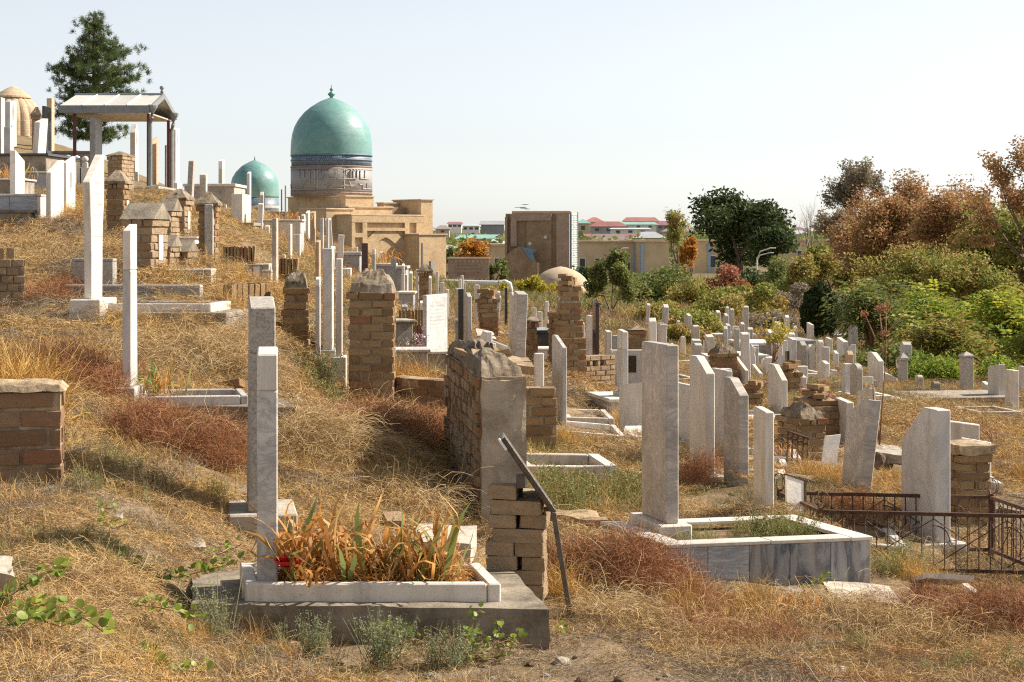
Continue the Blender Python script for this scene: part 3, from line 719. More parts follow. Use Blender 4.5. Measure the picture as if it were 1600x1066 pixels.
# ---- right hand, middle and far rows
FAR = 'far gravestones in the cluster before the scrub'
for i, (cx, top, base, d, tp, kd) in enumerate([(1103, 488, 522, 44, 5, 'round'), (1112, 488, 522, 44.5, 4, 'flat'), (1122, 485, 522, 44, 6, 'front'), (1136, 479, 516, 45, 4, 'round'), (1143, 482, 525, 43, 6, 'round'), (1165, 478, 522, 44, 8, 'round')]):
    stela(['slim far gravestone at the left end of the cluster before the scrub', 'second slim far gravestone in the cluster before the scrub', 'far gravestone with slanted top, third in the cluster before the scrub',
           'thinnest and tallest far gravestone in the cluster before the scrub', 'far gravestone right of the thinnest one in the cluster', 'broad white far gravestone at the right end of the cluster'][i], cx, top, base, d, tp, 0.15, 10, kd, 3, 1, 'marble', group=FAR)
stela('little round topped gravestone in front of the far cluster', 1133, 509, 542, 36, 6, 0.12, 10, 'point', 5, 1, 'marble')
stela('square white gravestone post in front of the far cluster', 1151, 514, 558, 33, 7, 0.15, 10, 'flat', 0, 1, 'marble')
stela('curly carved white gravestone above the chamfered marble row', 1174, 537, 590, 26, 5, 0.14, 88, 'carved', 0, 1, 'marble_white')
stela('white gravestone left of three posts at the scrub edge', 1067, 526, 562, 30, 5, 0.15, 10, 'flat', 0, 1, 'marble')
stela('pointed white gravestone, middle of three posts at the scrub edge', 1086, 530, 562, 29, 7, 0.15, 10, 'front', 4, 1, 'marble')
stela('pointed white gravestone, right of three posts at the scrub edge', 1103, 532, 564, 29, 6, 0.15, 10, 'front', 4, 1, 'marble')
stela('plain white gravestone block under the domed brick stub', 1134, 576, 612, 19, 16, 0.12, 10, 'flat', 0, 1, 'marble')
stela('white gravestone with long sloping top right of domed brick stub', 1158, 557, 610, 22, 6, 0.5, 12, 'front', 20, 1, 'marble')
stela('small sloping white gravestone right of the curly carved one', 1183, 570, 608, 24, 6, 0.35, 12, 'front', 12, 1, 'marble')
stela('wide low white gravestone behind the narrow brick stub', 1248, 572, 612, 23, 26, 0.12, 10, 'flat', 0, 1, 'marble')
stela('small chamfered gravestone right of the narrow brick stub', 1250, 580, 612, 21.5, 8, 0.35, 12, 'front', 8, 1, 'marble')
stela('small white gravestone above the stepped brick stub', 1256, 606, 640, 20, 13, 0.12, 14, 'back', 4, 1, 'marble_white')
stela('streaky weathered gravestone at left of the row of four', 1253, 533, 576, 27, 9, 0.22, 12, 'point', 6, 1, 'granite')
stela('white gravestone second from left in the row of four', 1267, 538, 578, 27, 9, 0.12, 10, 'point', 4, 1, 'marble')
stela('stepped white gravestone, tallest in the row of four', 1281, 531, 584, 27, 8, 0.12, 10, 'round', 5, 1, 'marble_white')
stela('white gravestone at the right of the row of four', 1290, 542, 590, 26.5, 10, 0.12, 10, 'flat', 0, 1, 'marble')
stela('white gravestone alone far back among the dry shrubs', 1229, 492, 524, 42, 6, 0.15, 10, 'point', 4, 1, 'marble_white')
stela('small black post with grey top behind the narrow brick stub', 1230, 548, 580, 25, 4, 0.12, 10, 'flat', 0, 1, 'black_granite', head=None)
stela('grey gravestone with sloping top left of the green saplings', 1331, 538, 576, 27, 8, 0.15, 14, 'back', 4, 1, 'marble_grey')
stela('pinkish pointed gravestone in front of the sloping grey one', 1327, 548, 584, 26, 9, 0.15, 10, 'point', 6, 1, 'tan_slab')
stela('blue grey marble gravestone with flat top before the pinkish pointed one', 1323, 568, 626, 21, 12, 0.14, 12, 'flat', 0, 1, 'marble_grey')
stela('round topped grey gravestone right of the blue grey flat one', 1338, 568, 632, 20, 10, 0.22, 14, 'round', 9, 1, 'granite')
stela('wide pale gravestone with sloping top behind the round topped one', 1354, 588, 626, 22, 18, 0.1, 12, 'back', 3, 1, 'marble')
stela('tall chamfered gravestone standing before dark green shrubs', 1368, 551, 618, 24, 9, 0.4, 14, 'front', 12, 0.6, 'marble')
stela('short gravestone with steep sloping top right of the reddish sapling', 1388, 580, 620, 25, 9, 0.25, 60, 'front', 10, 1, 'marble')
stela('stone pillar gravestone with collar and pointed cap before the saplings', 1411, 563, 616, 25, 12, 0.11, 14, 'flat', 0, 1, 'granite', cap=(0.10, 0.02))
stela('thick stone obelisk gravestone on stepped base before the yellow saplings', 1510, 558, 612, 24, 17, 0.15, 14, 'flat', 0, 1, 'granite', cap=(0.07, 0.015), plinth=(0.12, 0.1, 0.12), pmat='mud_cap')
stela('marble gravestone with notched top right of the thick obelisk', 1557, 568, 634, 22, 12, 0.3, 16, 'back', 6, 1, 'marble')
stela('square marble gravestone post near the right edge of the picture', 1581, 578, 640, 20, 11, 0.2, 16, 'flat', 0, 1, 'marble', plinth=(0.12, 0.1, 0.12), pmat='concrete')
stela('white gravestone behind the reddish sapling among the shrubs', 1375, 572, 618, 26, 6, 0.2, 14, 'flat', 0, 1, 'marble')

# ---- thin stones crowding the ridge below the domes and the far right
RG = 'thin stones on the ridge below the domes'
for lab, cx, top, base, d, tp, kd, mt in [('thin white stone left of the broad marble block', 352, 320, 350, 27, 4, 'flat', 'marble'), ('short stone between the long grey tomb and concrete post', 418, 352, 372, 24, 7, 'round', 'marble_grey'),
    ('little stone right of the weathered concrete post, lower one', 443, 398, 420, 19.5, 6, 'flat', 'concrete_pale'), ('thin stone left of the rounded marble one', 466, 338, 372, 33, 4, 'flat', 'marble'), ('short white stone left of the dark brown polished post', 556, 386, 402, 30, 6, 'flat', 'marble_white'),
    ('thin white stone right of the dark stone with white top', 596, 392, 420, 29, 4, 'point', 'marble_white'), ('small slanted stone right of the grey panel tomb', 642, 424, 446, 28, 5, 'front', 'marble'), ('thin pale stone before the mausoleum wing', 683, 424, 452, 33, 4, 'flat', 'marble'),
    ('short stone left of the white gravestone facing right', 660, 470, 492, 21, 8, 'front', 'marble'), ('thin white stone behind the white gravestone facing right', 699, 452, 486, 24, 5, 'flat', 'marble_white'), ('broken grey stone below the low grey box grave', 632, 476, 492, 20.5, 9, 'front', 'stone_grey')]:
    stela(lab, cx, top, base, d, tp, 0.14, 4, kd, 3, 1, mt, group=RG)
FR = 'small stones in the far right rows'
for lab, cx, top, base, d, tp, kd, mt in [('small white stone right of the grey tablet with the portrait', 1016, 540, 562, 27, 7, 'flat', 'marble'), ('thin stone right of the round brick pier', 1050, 536, 562, 30, 4, 'point', 'marble'), ('small stone left of the domed brick stub', 1096, 556, 580, 25, 6, 'front', 'marble'),
    ('low white stone below the square white post', 1146, 560, 580, 27, 8, 'flat', 'marble_white'), ('thin far stone left of the lone white one', 1210, 496, 520, 44, 4, 'flat', 'marble'), ('small pointed stone right of the lone white one', 1242, 508, 528, 40, 5, 'point', 'marble'), ('small stone between carved and chamfered stones', 1194, 560, 586, 26, 6, 'round', 'marble'),
    ('low stone right of the low white platform', 1226, 520, 540, 36, 7, 'flat', 'stone_grey'), ('small white stone right of the row of four', 1306, 548, 574, 29, 6, 'front', 'marble_white'), ('short stone right of the row of four, lower one', 1302, 578, 604, 25, 8, 'flat', 'marble'), ('small stone behind the short steep one', 1398, 590, 612, 27, 6, 'point', 'marble'),
    ('low rounded stone right of the pointed cap pillar', 1436, 586, 612, 25, 9, 'round', 'granite'), ('low dark stone left of the thick obelisk', 1462, 596, 622, 23, 11, 'round', 'concrete_dark'), ('short pale stone left of the notched top one', 1540, 596, 628, 23, 8, 'front', 'marble'), ('thin stone behind the square post at the right edge', 1596, 572, 620, 25, 6, 'flat', 'marble')]:
    stela(lab, cx, top, base, d, tp, 0.14, 10, kd, 4, 1, mt, group=FR)

_g = random.Random(55)
SEEN = set()
def where(cx, d, marks):
    """names the nearest landmark and on which side of it the thing stands"""
    m = min(marks, key=lambda q: abs(q[0] - cx) + 2.0 * abs(q[1] - d))
    side = 'left of' if cx < m[0] - 9 else ('right of' if cx > m[0] + 9 else ('before' if d < m[1] else 'behind'))
    if side in ('left of', 'right of') and d > m[1] + 4: side = 'behind and ' + side
    return side + ' ' + m[2]
MARK_R = [(995, 26, 'the brick stub with blue cap'), (1033, 33, 'the small round brick pier'), (1086, 29, 'the three posts at the scrub edge'), (1130, 22, 'the domed brick stub'), (1137, 44, 'the far cluster of slim stones'), (1174, 26, 'the curly carved stone'), (1212, 21.5, 'the young yellow leaved tree'),
          (1236, 20, 'the narrow brick stub'), (1229, 42, 'the lone white stone by dry shrubs'), (1270, 27, 'the row of four stones'), (1288, 45, 'the white board by the thuja'), (1335, 21, 'the round topped grey stone'), (1330, 27, 'the pinkish pointed stone'), (1368, 24, 'the tall stone before dark shrubs'), (1411, 25, 'the pointed cap pillar')]
MARK_L = [(430, 17, 'the weathered concrete post'), (453, 22, 'the thin marble stone by the post'), (489, 28, 'the tan stone below the mausoleum'), (508, 26, 'the slim grey pair'), (540, 28, 'the wide grey tomb terrace'), (570, 27, 'the brown polished post'), (600, 28, 'the tomb under the portal'), (630, 25, 'the thin bright stone below the portal'),
          (664, 24, 'the pointed brick pillar'), (691, 25, 'the short stone at the mausoleum foot'), (720, 28, 'the two thin stones above the black post'), (764, 22, 'the crooked brick stub'), (790, 27, 'the small black post')]
def crowd(n, x0, x1, d0, d1, marks, t0, t1, grp, yw):
    k = 0; tries = 0
    while k < n and tries < 900:
        tries += 1
        cx = _g.uniform(x0, x1); d = _g.uniform(d0, d1)
        kd = _g.choice(('flat', 'front', 'point', 'round', 'back')); mt = _g.choice(('marble', 'marble_white', 'marble_grey', 'marble'))
        tall = _g.uniform(0.32, 0.78)
        lab = '%s %s %s headstone %s' % ('low' if tall < 0.47 else ('tall' if tall > 0.64 else 'plain'), {'marble': 'pale', 'marble_white': 'white', 'marble_grey': 'grey'}[mt], {'flat': 'square topped', 'front': 'slant topped', 'point': 'pointed', 'round': 'rounded', 'back': 'slant topped'}[kd], where(cx, d, marks))
        if lab in SEEN: continue
        SEEN.add(lab); k += 1
        X = (cx - 800) * d * SC; zg = hz(X, d * KY); base = 372 - zg / (d * SC); hp = tall / (d * SC)
        stela(lab, cx, base - hp, base, d, _g.uniform(t0, t1) / (d * SC), _g.uniform(0.10, 0.32), _g.uniform(*yw), kd, _g.uniform(2, 6), 1, mt, group=grp, lean=(_g.uniform(-4, 4), _g.uniform(-2, 2)))
crowd(40, 1000, 1420, 23, 42, MARK_R, 0.07, 0.16, 'crowded far headstones', (4, 20))
crowd(10, 400, 800, 21, 36, MARK_L, 0.05, 0.12, 'crowded ridge headstones', (0, 8))

# ---------------------------------------------------------------- graves: kerbs, tombs, slabs
def pgram(fl, fr, br, d):
    z = -(fr[1] - 372) * d * SC
    def pt(p):
        dd = -z / ((p[1] - 372) * SC)
        return P(p[0], p[1], dd)
    O = pt(fl); A = pt(fr) - O; B = pt(br) - pt(fr)
    return O, A, B, z
def pbox(mb, O, A, B, s0, s1, t0, t1, z0, z1):
    c = [(s0, t0), (s1, t0), (s1, t1), (s0, t1)]
    q = [O + A * s + B * t for s, t in c]
    mb.hexa([(p.x, p.y, z0) for p in q], [(p.x, p.y, z1) for p in q])
    return mb
def local(O, A, B):
    r = Vector((0, 0, 0))
    return O.copy()
def foot_par(O, A, B, m=0.02):
    c = O + (A + B) / 2
    yaw = math.degrees(math.atan2(A.y, A.x))
    FOOT.append((c, yaw, A.length / 2 + m, B.length / 2 + m))
def kerb(label, fl, fr, br, d, h, th=0.09, mat='marble', fill='soil', group=None, down=0.25, cat='grave', name='grave_kerb', fill_drop=0.03):
    O, A, B, z = pgram(fl, fr, br, d)
    r = thing(name, label, cat, (O.x, O.y, z - h), 0, group)
    foot_par(O, A, B)
    o = Vector((0, 0, 0)); a = th / A.length; b = th / B.length
    g = min(hz(p.x, p.y) for p in (O, O + A, O + A + B, O + B)) - (z - h)
    z0 = min(-0.02, g - 0.08)
    n = 0.004 / A.length
    for s0, s1, t0, t1 in ((0, 1 - a - n, 0, b), (1 - a, 1, 0, 1), (0, 1 - a - n, 1 - b, 1), (0, a, b + n, 1 - b - n)):
        pbox(MB(), o, A, B, s0, s1, t0, t1, z0, h).build('kerb_stone', mat, r, bevel=0.006)
    if fill:
        pbox(MB(), o, A, B, a * 0.5, 1 - a * 0.5, b * 0.5, 1 - b * 0.5, z0 + 0.01, h - fill_drop - 0.02).build('soil', fill, r)
    return r, O, A, B, z
def tomb(label, fl, fr, br, d, h, mat='marble_dark', cap='marble', capt=0.03, over=0.02, hollow=0.0, fill='soil', group=None, panels=1, cat='grave', name='grave_table', down=0.2):
    """closed box tomb with a cap slab; hollow > 0 leaves a planting bed framed by cap stones of that width"""
    O, A, B, z = pgram(fl, fr, br, d)
    r = thing(name, label, cat, (O.x, O.y, z - h), 0, group)
    foot_par(O, A, B, 0.04)
    o = Vector((0, 0, 0)); oa = over / A.length; ob = over / B.length
    g = min(hz(p.x, p.y) for p in (O, O + A, O + A + B, O + B)) - (z - h)
    z0 = min(-0.02, g - 0.08)
    pbox(MB(), o, A, B, oa + 0.02, 1 - oa - 0.02, ob + 0.03, 1 - ob - 0.03, z0, h - capt - 0.004 - (0.03 if hollow else 0)).build('core', fill if hollow else mat, r)
    for k in range(panels):
        s0 = oa + (1 - 2 * oa) * k / panels; s1 = oa + (1 - 2 * oa) * (k + 1) / panels - 0.002
        pbox(MB(), o, A, B, s0, s1, ob, ob + 0.028, z0, h - capt - 0.001).build('front_panel', mat if not isinstance(mat, (list, tuple)) else mat[k], r, bevel=0.003)
    m1 = mat if isinstance(mat, str) else mat[-1]
    pbox(MB(), o, A, B, 1 - oa - 0.018, 1 - oa, ob + 0.03, 1 - ob, z0, h - capt - 0.001).build('side_panel', m1, r, bevel=0.003)
    pbox(MB(), o, A, B, oa, oa + 0.018, ob + 0.03, 1 - ob, z0, h - capt - 0.001).build('side_panel', m1, r, bevel=0.003)
    if not hollow:
        pbox(MB(), o, A, B, 0, 1, 0, 1, h - capt, h).build('cap_slab', cap, r, bevel=0.005)
    else:
        a = hollow / A.length; b = hollow / B.length; n = 0.003 / A.length
        for s0, s1, t0, t1 in ((0, 0.5, 0, b), (0.5 + n, 1 - a - n, 0, b), (1 - a, 1, 0, 1), (0, 1 - a - n, 1 - b, 1), (0, a, b + n * 2, 1 - b - n * 2)):
            pbox(MB(), o, A, B, s0, s1, t0, t1, h - capt, h).build('cap_slab', cap, r, bevel=0.004)
    return r, O, A, B, z
def block(name, label, cat, fl, fr, br, d, h, mat, rough=0.012, bev=0.0, group=None, sub=3, tilt=(0, 0, 0), seed=1):
    O, A, B, z = pgram(fl, fr, br, d)
    foot_par(O, A, B)
    c = O + (A + B) / 2
    mb = pbox(MB(), -(A + B) / 2, A, B, 0, 1, 0, 1, -h, 0)
    o = mb.build(name, mat, None, (c.x, c.y, z), bevel=bev, rough=rough, sub=sub, seed=seed)
    o.rotation_euler = tuple(R(a) for a in tilt)
    return tag(o, label, cat, group)

# foreground grave: concrete base, marble kerb
BASE = block('concrete_slab', 'rough dark concrete slab under the foreground marble grave', 'concrete slab', (300, 944), (859, 952), (800, 890), 6.25, 0.19, 'concrete_dark', 0.008, sub=11, seed=3)
KF = kerb('low marble kerb around the withered irises in the foreground', (383, 912), (783, 912), (750, 879), 6.38, 0.068, 0.055, 'marble', 'soil', fill_drop=0.012)
block('concrete_block', 'pale concrete slab end behind the foreground irises', 'concrete', (640, 845), (735, 850), (745, 822), 7.6, 0.12, 'concrete_pale', 0.006)
# large table grave
TB = tomb('large marble grave table with black veined front and grassy bed', (1040, 851), (1364, 838), (1241, 804), 8.62, 0.30, ['marble_lined', 'marble_lined', 'marble_dark', 'marble_dark', 'marble_dark'], 'marble', 0.022, 0.008, 0.13, 'soil', panels=5)
block('concrete_slab', 'cracked concrete footing slab in front of the veined grave table', 'concrete slab', (1300, 935), (1412, 938), (1392, 915), 8.2, 0.10, 'concrete_pale', 0.012, tilt=(3, 4, 2), seed=5)
block('concrete_slab', 'low concrete strip under the front of the veined grave table', 'concrete slab', (1180, 934), (1286, 933), (1280, 912), 8.25, 0.08, 'concrete', 0.01, seed=9)
# upper left graves
block('concrete_slab', 'long concrete base under the slim marble post on the left', 'concrete slab', (172, 634), (462, 636), (440, 622), 10.35, 0.13, 'concrete_dark', 0.01, sub=7, seed=6)
kerb('marble kerb with dried irises behind the slim marble post', (219, 620), (388, 618), (378, 607), 10.5, 0.05, 0.05, 'marble_grey', 'soil')
def boxtomb(label, x0, x1, top, base, d, dep, yaw=0, mat='marble', cap='marble', capt=0.04, over=0.03, name='grave_tomb', cat='tomb', group=None, front=None, panels=1):
    """a box tomb seen from the side or from below; x0..x1 = its front face"""
    a = P(x0, top, d); b = P(x1, top, d)
    w = (b.x - a.x) / math.cos(R(yaw)); h = L(base - top, d)
    r = thing(name, label, cat, (a.x, a.y, a.z - h), yaw, group)
    c = r.location + Vector((math.cos(R(yaw)) * w / 2 - math.sin(R(yaw)) * dep / 2, math.sin(R(yaw)) * w / 2 + math.cos(R(yaw)) * dep / 2, 0))
    FOOT.append((c, yaw, w / 2, dep / 2))
    g = min(hz(c.x, c.y), hz(a.x, a.y), hz(b.x, b.y)) - (a.z - h)
    z0 = min(-0.05, g - 0.15)
    for k in range(panels):
        MB().box(w * k / panels, w * (k + 1) / panels - 0.003, 0, 0.03, z0, h - capt - 0.001).build('front_panel', front or mat, r, bevel=0.004)
    MB().box(0.004, w - 0.034, 0.031, dep, z0, h - capt - 0.001).build('core', mat, r)
    MB().box(w - 0.032, w, 0.033, dep, z0, h - capt - 0.002).build('side_panel', mat, r, bevel=0.004)
    MB().box(-over, w + over, -over, dep + over, h - capt, h).build('cap_slab', cap, r, bevel=0.006)
    return r
boxtomb('white marble tomb with grey diagonal veins at upper left', -70, 56, 303, 352, 20.5, 1.25, 2, 'marble_white', 'marble', 0.03, 0.01, front='marble_lined', panels=3)
boxtomb('concrete footing under the white veined tomb at upper left', -60, 47, 328, 356, 20.2, 0.25, 2, 'concrete_dark', 'concrete_dark')
boxtomb('tomb with black trim edge at left below the ribbed dome', -40, 74, 240, 275, 30, 2.0, -4, 'concrete', 'black_granite', 0.05, 0.06, front='concrete')
boxtomb('grey panelled tomb end right of the black trimmed tomb', 30, 74, 268, 308, 27.5, 1.0, 0, 'stone_grey', 'marble_grey', 0.03)
boxtomb('brick and concrete planter with orange plants at the left edge', -40, 36, 279, 300, 23.5, 0.7, 0, 'concrete', 'marble_white', 0.03)
boxtomb('concrete parapet behind the black trimmed tomb', 64, 142, 236, 262, 38, 0.6, 0, 'concrete_pale', 'concrete', 0.06)
boxtomb('pale marble base of the tin roofed canopy', 176, 246, 291, 330, 35.5, 3.2, 0, 'marble', 'marble_grey', 0.06, front='concrete_pale', panels=2)
boxtomb('white marble slab tomb in front of the canopy base', 193, 222, 313, 340, 28, 0.8, 0, 'marble_white', 'marble_white', 0.03)
boxtomb('long pale tomb with flat cap right of the canopy', 288, 366, 287, 325, 31, 1.6, 0, 'concrete_pale', 'marble', 0.06)
boxtomb('long grey marble tomb below the small turquoise dome', 393, 470, 343, 364, 25, 0.5, 0, 'marble_grey', 'marble', 0.03)
boxtomb('small white tomb between obelisk brick markers', 258, 304, 370, 392, 17.5, 0.5, 4, 'marble_white', 'marble_white', 0.02)
boxtomb('concrete base under the broad marble gravestone block', 352, 394, 348, 372, 23.2, 1.1, 0, 'concrete', 'concrete', 0.05)
boxtomb('wide grey tomb terrace below the mausoleum corner', 520, 562, 394, 424, 27.8, 0.9, 0, 'stone_grey', 'marble_grey', 0.06)
boxtomb('grey tomb with grassy top under the arched portal', 588, 614, 412, 446, 28, 0.9, 0, 'stone_grey', 'marble_grey', 0.05)
boxtomb('grey panel tomb behind the thin bright gravestone', 619, 634, 416, 446, 27, 0.9, 0, 'stone_grey', 'stone_grey', 0.05)
boxtomb('low grey box grave right of the mud capped pillar', 624, 646, 456, 466, 22.5, 0.5, 0, 'stone_grey', 'marble', 0.03)
boxtomb('pale concrete block on the slope right of the tall brick pillar', 620, 645, 500, 536, 17, 0.35, 20, 'concrete_pale', 'concrete_pale', 0.03)
boxtomb('small concrete block below the white gravestone facing right', 671, 698, 549, 575, 15.6, 0.3, 18, 'concrete', 'concrete_pale', 0.03)
boxtomb('low grey planter with the wreath right of the tall brick pillar', 622, 668, 546, 566, 14.9, 0.4, 6, 'stone_grey', 'marble_grey', 0.03)
boxtomb('glossy black polished tomb behind the small capped brick pillar', 833, 868, 516, 546, 21.5, 0.9, 6, 'black_granite', 'black_granite', 0.05)
boxtomb('white marble grave step below the black polished tomb', 826, 874, 544, 552, 20.6, 0.4, 6, 'marble_white', 'marble_white', 0.03)
boxtomb('grey box tomb carrying the two-toned gravestone post', 955, 1003, 623, 650, 16.2, 0.9, 12, 'marble_grey', 'marble', 0.04)
boxtomb('grey marble box tomb under the chamfered gravestone by brick stub', 1172, 1240, 654, 676, 16.4, 0.9, 13, 'stone_grey', 'marble_white', 0.04)
boxtomb('long white tomb below the far cluster of gravestones', 1118, 1150, 522, 540, 41, 1.6, 8, 'marble_grey', 'marble_white', 0.08)
boxtomb('second white tomb step right of the far cluster', 1150, 1180, 522, 534, 40, 1.2, 8, 'concrete_pale', 'marble_white', 0.08)
boxtomb('white tomb with grey front behind the curly carved gravestone', 1150, 1200, 555, 575, 29, 1.2, 8, 'marble_grey', 'marble_white', 0.06)
boxtomb('low white grave platform behind the yellow leaved sapling', 1165, 1218, 536, 556, 33, 1.4, 8, 'concrete_pale', 'marble_white', 0.06)
boxtomb('grey green tomb behind the row of four gravestones', 1222, 1274, 532, 552, 31, 1.2, 8, 'stone_grey', 'stone_grey', 0.05)
boxtomb('grey platform under the dark trimmed thuja', 1290, 1330, 523, 534, 44, 1.2, 6, 'stone_grey', 'marble_grey', 0.06)
boxtomb('grey box tomb at the foot of the pointed cap pillar', 1358, 1432, 628, 650, 20.5, 1.0, 10, 'stone_grey', 'marble_grey', 0.04)
boxtomb('low stone platform under the thick obelisk', 1440, 1600, 622, 640, 21.5, 1.2, 10, 'concrete_dark', 'concrete', 0.06)
GS = 'low white grave steps on the far right slope'
for i, (x0, x1, t, d) in enumerate([(1300, 1332, 563, 33), (1302, 1334, 575, 30), (1302, 1335, 587, 27.5), (1303, 1336, 598, 25), (1300, 1330, 608, 23.5)]):
    boxtomb(['topmost and farthest', 'second from the top', 'middle', 'second from the bottom', 'lowest and nearest'][i] + ' low white grave slab in the ladder of slabs at right', x0, x1, t, t + 5, d, 0.9, 8, 'marble_grey', 'marble_white', 0.03, group=GS, cat='grave')

def kerbbox(label, x0, x1, top, base, d, dep, yaw=0, th=0.06, mat='marble', name='grave_kerb', cat='grave'):
    a = P(x0, top, d); b = P(x1, top, d); w = (b.x - a.x) / math.cos(R(yaw)); h = L(base - top, d)
    r = thing(name, label, cat, (a.x, a.y, a.z - h), yaw)
    for x, X, y, Y in ((0, w - th - 0.003, 0, th), (w - th, w, 0, dep), (0, w - th - 0.003, dep - th, dep), (0, th, th + 0.003, dep - th - 0.003)):
        MB().box(x, X, y, Y, -0.03, h).build('kerb_stone', mat, r, bevel=0.006)
    MB().box(th * 0.5, w - th * 0.5, th * 0.5, dep - th * 0.5, -0.03, h - 0.03).build('soil', 'soil', r)
    return r
boxtomb('concrete base of the terrace grave with the tall flared gravestone', 118, 357, 488, 514, 13.3, 0.95, -5, 'concrete', 'concrete', 0.05, 0.0, name='concrete_slab', cat='concrete slab')
kerbbox('marble kerb on the terrace grave below the tall flared gravestone', 127, 332, 474, 488, 13.4, 0.75, -5)
boxtomb('speckled granite kerb bar at the back of the terrace grave', 100, 316, 445, 470, 14.35, 0.10, -5, 'granite', 'granite', 0.03, 0.0, name='stone_kerb', cat='kerb')
boxtomb('leaning speckled granite block beside the flared gravestone', 112, 178, 404, 446, 14.6, 0.12, -5, 'granite', 'granite', 0.03, 0.0, name='stone_block', cat='stone block')
boxtomb('concrete kerb bar on the slope behind the small white sign', 352, 424, 422, 442, 16.8, 0.12, 0, 'concrete_pale', 'concrete_pale', 0.03, 0.0, name='stone_kerb', cat='kerb')
# grave kerbs between the stones
kerb('open marble kerb grave in front of the brick wall end', (815, 728), (968, 730), (935, 709), 11.2, 0.11, 0.09, 'marble', 'soil', fill_drop=0.06)
kerb('double marble kerb grave with grass strip in the centre', (868, 672), (978, 682), (962, 664), 13.6, 0.09, 0.07, 'marble_white', 'soil')
kerb('pale marble kerb grave behind the double kerb one', (884, 652), (960, 654), (946, 640), 15.2, 0.07, 0.06, 'marble_white', 'soil')
block('stone_slab', 'white marble slab lying right of the double kerb grave', 'slab', (975, 675), (1010, 692), (1012, 655), 13.6, 0.06, 'marble_white', 0.002, bev=0)
kerb('white kerb grave behind the brown veined gravestone, front one', (1112, 746), (1230, 748), (1226, 733), 11.4, 0.10, 0.06, 'marble_white', 'soil')
kerb('white kerb grave behind the brown veined gravestone, middle one', (1112, 726), (1232, 728), (1226, 716), 12.2, 0.08, 0.06, 'marble_white', 'soil')
kerb('blue grey kerb grave with dried irises left of the leaning grille', (1122, 712), (1252, 716), (1244, 702), 12.8, 0.08, 0.07, 'marble_grey', 'soil')
block('stone_slab', 'long tan concrete slab beside the white tin board', 'slab', (1255, 745), (1345, 775), (1290, 727), 12.0, 0.10, 'concrete_pale', 0.004)
kerb('white kerb grave behind the swirled grey gravestone', (1370, 712), (1420, 714), (1412, 700), 13.4, 0.07, 0.06, 'marble_white', 'soil')
kerb('white kerb grave right of the brick pillar behind the fence', (1536, 752), (1568, 756), (1542, 738), 12.2, 0.06, 0.06, 'marble_white', 'soil')
kerb('white kerb grave inside the rusty fence enclosure', (1330, 848), (1420, 856), (1395, 826), 9.5, 0.08, 0.08, 'marble', 'soil')
kerb('long white kerb running right behind the fence corner', (1480, 846), (1640, 872), (1625, 848), 10.6, 0.10, 0.08, 'marble_white', 'soil')
kerb('low kerb grave below the grey box tomb at right', (1395, 668), (1450, 672), (1440, 660), 16.5, 0.05, 0.06, 'marble', 'soil')
block('stone_slab', 'flat white slab on the ground right of the reddish sapling', 'slab', (1362, 706), (1412, 712), (1404, 697), 13.2, 0.04, 'concrete_pale', 0.004)
block('brick_step', 'dark low brick step left of the reddish sapling foot', 'step', (1338, 712), (1374, 714), (1372, 706), 13.6, 0.10, 'concrete_dark', 0.008)
block('concrete_block', 'concrete chunk lying left of the terrazzo gravestone', 'concrete', (296, 765), (388, 772), (384, 757), 8.4, 0.11, 'concrete', 0.018, seed=11)
block('concrete_block', 'pale broken slab in the grass near left foreground', 'concrete', (246, 851), (322, 853), (318, 843), 7.1, 0.07, 'concrete_pale', 0.008, seed=12, tilt=(0, 2, 0))
block('rock', 'flat stone half buried left of the foreground grave', 'stone', (165, 806), (196, 815), (190, 792), 7.0, 0.05, 'rock', 0.02, seed=13)
block('rock', 'pale stone at the left edge among caper leaves', 'stone', (-20, 893), (22, 900), (16, 872), 5.3, 0.06, 'rock', 0.02, seed=14)
block('rock', 'rounded pale stone sunk at the bottom edge', 'stone', (1290, 1062), (1322, 1062), (1318, 1042), 6.0, 0.06, 'rock', 0.03, seed=15)
block('rubble_heap', 'long heap of earth and rubble behind the metal strut', 'rubble', (862, 806), (950, 812), (930, 798), 9.3, 0.13, 'mud', 0.03, sub=5, seed=16)
block('rubble_heap', 'crumbled stone edging behind the veined grave table', 'rubble', (1068, 799), (1186, 800), (1180, 788), 10.0, 0.08, 'mud', 0.03, sub=6, seed=17)
block('mound', 'rounded concrete mound at the right edge behind the fence', 'mound', (1555, 795), (1640, 800), (1630, 770), 11.4, 0.16, 'mud_cap', 0.03, sub=6, seed=18)
block('debris_board', 'weathered white board lying on the slope below the fence', 'board', (1448, 902), (1508, 925), (1490, 900), 8.3, 0.03, 'marble_white', 0.004, tilt=(-12, 16, 4), seed=19)
block('debris_plank', 'narrow grey plank lying in the grass below the fence', 'plank', (1494, 906), (1522, 928), (1528, 922), 8.4, 0.02, 'concrete_pale', 0.0, tilt=(0, 12, 0))
block('rusty_sheet', 'rusty flat metal sheet on the ground among the green grass', 'metal sheet', (1112, 796), (1176, 800), (1120, 757), 10.2, 0.02, 'rust_plate', 0.006, sub=3, tilt=(0, 6, 0), seed=20)

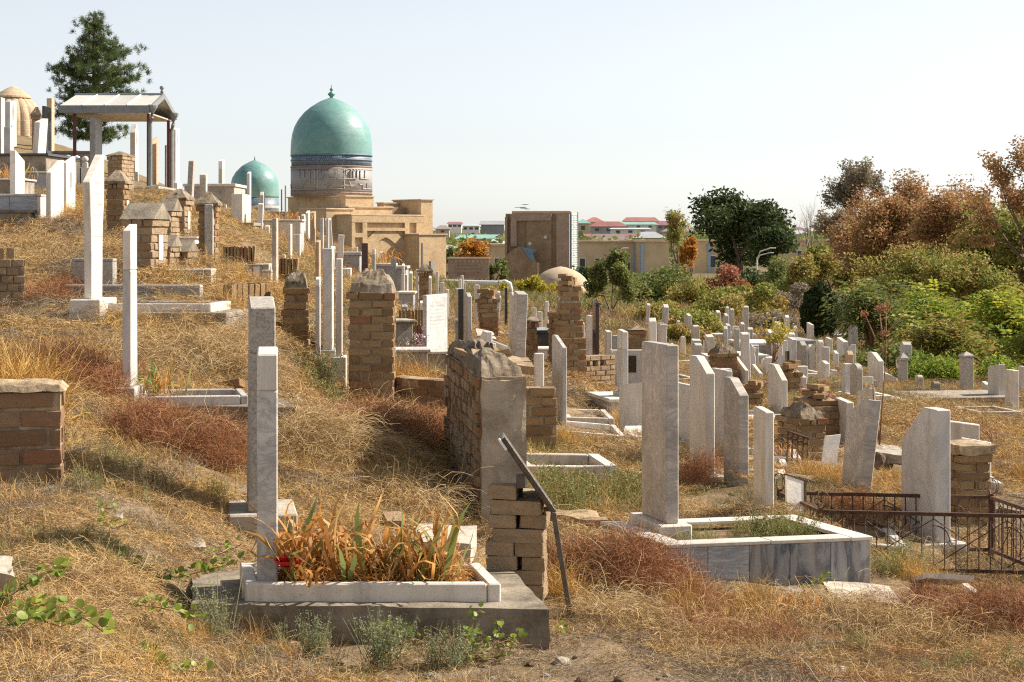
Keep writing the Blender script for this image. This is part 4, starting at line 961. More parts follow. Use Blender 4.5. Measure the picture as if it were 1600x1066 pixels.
# ---------------------------------------------------------------- brickwork built brick by brick
def brick_variants():
    out = []
    for k in range(7):
        me = bpy.data.meshes.new('brick')
        bm = bmesh.new()
        bmesh.ops.create_cube(bm, size=1.0)
        rr = random.Random(100 + k)
        bmesh.ops.bevel(bm, geom=bm.edges[:], offset=0.035, segments=1, affect='EDGES')
        for v in bm.verts:
            v.co += Vector((rr.uniform(-0.02, 0.02), rr.uniform(-0.03, 0.03), rr.uniform(-0.06, 0.06)))
        bm.to_mesh(me); bm.free()
        out.append(me)
    return out
_BV = brick_variants()
BRK = {}
for mname in ('brick_tan', 'brick_pale', 'brick_red'):
    BRK[mname] = []
    for me in _BV:
        m2 = me.copy(); m2.materials.clear(); m2.materials.append(MT[mname]); BRK[mname].append(m2)
NBR = [0]
def brick(parent, c, size, mat, rz=0.0, name='brick', jit=0.004, rx=0.0, ry=0.0):
    o = bpy.data.objects.new(name, rnd.choice(BRK[mat]))
    COL.objects.link(o)
    o.parent = parent
    j = lambda s: rnd.uniform(-s, s)
    o.location = (c[0] + j(jit), c[1] + j(jit), c[2] + j(jit * 0.4))
    o.scale = size
    o.rotation_euler = (rx + j(0.02), ry + j(0.02), rz + j(0.025))
    NBR[0] += 1
    return o
def ring(parent, w, dp, z, bh, bl, bd, odd, mat, miss=0.0, back=True, jit=0.004):
    """one course round a rectangular pillar centred on the origin"""
    def run(n0, n1, fixed, along, half):
        Lr = n1 - n0
        n = max(1, round(Lr / bl))
        l = Lr / n
        edges = [n0 + l * i for i in range(n + 1)]
        if half and n > 1:
            edges = [n0] + [n0 + l * (i + 0.5) for i in range(n)] + [n1]
        for a, b in zip(edges[:-1], edges[1:]):
            if rnd.random() < miss: continue
            m = (a + b) / 2; s = b - a - 0.010
            if along == 'x': brick(parent, (m, fixed, z), (s, bd, bh), mat, jit=jit)
            else: brick(parent, (fixed, m, z), (bd, s, bh), mat, jit=jit)
    if odd:
        run(-w / 2, w / 2, -dp / 2 + bd / 2, 'x', False)
        if back: run(-w / 2, w / 2, dp / 2 - bd / 2, 'x', False)
        run(-dp / 2 + bd + 0.01, dp / 2 - bd - 0.01, w / 2 - bd / 2, 'y', False)
        run(-dp / 2 + bd + 0.01, dp / 2 - bd - 0.01, -w / 2 + bd / 2, 'y', False)
    else:
        run(-w / 2 + bd + 0.01, w / 2 - bd - 0.01, -dp / 2 + bd / 2, 'x', True)
        if back: run(-w / 2 + bd + 0.01, w / 2 - bd - 0.01, dp / 2 - bd / 2, 'x', True)
        run(-dp / 2, dp / 2, w / 2 - bd / 2, 'y', False)
        run(-dp / 2, dp / 2, -w / 2 + bd / 2, 'y', False)
def mound_mesh(name, w, dp, h, mat, parent, z, seed=0, pw=0.55, n=14, rough=0.03, peak=1.0):
    mb = MB(); idx = {}
    for i in range(n + 1):
        for j in range(n + 1):
            u = i / n * 2 - 1; v = j / n * 2 - 1
            r = max(abs(u), abs(v)); e = (1 - r ** 2.0)
            zz = h * max(0, e) ** pw
            nz = mnoise.fractal(Vector((u * 2.2 + seed * 5, v * 2.2, seed)), 1.0, 2.0, 4)
            k = 1 - 0.05 * max(0, e)
            mb.v.append((u * w / 2 * k + rough * 0.4 * nz, v * dp / 2 * k + rough * 0.4 * nz, z + zz + nz * rough * (0.3 + e)))
    for i in range(n):
        for j in range(n):
            a = i * (n + 1) + j
            mb.f.append((a, a + n + 1, a + n + 2, a + 1))
    o = mb.build(name, mat, parent)
    return o
def pillar(label, cx, top, base, d, wpx, dp, yaw=8, mat='brick_tan', bh=0.055, joint=0.013, bl=0.22, bd=0.10, cap=None, caph=0, miss=0.0, group=None, ledge=True, taper=0.0,
           name='brick_pillar', cat='brick pillar', niche=False, post=False, jit=0.007, steps=None, mortar='mortar', lean=0):
    """cap: None | mound | pyramid | gable | rough | slab; top/base are the pixel rows of the brick part"""
    b = P(cx, base, d); w = L(wpx, d); h = L(base - top, d)
    g = hz(b.x, b.y)
    r = thing(name, label, cat, b, yaw, group)
    r.rotation_euler = (0, R(lean), R(yaw))
    FOOT.append((b, yaw, w / 2 + 0.03, dp / 2 + 0.03))
    pitch = bh + joint
    n = max(2, round(h / pitch)); pitch = h / n; bhh = pitch - joint
    low = max(0, b.z - g) + 0.05
    nb = int(math.ceil(low / pitch))
    stepf = steps or (lambda t: (1.0, 1.0))
    fx0, fy0 = stepf(0)
    sub = 10
    for k in range(sub):     # mortar core, a little behind the brick faces
        fx, fy = stepf((k + 0.5) / sub)
        ww = w * fx * (1 - taper * k / sub) - 0.030; dd = dp * fy * (1 - taper * k / sub) - 0.030
        z0 = h * k / sub if k else -low; z1 = h * (k + 1) / sub - (0.012 if k == sub - 1 else 0)
        if k == 0: core = MB()
        core.box(-ww / 2, ww / 2, -dd / 2, dd / 2, z0 + (0.0005 if k else 0), z1)
    core.build('mortar_core', mortar, r)
    for k in range(-nb, n):
        t = (k + 0.5) / n
        fx, fy = stepf(max(0, t))
        q = 1 - taper * max(0, t)
        ww, dd = w * fx * q, dp * fy * q
        lg = 0.0
        if ledge and k == n - 1: lg = 0.035
        ring(r, ww + lg, dd + lg, (k + 0.5) * pitch, bhh, bl, min(bd, ww * 0.45, dd * 0.45), k % 2, mat, miss if k > n * 0.6 else 0.0, jit=jit)
    fx, fy = stepf(0.999)
    ww, dd = w * fx * (1 - taper), dp * fy * (1 - taper)
    ch = L(caph, d)
    if cap == 'mound':
        mound_mesh('mud_cap', ww * 0.98, dd * 0.98, ch, 'mud_cap', r, h - 0.01, seed=cx * 0.13, n=20, rough=0.045)
    elif cap == 'rough':
        mound_mesh('mud_cap', ww * 0.9, dd * 0.9, ch, 'mud', r, h - 0.02, seed=cx * 0.17, rough=0.05)
        for k in range(5):
            brick(r, (rnd.uniform(-ww, ww) * 0.3, rnd.uniform(-dd, dd) * 0.35, h + 0.03 + 0.02 * k), (0.17, 0.10, bhh), mat, rz=rnd.uniform(0, 3))
    elif cap == 'pyramid':
        e = 0.03; mb = MB()
        a = ww / 2 + e; c = dd / 2 + e; s = 0.18
        mb.hexa([(-a, -c, h + 0.001), (a, -c, h + 0.001), (a, c, h + 0.001), (-a, c, h + 0.001)], [(-a, -c, h + ch * 0.18), (a, -c, h + ch * 0.18), (a, c, h + ch * 0.18), (-a, c, h + ch * 0.18)])
        mb.hexa([(-a * 0.98, -c * 0.98, h + ch * 0.18 + 0.001), (a * 0.98, -c * 0.98, h + ch * 0.18 + 0.001), (a * 0.98, c * 0.98, h + ch * 0.18 + 0.001), (-a * 0.98, c * 0.98, h + ch * 0.18 + 0.001)],
                [(-a * s, -c * s, h + ch), (a * s, -c * s, h + ch), (a * s, c * s, h + ch), (-a * s, c * s, h + ch)])
        mb.build('cap', 'mud_cap', r, rough=0.012, sub=3, seed=cx)
    elif cap == 'gable':
        e = 0.03; a = ww / 2 + e; c = dd / 2 + e; mb = MB()
        mb.v = [(-a, -c, h + 0.001), (a, -c, h + 0.001), (a, c, h + 0.001), (-a, c, h + 0.001), (-a, 0, h + ch), (a, 0, h + ch)]
        mb.f = [(0, 3, 2, 1), (0, 1, 5, 4), (2, 3, 4, 5), (1, 2, 5), (3, 0, 4)]
        mb.build('cap', 'concrete_dark', r)
    elif cap == 'slab':
        MB().box(-ww / 2 - 0.03, ww / 2 + 0.03, -dd / 2 - 0.03, dd / 2 + 0.03, h + 0.001, h + ch).build('cap_slab', 'mud', r, rough=0.015, sub=4, seed=cx)
    if niche:       # white tablet set into the right-hand face
        MB().box(ww / 2 - 0.004, ww / 2 + 0.012, -dd * 0.12, dd * 0.12, h * 0.25, h * 0.72).build('inset_tablet', 'marble_white', r)
    if post:        # stone post engaged in the front right corner
        MB().box(ww / 2 - 0.11, ww / 2 - 0.015, -dd / 2 - 0.045, -dd / 2 + 0.02, 0, h * 1.03).build('corner_post', 'granite', r, bevel=0.01)
        MB().box(ww / 2 - 0.26, ww / 2 + 0.10, -dd / 2 - 0.16, -dd / 2 + 0.12, -0.25, 0.0).build('post_foot', 'concrete', r, bevel=0.03)
    return r

pillar('tall brick pillar with domed mud cap left of centre', 582, 455, 640, 13.6, 70, 0.55, 2, 'brick_tan', cap='mound', caph=36)
pillar('small brick pillar with pale mud cap on the slope', 463, 448, 540, 14.7, 42, 0.34, 4, 'brick_tan', cap='mound', caph=26, ledge=True, steps=lambda t: (1.0, 1.0) if t < 0.6 else (0.86, 0.9))
pillar('squat brick marker with gabled mud roof on the left slope', 228, 343, 428, 15.2, 46, 0.5, -8, 'brick_pale', cap='gable', caph=26, niche=True, bh=0.06)
pillar('brick pillar with pyramid cap and corner stone post on left slope', 326, 322, 416, 16.6, 27, 0.28, 0, 'brick_tan', cap='pyramid', caph=22, post=True, bh=0.052)
pillar('narrow brick pillar with pointed cap behind the flared gravestone', 185, 288, 378, 19.2, 27, 0.36, -2, 'brick_tan', cap='pyramid', caph=22, niche=True)
pillar('pyramid capped brick obelisk with white niche on the slope, right one', 281, 313, 374, 20, 27, 0.42, -4, 'brick_pale', cap='pyramid', caph=18, niche=True)
pillar('smaller gabled brick marker left of the white niche obelisk', 266, 330, 372, 18.6, 17, 0.4, -6, 'brick_pale', cap='gable', caph=20)
pillar('low brick marker with mossy slab roof, front one of two', 262, 385, 422, 15.6, 22, 0.34, -6, 'brick_pale', cap='gable', caph=18)
pillar('low brick marker with mossy slab roof, right one of two', 288, 393, 424, 15.9, 22, 0.36, -6, 'brick_pale', cap='gable', caph=18)
pillar('brick kiosk marker behind the flared gravestone near canopy', 189, 245, 300, 33, 24, 0.7, -10, 'brick_pale', cap='pyramid', caph=8, bh=0.075, bl=0.26)
pillar('little pointed brick post in front of the ribbed dome', 58, 182, 225, 40, 14, 0.24, 0, 'brick_pale', cap='pyramid', caph=15, bh=0.08, bl=0.2)
pillar('pointed brick pillar at the foot of the big mausoleum', 664, 425, 460, 24, 18, 0.2, 6, 'brick_tan', cap='pyramid', caph=13)
pillar('crooked brick stub below the end of the white pipe', 764, 466, 518, 22, 25, 0.28, 14, 'brick_tan', cap='rough', caph=5, taper=-0.12, lean=-3)
pillar('thin brick pillar with overhanging stone cap left of the brick tower', 831, 503, 548, 19, 15, 0.16, 10, 'brick_tan', cap='pyramid', caph=12, bl=0.12)
pillar('tall stepped broken brick tower right of the centre', 889, 446, 562, 18.4, 38, 0.36, 12, 'brick_tan', cap='rough', caph=6, miss=0.10, jit=0.008,
       steps=lambda t: (1.18, 1.15) if t < 0.30 else ((0.95, 0.95) if t < 0.55 else ((0.80, 0.85) if t < 0.75 else ((0.84, 0.9) if t < 0.80 else (0.68, 0.8)))))
pillar('crumbling brick pier at the left of the brick tower', 868, 505, 556, 19, 16, 0.3, 12, 'brick_tan', cap='rough', caph=8, jit=0.008)
pillar('brick stub with blue cap near the scrub edge', 995, 516, 552, 26, 24, 0.3, 10, 'brick_tan', cap='pyramid', caph=6)
pillar('domed brick stub above the chamfered marble gravestones', 1130, 550, 606, 22, 33, 0.4, 14, 'brick_tan', cap='mound', caph=12)
pillar('narrow brick stub right of the chamfered gravestone on grey box', 1236, 580, 640, 20, 20, 0.3, 14, 'brick_tan', cap='rough', caph=3)
pillar('stepped brick stub with corbelled top at right of centre', 1276, 622, 716, 14.6, 54, 0.55, 16, 'brick_tan', bh=0.045, cap='rough', caph=6, jit=0.007,
       steps=lambda t: (1.0, 1.0) if t < 0.72 else ((1.06, 1.06) if t < 0.80 else ((0.92, 0.95) if t < 0.88 else (0.75, 0.8))))
pillar('rounded plaster topped brick stub in front of the corbelled one', 1252, 650, 722, 13.6, 42, 0.5, 16, 'brick_tan', bh=0.045, cap='mound', caph=20)
pillar('brick stub with stacked flat stones behind the brown veined gravestone', 1176, 612, 665, 18, 22, 0.24, 14, 'brick_tan', cap='rough', caph=14, bh=0.05)
pillar('small round brick pier left of the far posts', 1033, 527, 555, 33, 18, 0.24, 10, 'brick_tan', cap='mound', caph=5, bh=0.07)
pillar('brick pillar with flat stone cap right of the swirled grey gravestone', 1508, 706, 842, 11.0, 50, 0.34, 13, 'brick_tan', bh=0.05, cap='slab', caph=14, miss=0.0)

# free walls: brick by brick on the faces in view
def brick_wall(label, p0, p1, top, base_drop, dp, mat, bh, bl, name='brick_wall', cat='brick wall', joint=0.014, miss_top=0.25, end=True, upright=False, jit=0.005, courses=None, mortar='mortar', holes=None):
    a = Vector(p0); b = Vector(p1)
    v = b - a; Lw = Vector((v.x, v.y, 0)).length
    yaw = math.degrees(math.atan2(v.y, v.x))
    z0 = min(hz(a.x, a.y), hz(b.x, b.y)) - 0.08
    h = top - z0
    r = thing(name, label, cat, (a.x, a.y, z0), yaw)
    c = a + v / 2 + Vector((-math.sin(R(yaw)), math.cos(R(yaw)), 0)) * dp / 2
    FOOT.append((c, yaw, Lw / 2 + 0.03, dp / 2 + 0.03))
    n = max(1, round(h / (bh + joint))); pitch = h / n
    core = MB()
    if holes:      # core with real openings
        zs, hh, xs, hw = holes
        core.box(0.012, Lw - 0.012, 0.014, dp, 0, zs - hh - z0)
        core.box(0.012, Lw - 0.012, 0.014, dp, zs + hh - z0, h - 0.01)
        prev = 0.012
        for x in xs:
            core.box(prev, x - hw, 0.014, dp, zs - hh - z0 + 0.0005, zs + hh - z0 - 0.0005); prev = x + hw
        core.box(prev, Lw - 0.012, 0.014, dp, zs - hh - z0 + 0.0005, zs + hh - z0 - 0.0005)
    else:
        core.box(0.012, Lw - 0.012, 0.014, dp - 0.014, 0, h - 0.012)
    core.build('mortar_core', mortar, r)
    bd = min(0.11, dp * 0.48)
    for k in range(n):
        z = (k + 0.5) * pitch
        off = (k % 2) * 0.5
        x = -off * bl
        while x < Lw - 0.02:
            x0 = max(0, x); x1 = min(Lw, x + bl)
            x += bl * (rnd.uniform(0.92, 1.08) if jit > 0.003 else 1)
            if x1 - x0 < 0.04: continue
            if k == n - 1 and rnd.random() < miss_top: continue
            if holes:
                zs, hh, xs, hw = holes
                if abs(z + z0 - zs) < hh - 0.005:
                    segs = [(x0, x1)]
                    for hx in xs:
                        ns = []
                        for s0, s1 in segs:
                            l, rr_ = hx - hw, hx + hw
                            if s1 <= l or s0 >= rr_: ns.append((s0, s1))
                            else:
                                if s0 < l - 0.03: ns.append((s0, l))
                                if s1 > rr_ + 0.03: ns.append((rr_, s1))
                        segs = ns
                    for s0, s1 in segs: brick(r, ((s0 + s1) / 2, bd / 2, z), (s1 - s0 - 0.012, bd, pitch - joint), mat, jit=jit)
                    continue
            brick(r, ((x0 + x1) / 2, bd / 2, z), (x1 - x0 - 0.012, bd, pitch - joint), mat, jit=jit)
        if end:
            y = bd + 0.012
            while y < dp - 0.03:
                y1 = min(dp, y + bl * (0.5 if k % 2 else 1))
                brick(r, (Lw - bd / 2, (y + y1) / 2, z), (bd, y1 - y - 0.012, pitch - joint), mat, jit=jit)
                y = y1
    return r, h, Lw

# red brick block at the left edge with a mud covered top
r, h, Lw = brick_wall('big red brick wall block with mud top at left edge', P(-60, 765, 7.30), P(98, 765, 7.37), P(100, 612, 7.3).z, 0, 0.30, 'brick_red', 0.068, 0.27, joint=0.02, miss_top=0.0, jit=0.007, mortar='mud')
o = mound_mesh('mud_top', Lw + 0.03, 0.34, 0.045, 'mud', r, 0, seed=2, pw=0.25, n=18, rough=0.016); o.location = (Lw / 2, 0.15, h - 0.005)
# adobe brick wall at left edge, further up
r, h, Lw = brick_wall('pale adobe brick wall corner at the left edge on the slope', P(-60, 480, 13.9), P(40, 478, 14.02), P(42, 405, 13.9).z, 0, 0.26, 'brick_pale', 0.058, 0.11, joint=0.012, miss_top=0.0)
for k in range(5):
    brick(r, (Lw - 0.36 - k * 0.075, 0.16, h + 0.075), (0.062, 0.2, 0.135), 'brick_pale')
for k in range(2):
    brick(r, (Lw - 0.13 - k * 0.1, 0.2, h + 0.05), (0.07, 0.2, 0.10), 'brick_pale')
# low wall right of the tall pillar
brick_wall('low red brick wall running right from the tall brick pillar', P(600, 642, 13.75), P(706, 646, 13.2), P(660, 592, 13.4).z, 0, 0.24, 'brick_red', 0.06, 0.24, miss_top=0.3)
# brick wall behind the plastered one
brick_wall('brick wall end right of the plastered wall', P(806, 705, 12.4), P(872, 704, 12.43), P(860, 606, 12.4).z, 0, 0.28, 'brick_tan', 0.062, 0.22, miss_top=0.5)
# wall with hexagonal holes
xs_ = [L(x, 18.3) for x in (30, 46, 62, 78)]
brick_wall('brick wall with hexagonal holes right of the brick tower', P(883, 612, 18.2), P(962, 612, 18.6), P(900, 557, 18.3).z, 0, 0.22, 'brick_pale', 0.045, 0.16, miss_top=0.0, jit=0.002, holes=(P(900, 571, 18.3).z, 0.050, xs_, 0.034))
# upright bricks edging on the slope
for lab, p0, p1, top, nb in (('row of upright bricks edging the terrace behind the terrazzo gravestone', (362, 494, 14.3), (424, 480, 14.7), 445, 7),
                             ('low brick edging across the bare slope at left of centre', (348, 404, 17.6), (398, 404, 17.6), 385, 9),
                             ('second brick edging right of the weathered concrete post', (435, 430, 17.4), (466, 430, 17.4), 404, 6),
                             ('row of tilted edging bricks between the pillar and the white gravestone', (622, 502, 18.2), (672, 506, 18.2), 484, 10)):
    a = P(*p0); b = P(*p1); v = b - a
    z0 = min(hz(a.x, a.y), hz(b.x, b.y)) - 0.05
    r = thing('brick_edging', lab, 'brick edging', (a.x, a.y, z0), math.degrees(math.atan2(v.y, v.x)))
    hh = P(p0[0], top, p0[2]).z - z0; Lw = Vector((v.x, v.y)).length
    for k in range(nb):
        brick(r, (Lw * (k + 0.5) / nb, 0.06, hh - 0.09), (Lw / nb - 0.012, 0.11, 0.18), 'brick_tan', jit=0.006, ry=rnd.uniform(-0.06, 0.06))
        brick(r, (Lw * (k + 0.5) / nb, 0.06, hh - 0.28), (Lw / nb - 0.004, 0.12, 0.18), 'brick_tan', jit=0.004)
# plastered wall: plaster end towards the camera, bricks on its long left side
A0 = P(752, 800, 9.0); A1 = P(822, 800, 9.05); Bk = P(697, 765, 10.9)
zt = P(790, 590, 9.0).z
z0 = hz(A0.x, A0.y) - 0.15
r = thing('plastered_wall', 'crumbling wall with cement end and brick side in the centre', 'wall', (A0.x, A0.y, z0), 0)
H = zt - z0
va = A1 - A0; vb = Bk - A0; va.z = vb.z = 0
n_ = Vector((0, 0, 0))
mb = MB()
q = [n_, va, va + vb, vb]
mb.hexa([(p.x, p.y, 0) for p in q], [(p.x * 0.985, p.y, H) for p in q])
mb.build('cement_core', 'mud', r, rough=0.012, sub=7)
mb = MB()
un = Vector((va.y, -va.x, 0)).normalized() * 0.03
q = [un * 0.7, va + un * 0.7, va - un * 0.2, -un * 0.2]
mb.hexa([(p.x, p.y, 0) for p in q], [(p.x * 0.985, p.y, H * 0.985) for p in q])
mb.build('cement_face', 'plaster', r, rough=0.010, sub=9, seed=4)
yaw_b = math.atan2(vb.y, vb.x); Lb = vb.length; ub = vb.normalized(); nl = Vector((-ub.y, ub.x, 0))
nc = int(H / 0.072); pit = H / nc
for k in range(nc):
    x = 0.0 if k % 2 else 0.06
    while x < Lb:
        l = rnd.choice((0.11, 0.12, 0.13, 0.23))
        if x + l > Lb: break
        c = ub * (x + l / 2) + nl * (-0.018 + rnd.uniform(-0.010, 0.010))
        brick(r, (c.x, c.y, (k + 0.5) * pit), (l - 0.014, 0.07, pit - 0.016), 'brick_pale' if rnd.random() < 0.5 else 'brick_tan', rz=yaw_b, jit=0.006)
        x += l
FOOT.append((A0 + (va + vb) / 2, 0, va.length / 2 + 0.02, vb.length / 2 + 0.02))
mm = mound_mesh('rubble_top', 1, 1, 0.13, 'mud_cap', r, 0, seed=9, pw=0.45, n=22, rough=0.016)
for v in mm.data.vertices:
    s, t = v.co.x + 0.5, v.co.y + 0.5
    p = va * s * 0.98 + vb * t
    v.co = Vector((p.x, p.y, H - 0.015 + v.co.z + 0.012 * mnoise.noise(Vector((s * 6, t * 9, 0.3))) + (0.03 if t > 0.5 else 0)))
for k in range(6):
    s, t = rnd.random(), 0.35 + 0.65 * rnd.random()
    p = va * s * 0.85 + vb * t * 0.95
    brick(r, (p.x, p.y, H + 0.05 + rnd.random() * 0.03), (0.17, 0.10, 0.03), 'brick_pale' if k % 3 else 'brick_tan', rz=rnd.uniform(0, 3), rx=rnd.uniform(-0.3, 0.3), ry=rnd.uniform(-0.3, 0.3))

KB = [('low concrete kerb grave on the slope above the terrace grave', 262, 330, 448, 15.0, 0.5), ('low stone kerb grave left of the concrete post', 372, 420, 436, 17.2, 0.6), ('white kerb grave below the row of slim grey stones', 500, 548, 412, 23.5, 0.7), ('pale kerb grave right of the mud capped pillar', 560, 612, 470, 20.5, 0.6),
      ('white kerb grave left of the low grey box grave', 590, 622, 452, 23.5, 0.7), ('low kerb grave behind the glossy black post', 700, 748, 520, 18.5, 0.7), ('pale kerb grave right of the crooked brick stub', 782, 822, 512, 24, 0.8), ('white kerb grave below the far three posts', 1060, 1112, 570, 26, 0.9), ('long pale kerb grave behind the streaked gravestone', 1040, 1090, 596, 21, 0.8),
      ('white kerb grave below the row of four', 1236, 1292, 594, 25, 0.9), ('pale kerb grave left of the blue grey marble stone', 1262, 1310, 628, 20, 0.8), ('white kerb grave below the wide pale stone', 1340, 1396, 632, 20.5, 0.8), ('pale kerb grave near the notched top stone', 1530, 1600, 646, 18.5, 0.8)]
for lab, x0, x1, py, d, dep in KB:
    X = ((x0 + x1) / 2 - 800) * d * SC; zg = hz(X, d * KY); top = 372 - (zg + 0.13) / (d * SC)
    kerbbox(lab, x0, x1, top, top + 0.30 / (d * SC), d, dep, 4 if x0 < 800 else 10, 0.07, 'marble_white' if 'white' in lab else 'concrete_pale')
MARK_B = [(203, 10.5, 'the slim marble post'), (409, 8, 'the terrazzo gravestone'), (146, 13.4, 'the tall flared gravestone'), (228, 15.2, 'the gabled brick marker'), (326, 16.6, 'the pillar with corner post'), (463, 14.7, 'the small pillar with pale mud cap'), (582, 13.6, 'the tall brick pillar'), (530, 14.1, 'the slim stone on cube plinth'), (680, 16.8, 'the white stone facing right'), (720, 9.5, 'the crumbling plastered wall')]
k = 0
while k < 16:      # single bricks fallen on the slope
    cx = rnd.uniform(60, 690); d = rnd.uniform(8, 18); X = (cx - 800) * d * SC; Y = d * KY; mt = rnd.choice(('brick_tan', 'brick_pale', 'brick_red'))
    lab = 'single fallen %s brick lying %s' % ({'brick_tan': 'tan', 'brick_pale': 'pale', 'brick_red': 'reddish'}[mt], where(cx, d, MARK_B))
    if lab in SEEN: continue
    SEEN.add(lab); k += 1
    o = brick(None, (X, Y, hz(X, Y) + 0.03), (0.2, 0.1, 0.055), mt, rz=rnd.uniform(0, 3), rx=rnd.uniform(-0.3, 0.3), ry=rnd.uniform(-0.3, 0.3))
    tag(o, lab, 'brick', 'fallen bricks on the slope')
# loose stack of bricks beside the foreground grave: every brick can be lifted, they are one stack of things
STK = 'bricks in the loose stack beside the foreground grave'
rows = [(919, [(806, 852)]), (893, [(786, 850)]), (882, [(757, 806), (806, 845)]), (859, [(760, 804), (806, 850)]), (836, [(772, 851)]), (815, [(762, 806), (816, 857)]), (793, [(769, 846)]), (769, [(767, 810)])]
names = ['lowest brick of the loose stack', 'long brick near the bottom of the loose stack', 'left brick in the third layer of the loose stack', 'right brick in the third layer of the loose stack',
         'left brick in the middle layer of the loose stack', 'right brick in the middle layer of the loose stack', 'long brick laid above the middle of the loose stack', 'left brick in the layer under the top of the stack',
         'right brick in the layer under the top of the stack', 'long brick just below the topmost of the stack', 'topmost brick on the left of the loose stack']
seq = [(827, 921, 50), (818, 898, 66), (784, 877, 52), (832, 877, 40), (782, 858, 46), (830, 855, 44), (811, 836, 80), (785, 815, 42), (838, 815, 42), (808, 793, 78), (789, 769, 44)]
seq = [(828, 922, 50, 0), (816, 899, 70, 1), (786, 877, 48, 2), (835, 878, 36, 2), (783, 855, 44, 3), (830, 855, 44, 3), (812, 834, 80, 4), (787, 812, 42, 5), (836, 812, 42, 5), (808, 790, 78, 6), (789, 767, 44, 7)]
zb = P(820, 934, 7.05).z
for nm, (cx, cy, wpx, layer) in zip(names, seq):
    p = P(cx, cy, 7.05)
    o = brick(None, (p.x, p.y, p.z), (L(wpx, 7.05), 0.14, L(21.0, 7.05)), 'brick_pale', rz=R(-7), name='brick', jit=0.004)
    tag(o, nm, 'brick', STK)
for nm, (cx, cy, wpx) in zip(['rear brick at the left of the loose stack', 'rear brick supporting the top of the loose stack', 'rear low brick behind the loose stack', 'rear dark brick under the sign panel'], [(785, 800, 34), (815, 812, 60), (800, 880, 70), (835, 800, 60)]):
    p = P(cx, cy, 7.22)
    for dz in (0,):
        o = brick(None, (p.x, p.y, p.z), (L(wpx, 7.2), 0.12, L(21, 7.05)), 'brick_tan', rz=R(-4), name='brick')
        tag(o, nm, 'brick', STK)
pp = P(812, 935, 7.12)
mb = MB().box(-0.10, 0.10, -0.07, 0.10, -0.25, 0.49)
o = mb.build('brick_rubble_core', 'mortar', None, (pp.x + 0.01, pp.y + 0.06, pp.z), rough=0.01, sub=3)
tag(o, 'mortar clinging behind the loose brick stack', 'mortar')
FOOT.append((pp, 0, 0.15, 0.2))
# ---------------------------------------------------------------- tin roofed canopy
def canopy():
    o0 = P(112, 297, 37)
    r = thing('grave_canopy', 'grey tin roofed canopy on posts over a grave on the hill', 'canopy', o0, 0)
    w, dp, he, hr = 1.83, 2.9, 1.86, 2.40
    x0, x1, y0, y1 = -0.22, w + 0.10, -0.28, dp + 0.28
    ym = (y0 + y1) / 2
    npan = 4
    for side, (ya, yb) in enumerate(((y0, ym), (y1, ym))):
        for k in range(npan):
            a = x0 + (x1 - x0) * k / npan; b = x0 + (x1 - x0) * (k + 1) / npan - 0.004
            s = 0.14 if side == 0 else 0.14
            mb = MB()
            q = [(a, ya, he + 0.16), (b, ya, he + 0.16), (b - 0.0, yb, hr), (a - 0.0, yb, hr)]
            mb.hexa([(p[0], p[1], p[2] - 0.02) for p in q], q)
            mb.build('roof_panel', 'tin', r)
            if k:
                MB().tube([(a, ya, he + 0.175), (a, yb, hr + 0.015)], 0.018, 4).build('roof_seam', 'white_plastic', r)
    MB().box(x0 - 0.03, x1 + 0.02, ym - 0.05, ym + 0.05, hr - 0.01, hr + 0.04).build('ridge', 'grey_paint', r)
    for yy in (y0, y1):
        MB().box(x0 - 0.02, x1, yy - 0.05, yy + 0.04, he - 0.02, he + 0.158).build('gutter', 'grey_paint', r)
    MB().box(x0 + 0.06, x1 - 0.06, y0 + 0.06, y1 - 0.06, he - 0.02, he + 0.01).build('ceiling', 'concrete_pale', r)
    mb = MB()
    for ya, yb in ((y0, ym), (y1, ym)):
        mb.hexa([(x1 + 0.0, ya, he + 0.02), (x1 + 0.05, ya, he + 0.02), (x1 + 0.05, yb, hr - 0.10), (x1, yb, hr - 0.10)], [(x1, ya, he + 0.15), (x1 + 0.05, ya, he + 0.15), (x1 + 0.05, yb, hr + 0.03), (x1, yb, hr + 0.03)])
    mb.build('barge_board', 'grey_paint', r)
    MB().lathe([(0.02, 0), (0.05, 0.04), (0.02, 0.08), (0.06, 0.13), (0.05, 0.18), (0.0, 0.2)], 10, (x1 - 0.02, ym, hr + 0.03)).build('finial', 'grey_paint', r, smooth=True)
    for i, (px_, py_) in enumerate(((0.05, 0.1), (w, 0.1), (0.05, dp - 0.1), (w, dp - 0.1))):
        MB().box(px_ - 0.035, px_ + 0.035, py_ - 0.035, py_ + 0.035, -0.5, he).build('post', 'red_paint', r)
    for py_ in (0.0, dp):
        MB().lathe([(0.04, 0), (0.12, 0.12), (0.13, 0.18), (0.10, 0.2)], 10, (x1 + 0.05, py_ - 0.2, he - 0.02)).build('rain_head', 'grey_paint', r)
        MB().tube([(x1 + 0.05, py_ - 0.2, he), (x1 + 0.04, py_ - 0.2, he - 0.12), (w + 0.07, py_ - 0.05, he - 0.26), (w + 0.07, py_ - 0.05, -0.1)], 0.05, 8).build('drainpipe', 'grey_paint', r)
canopy()
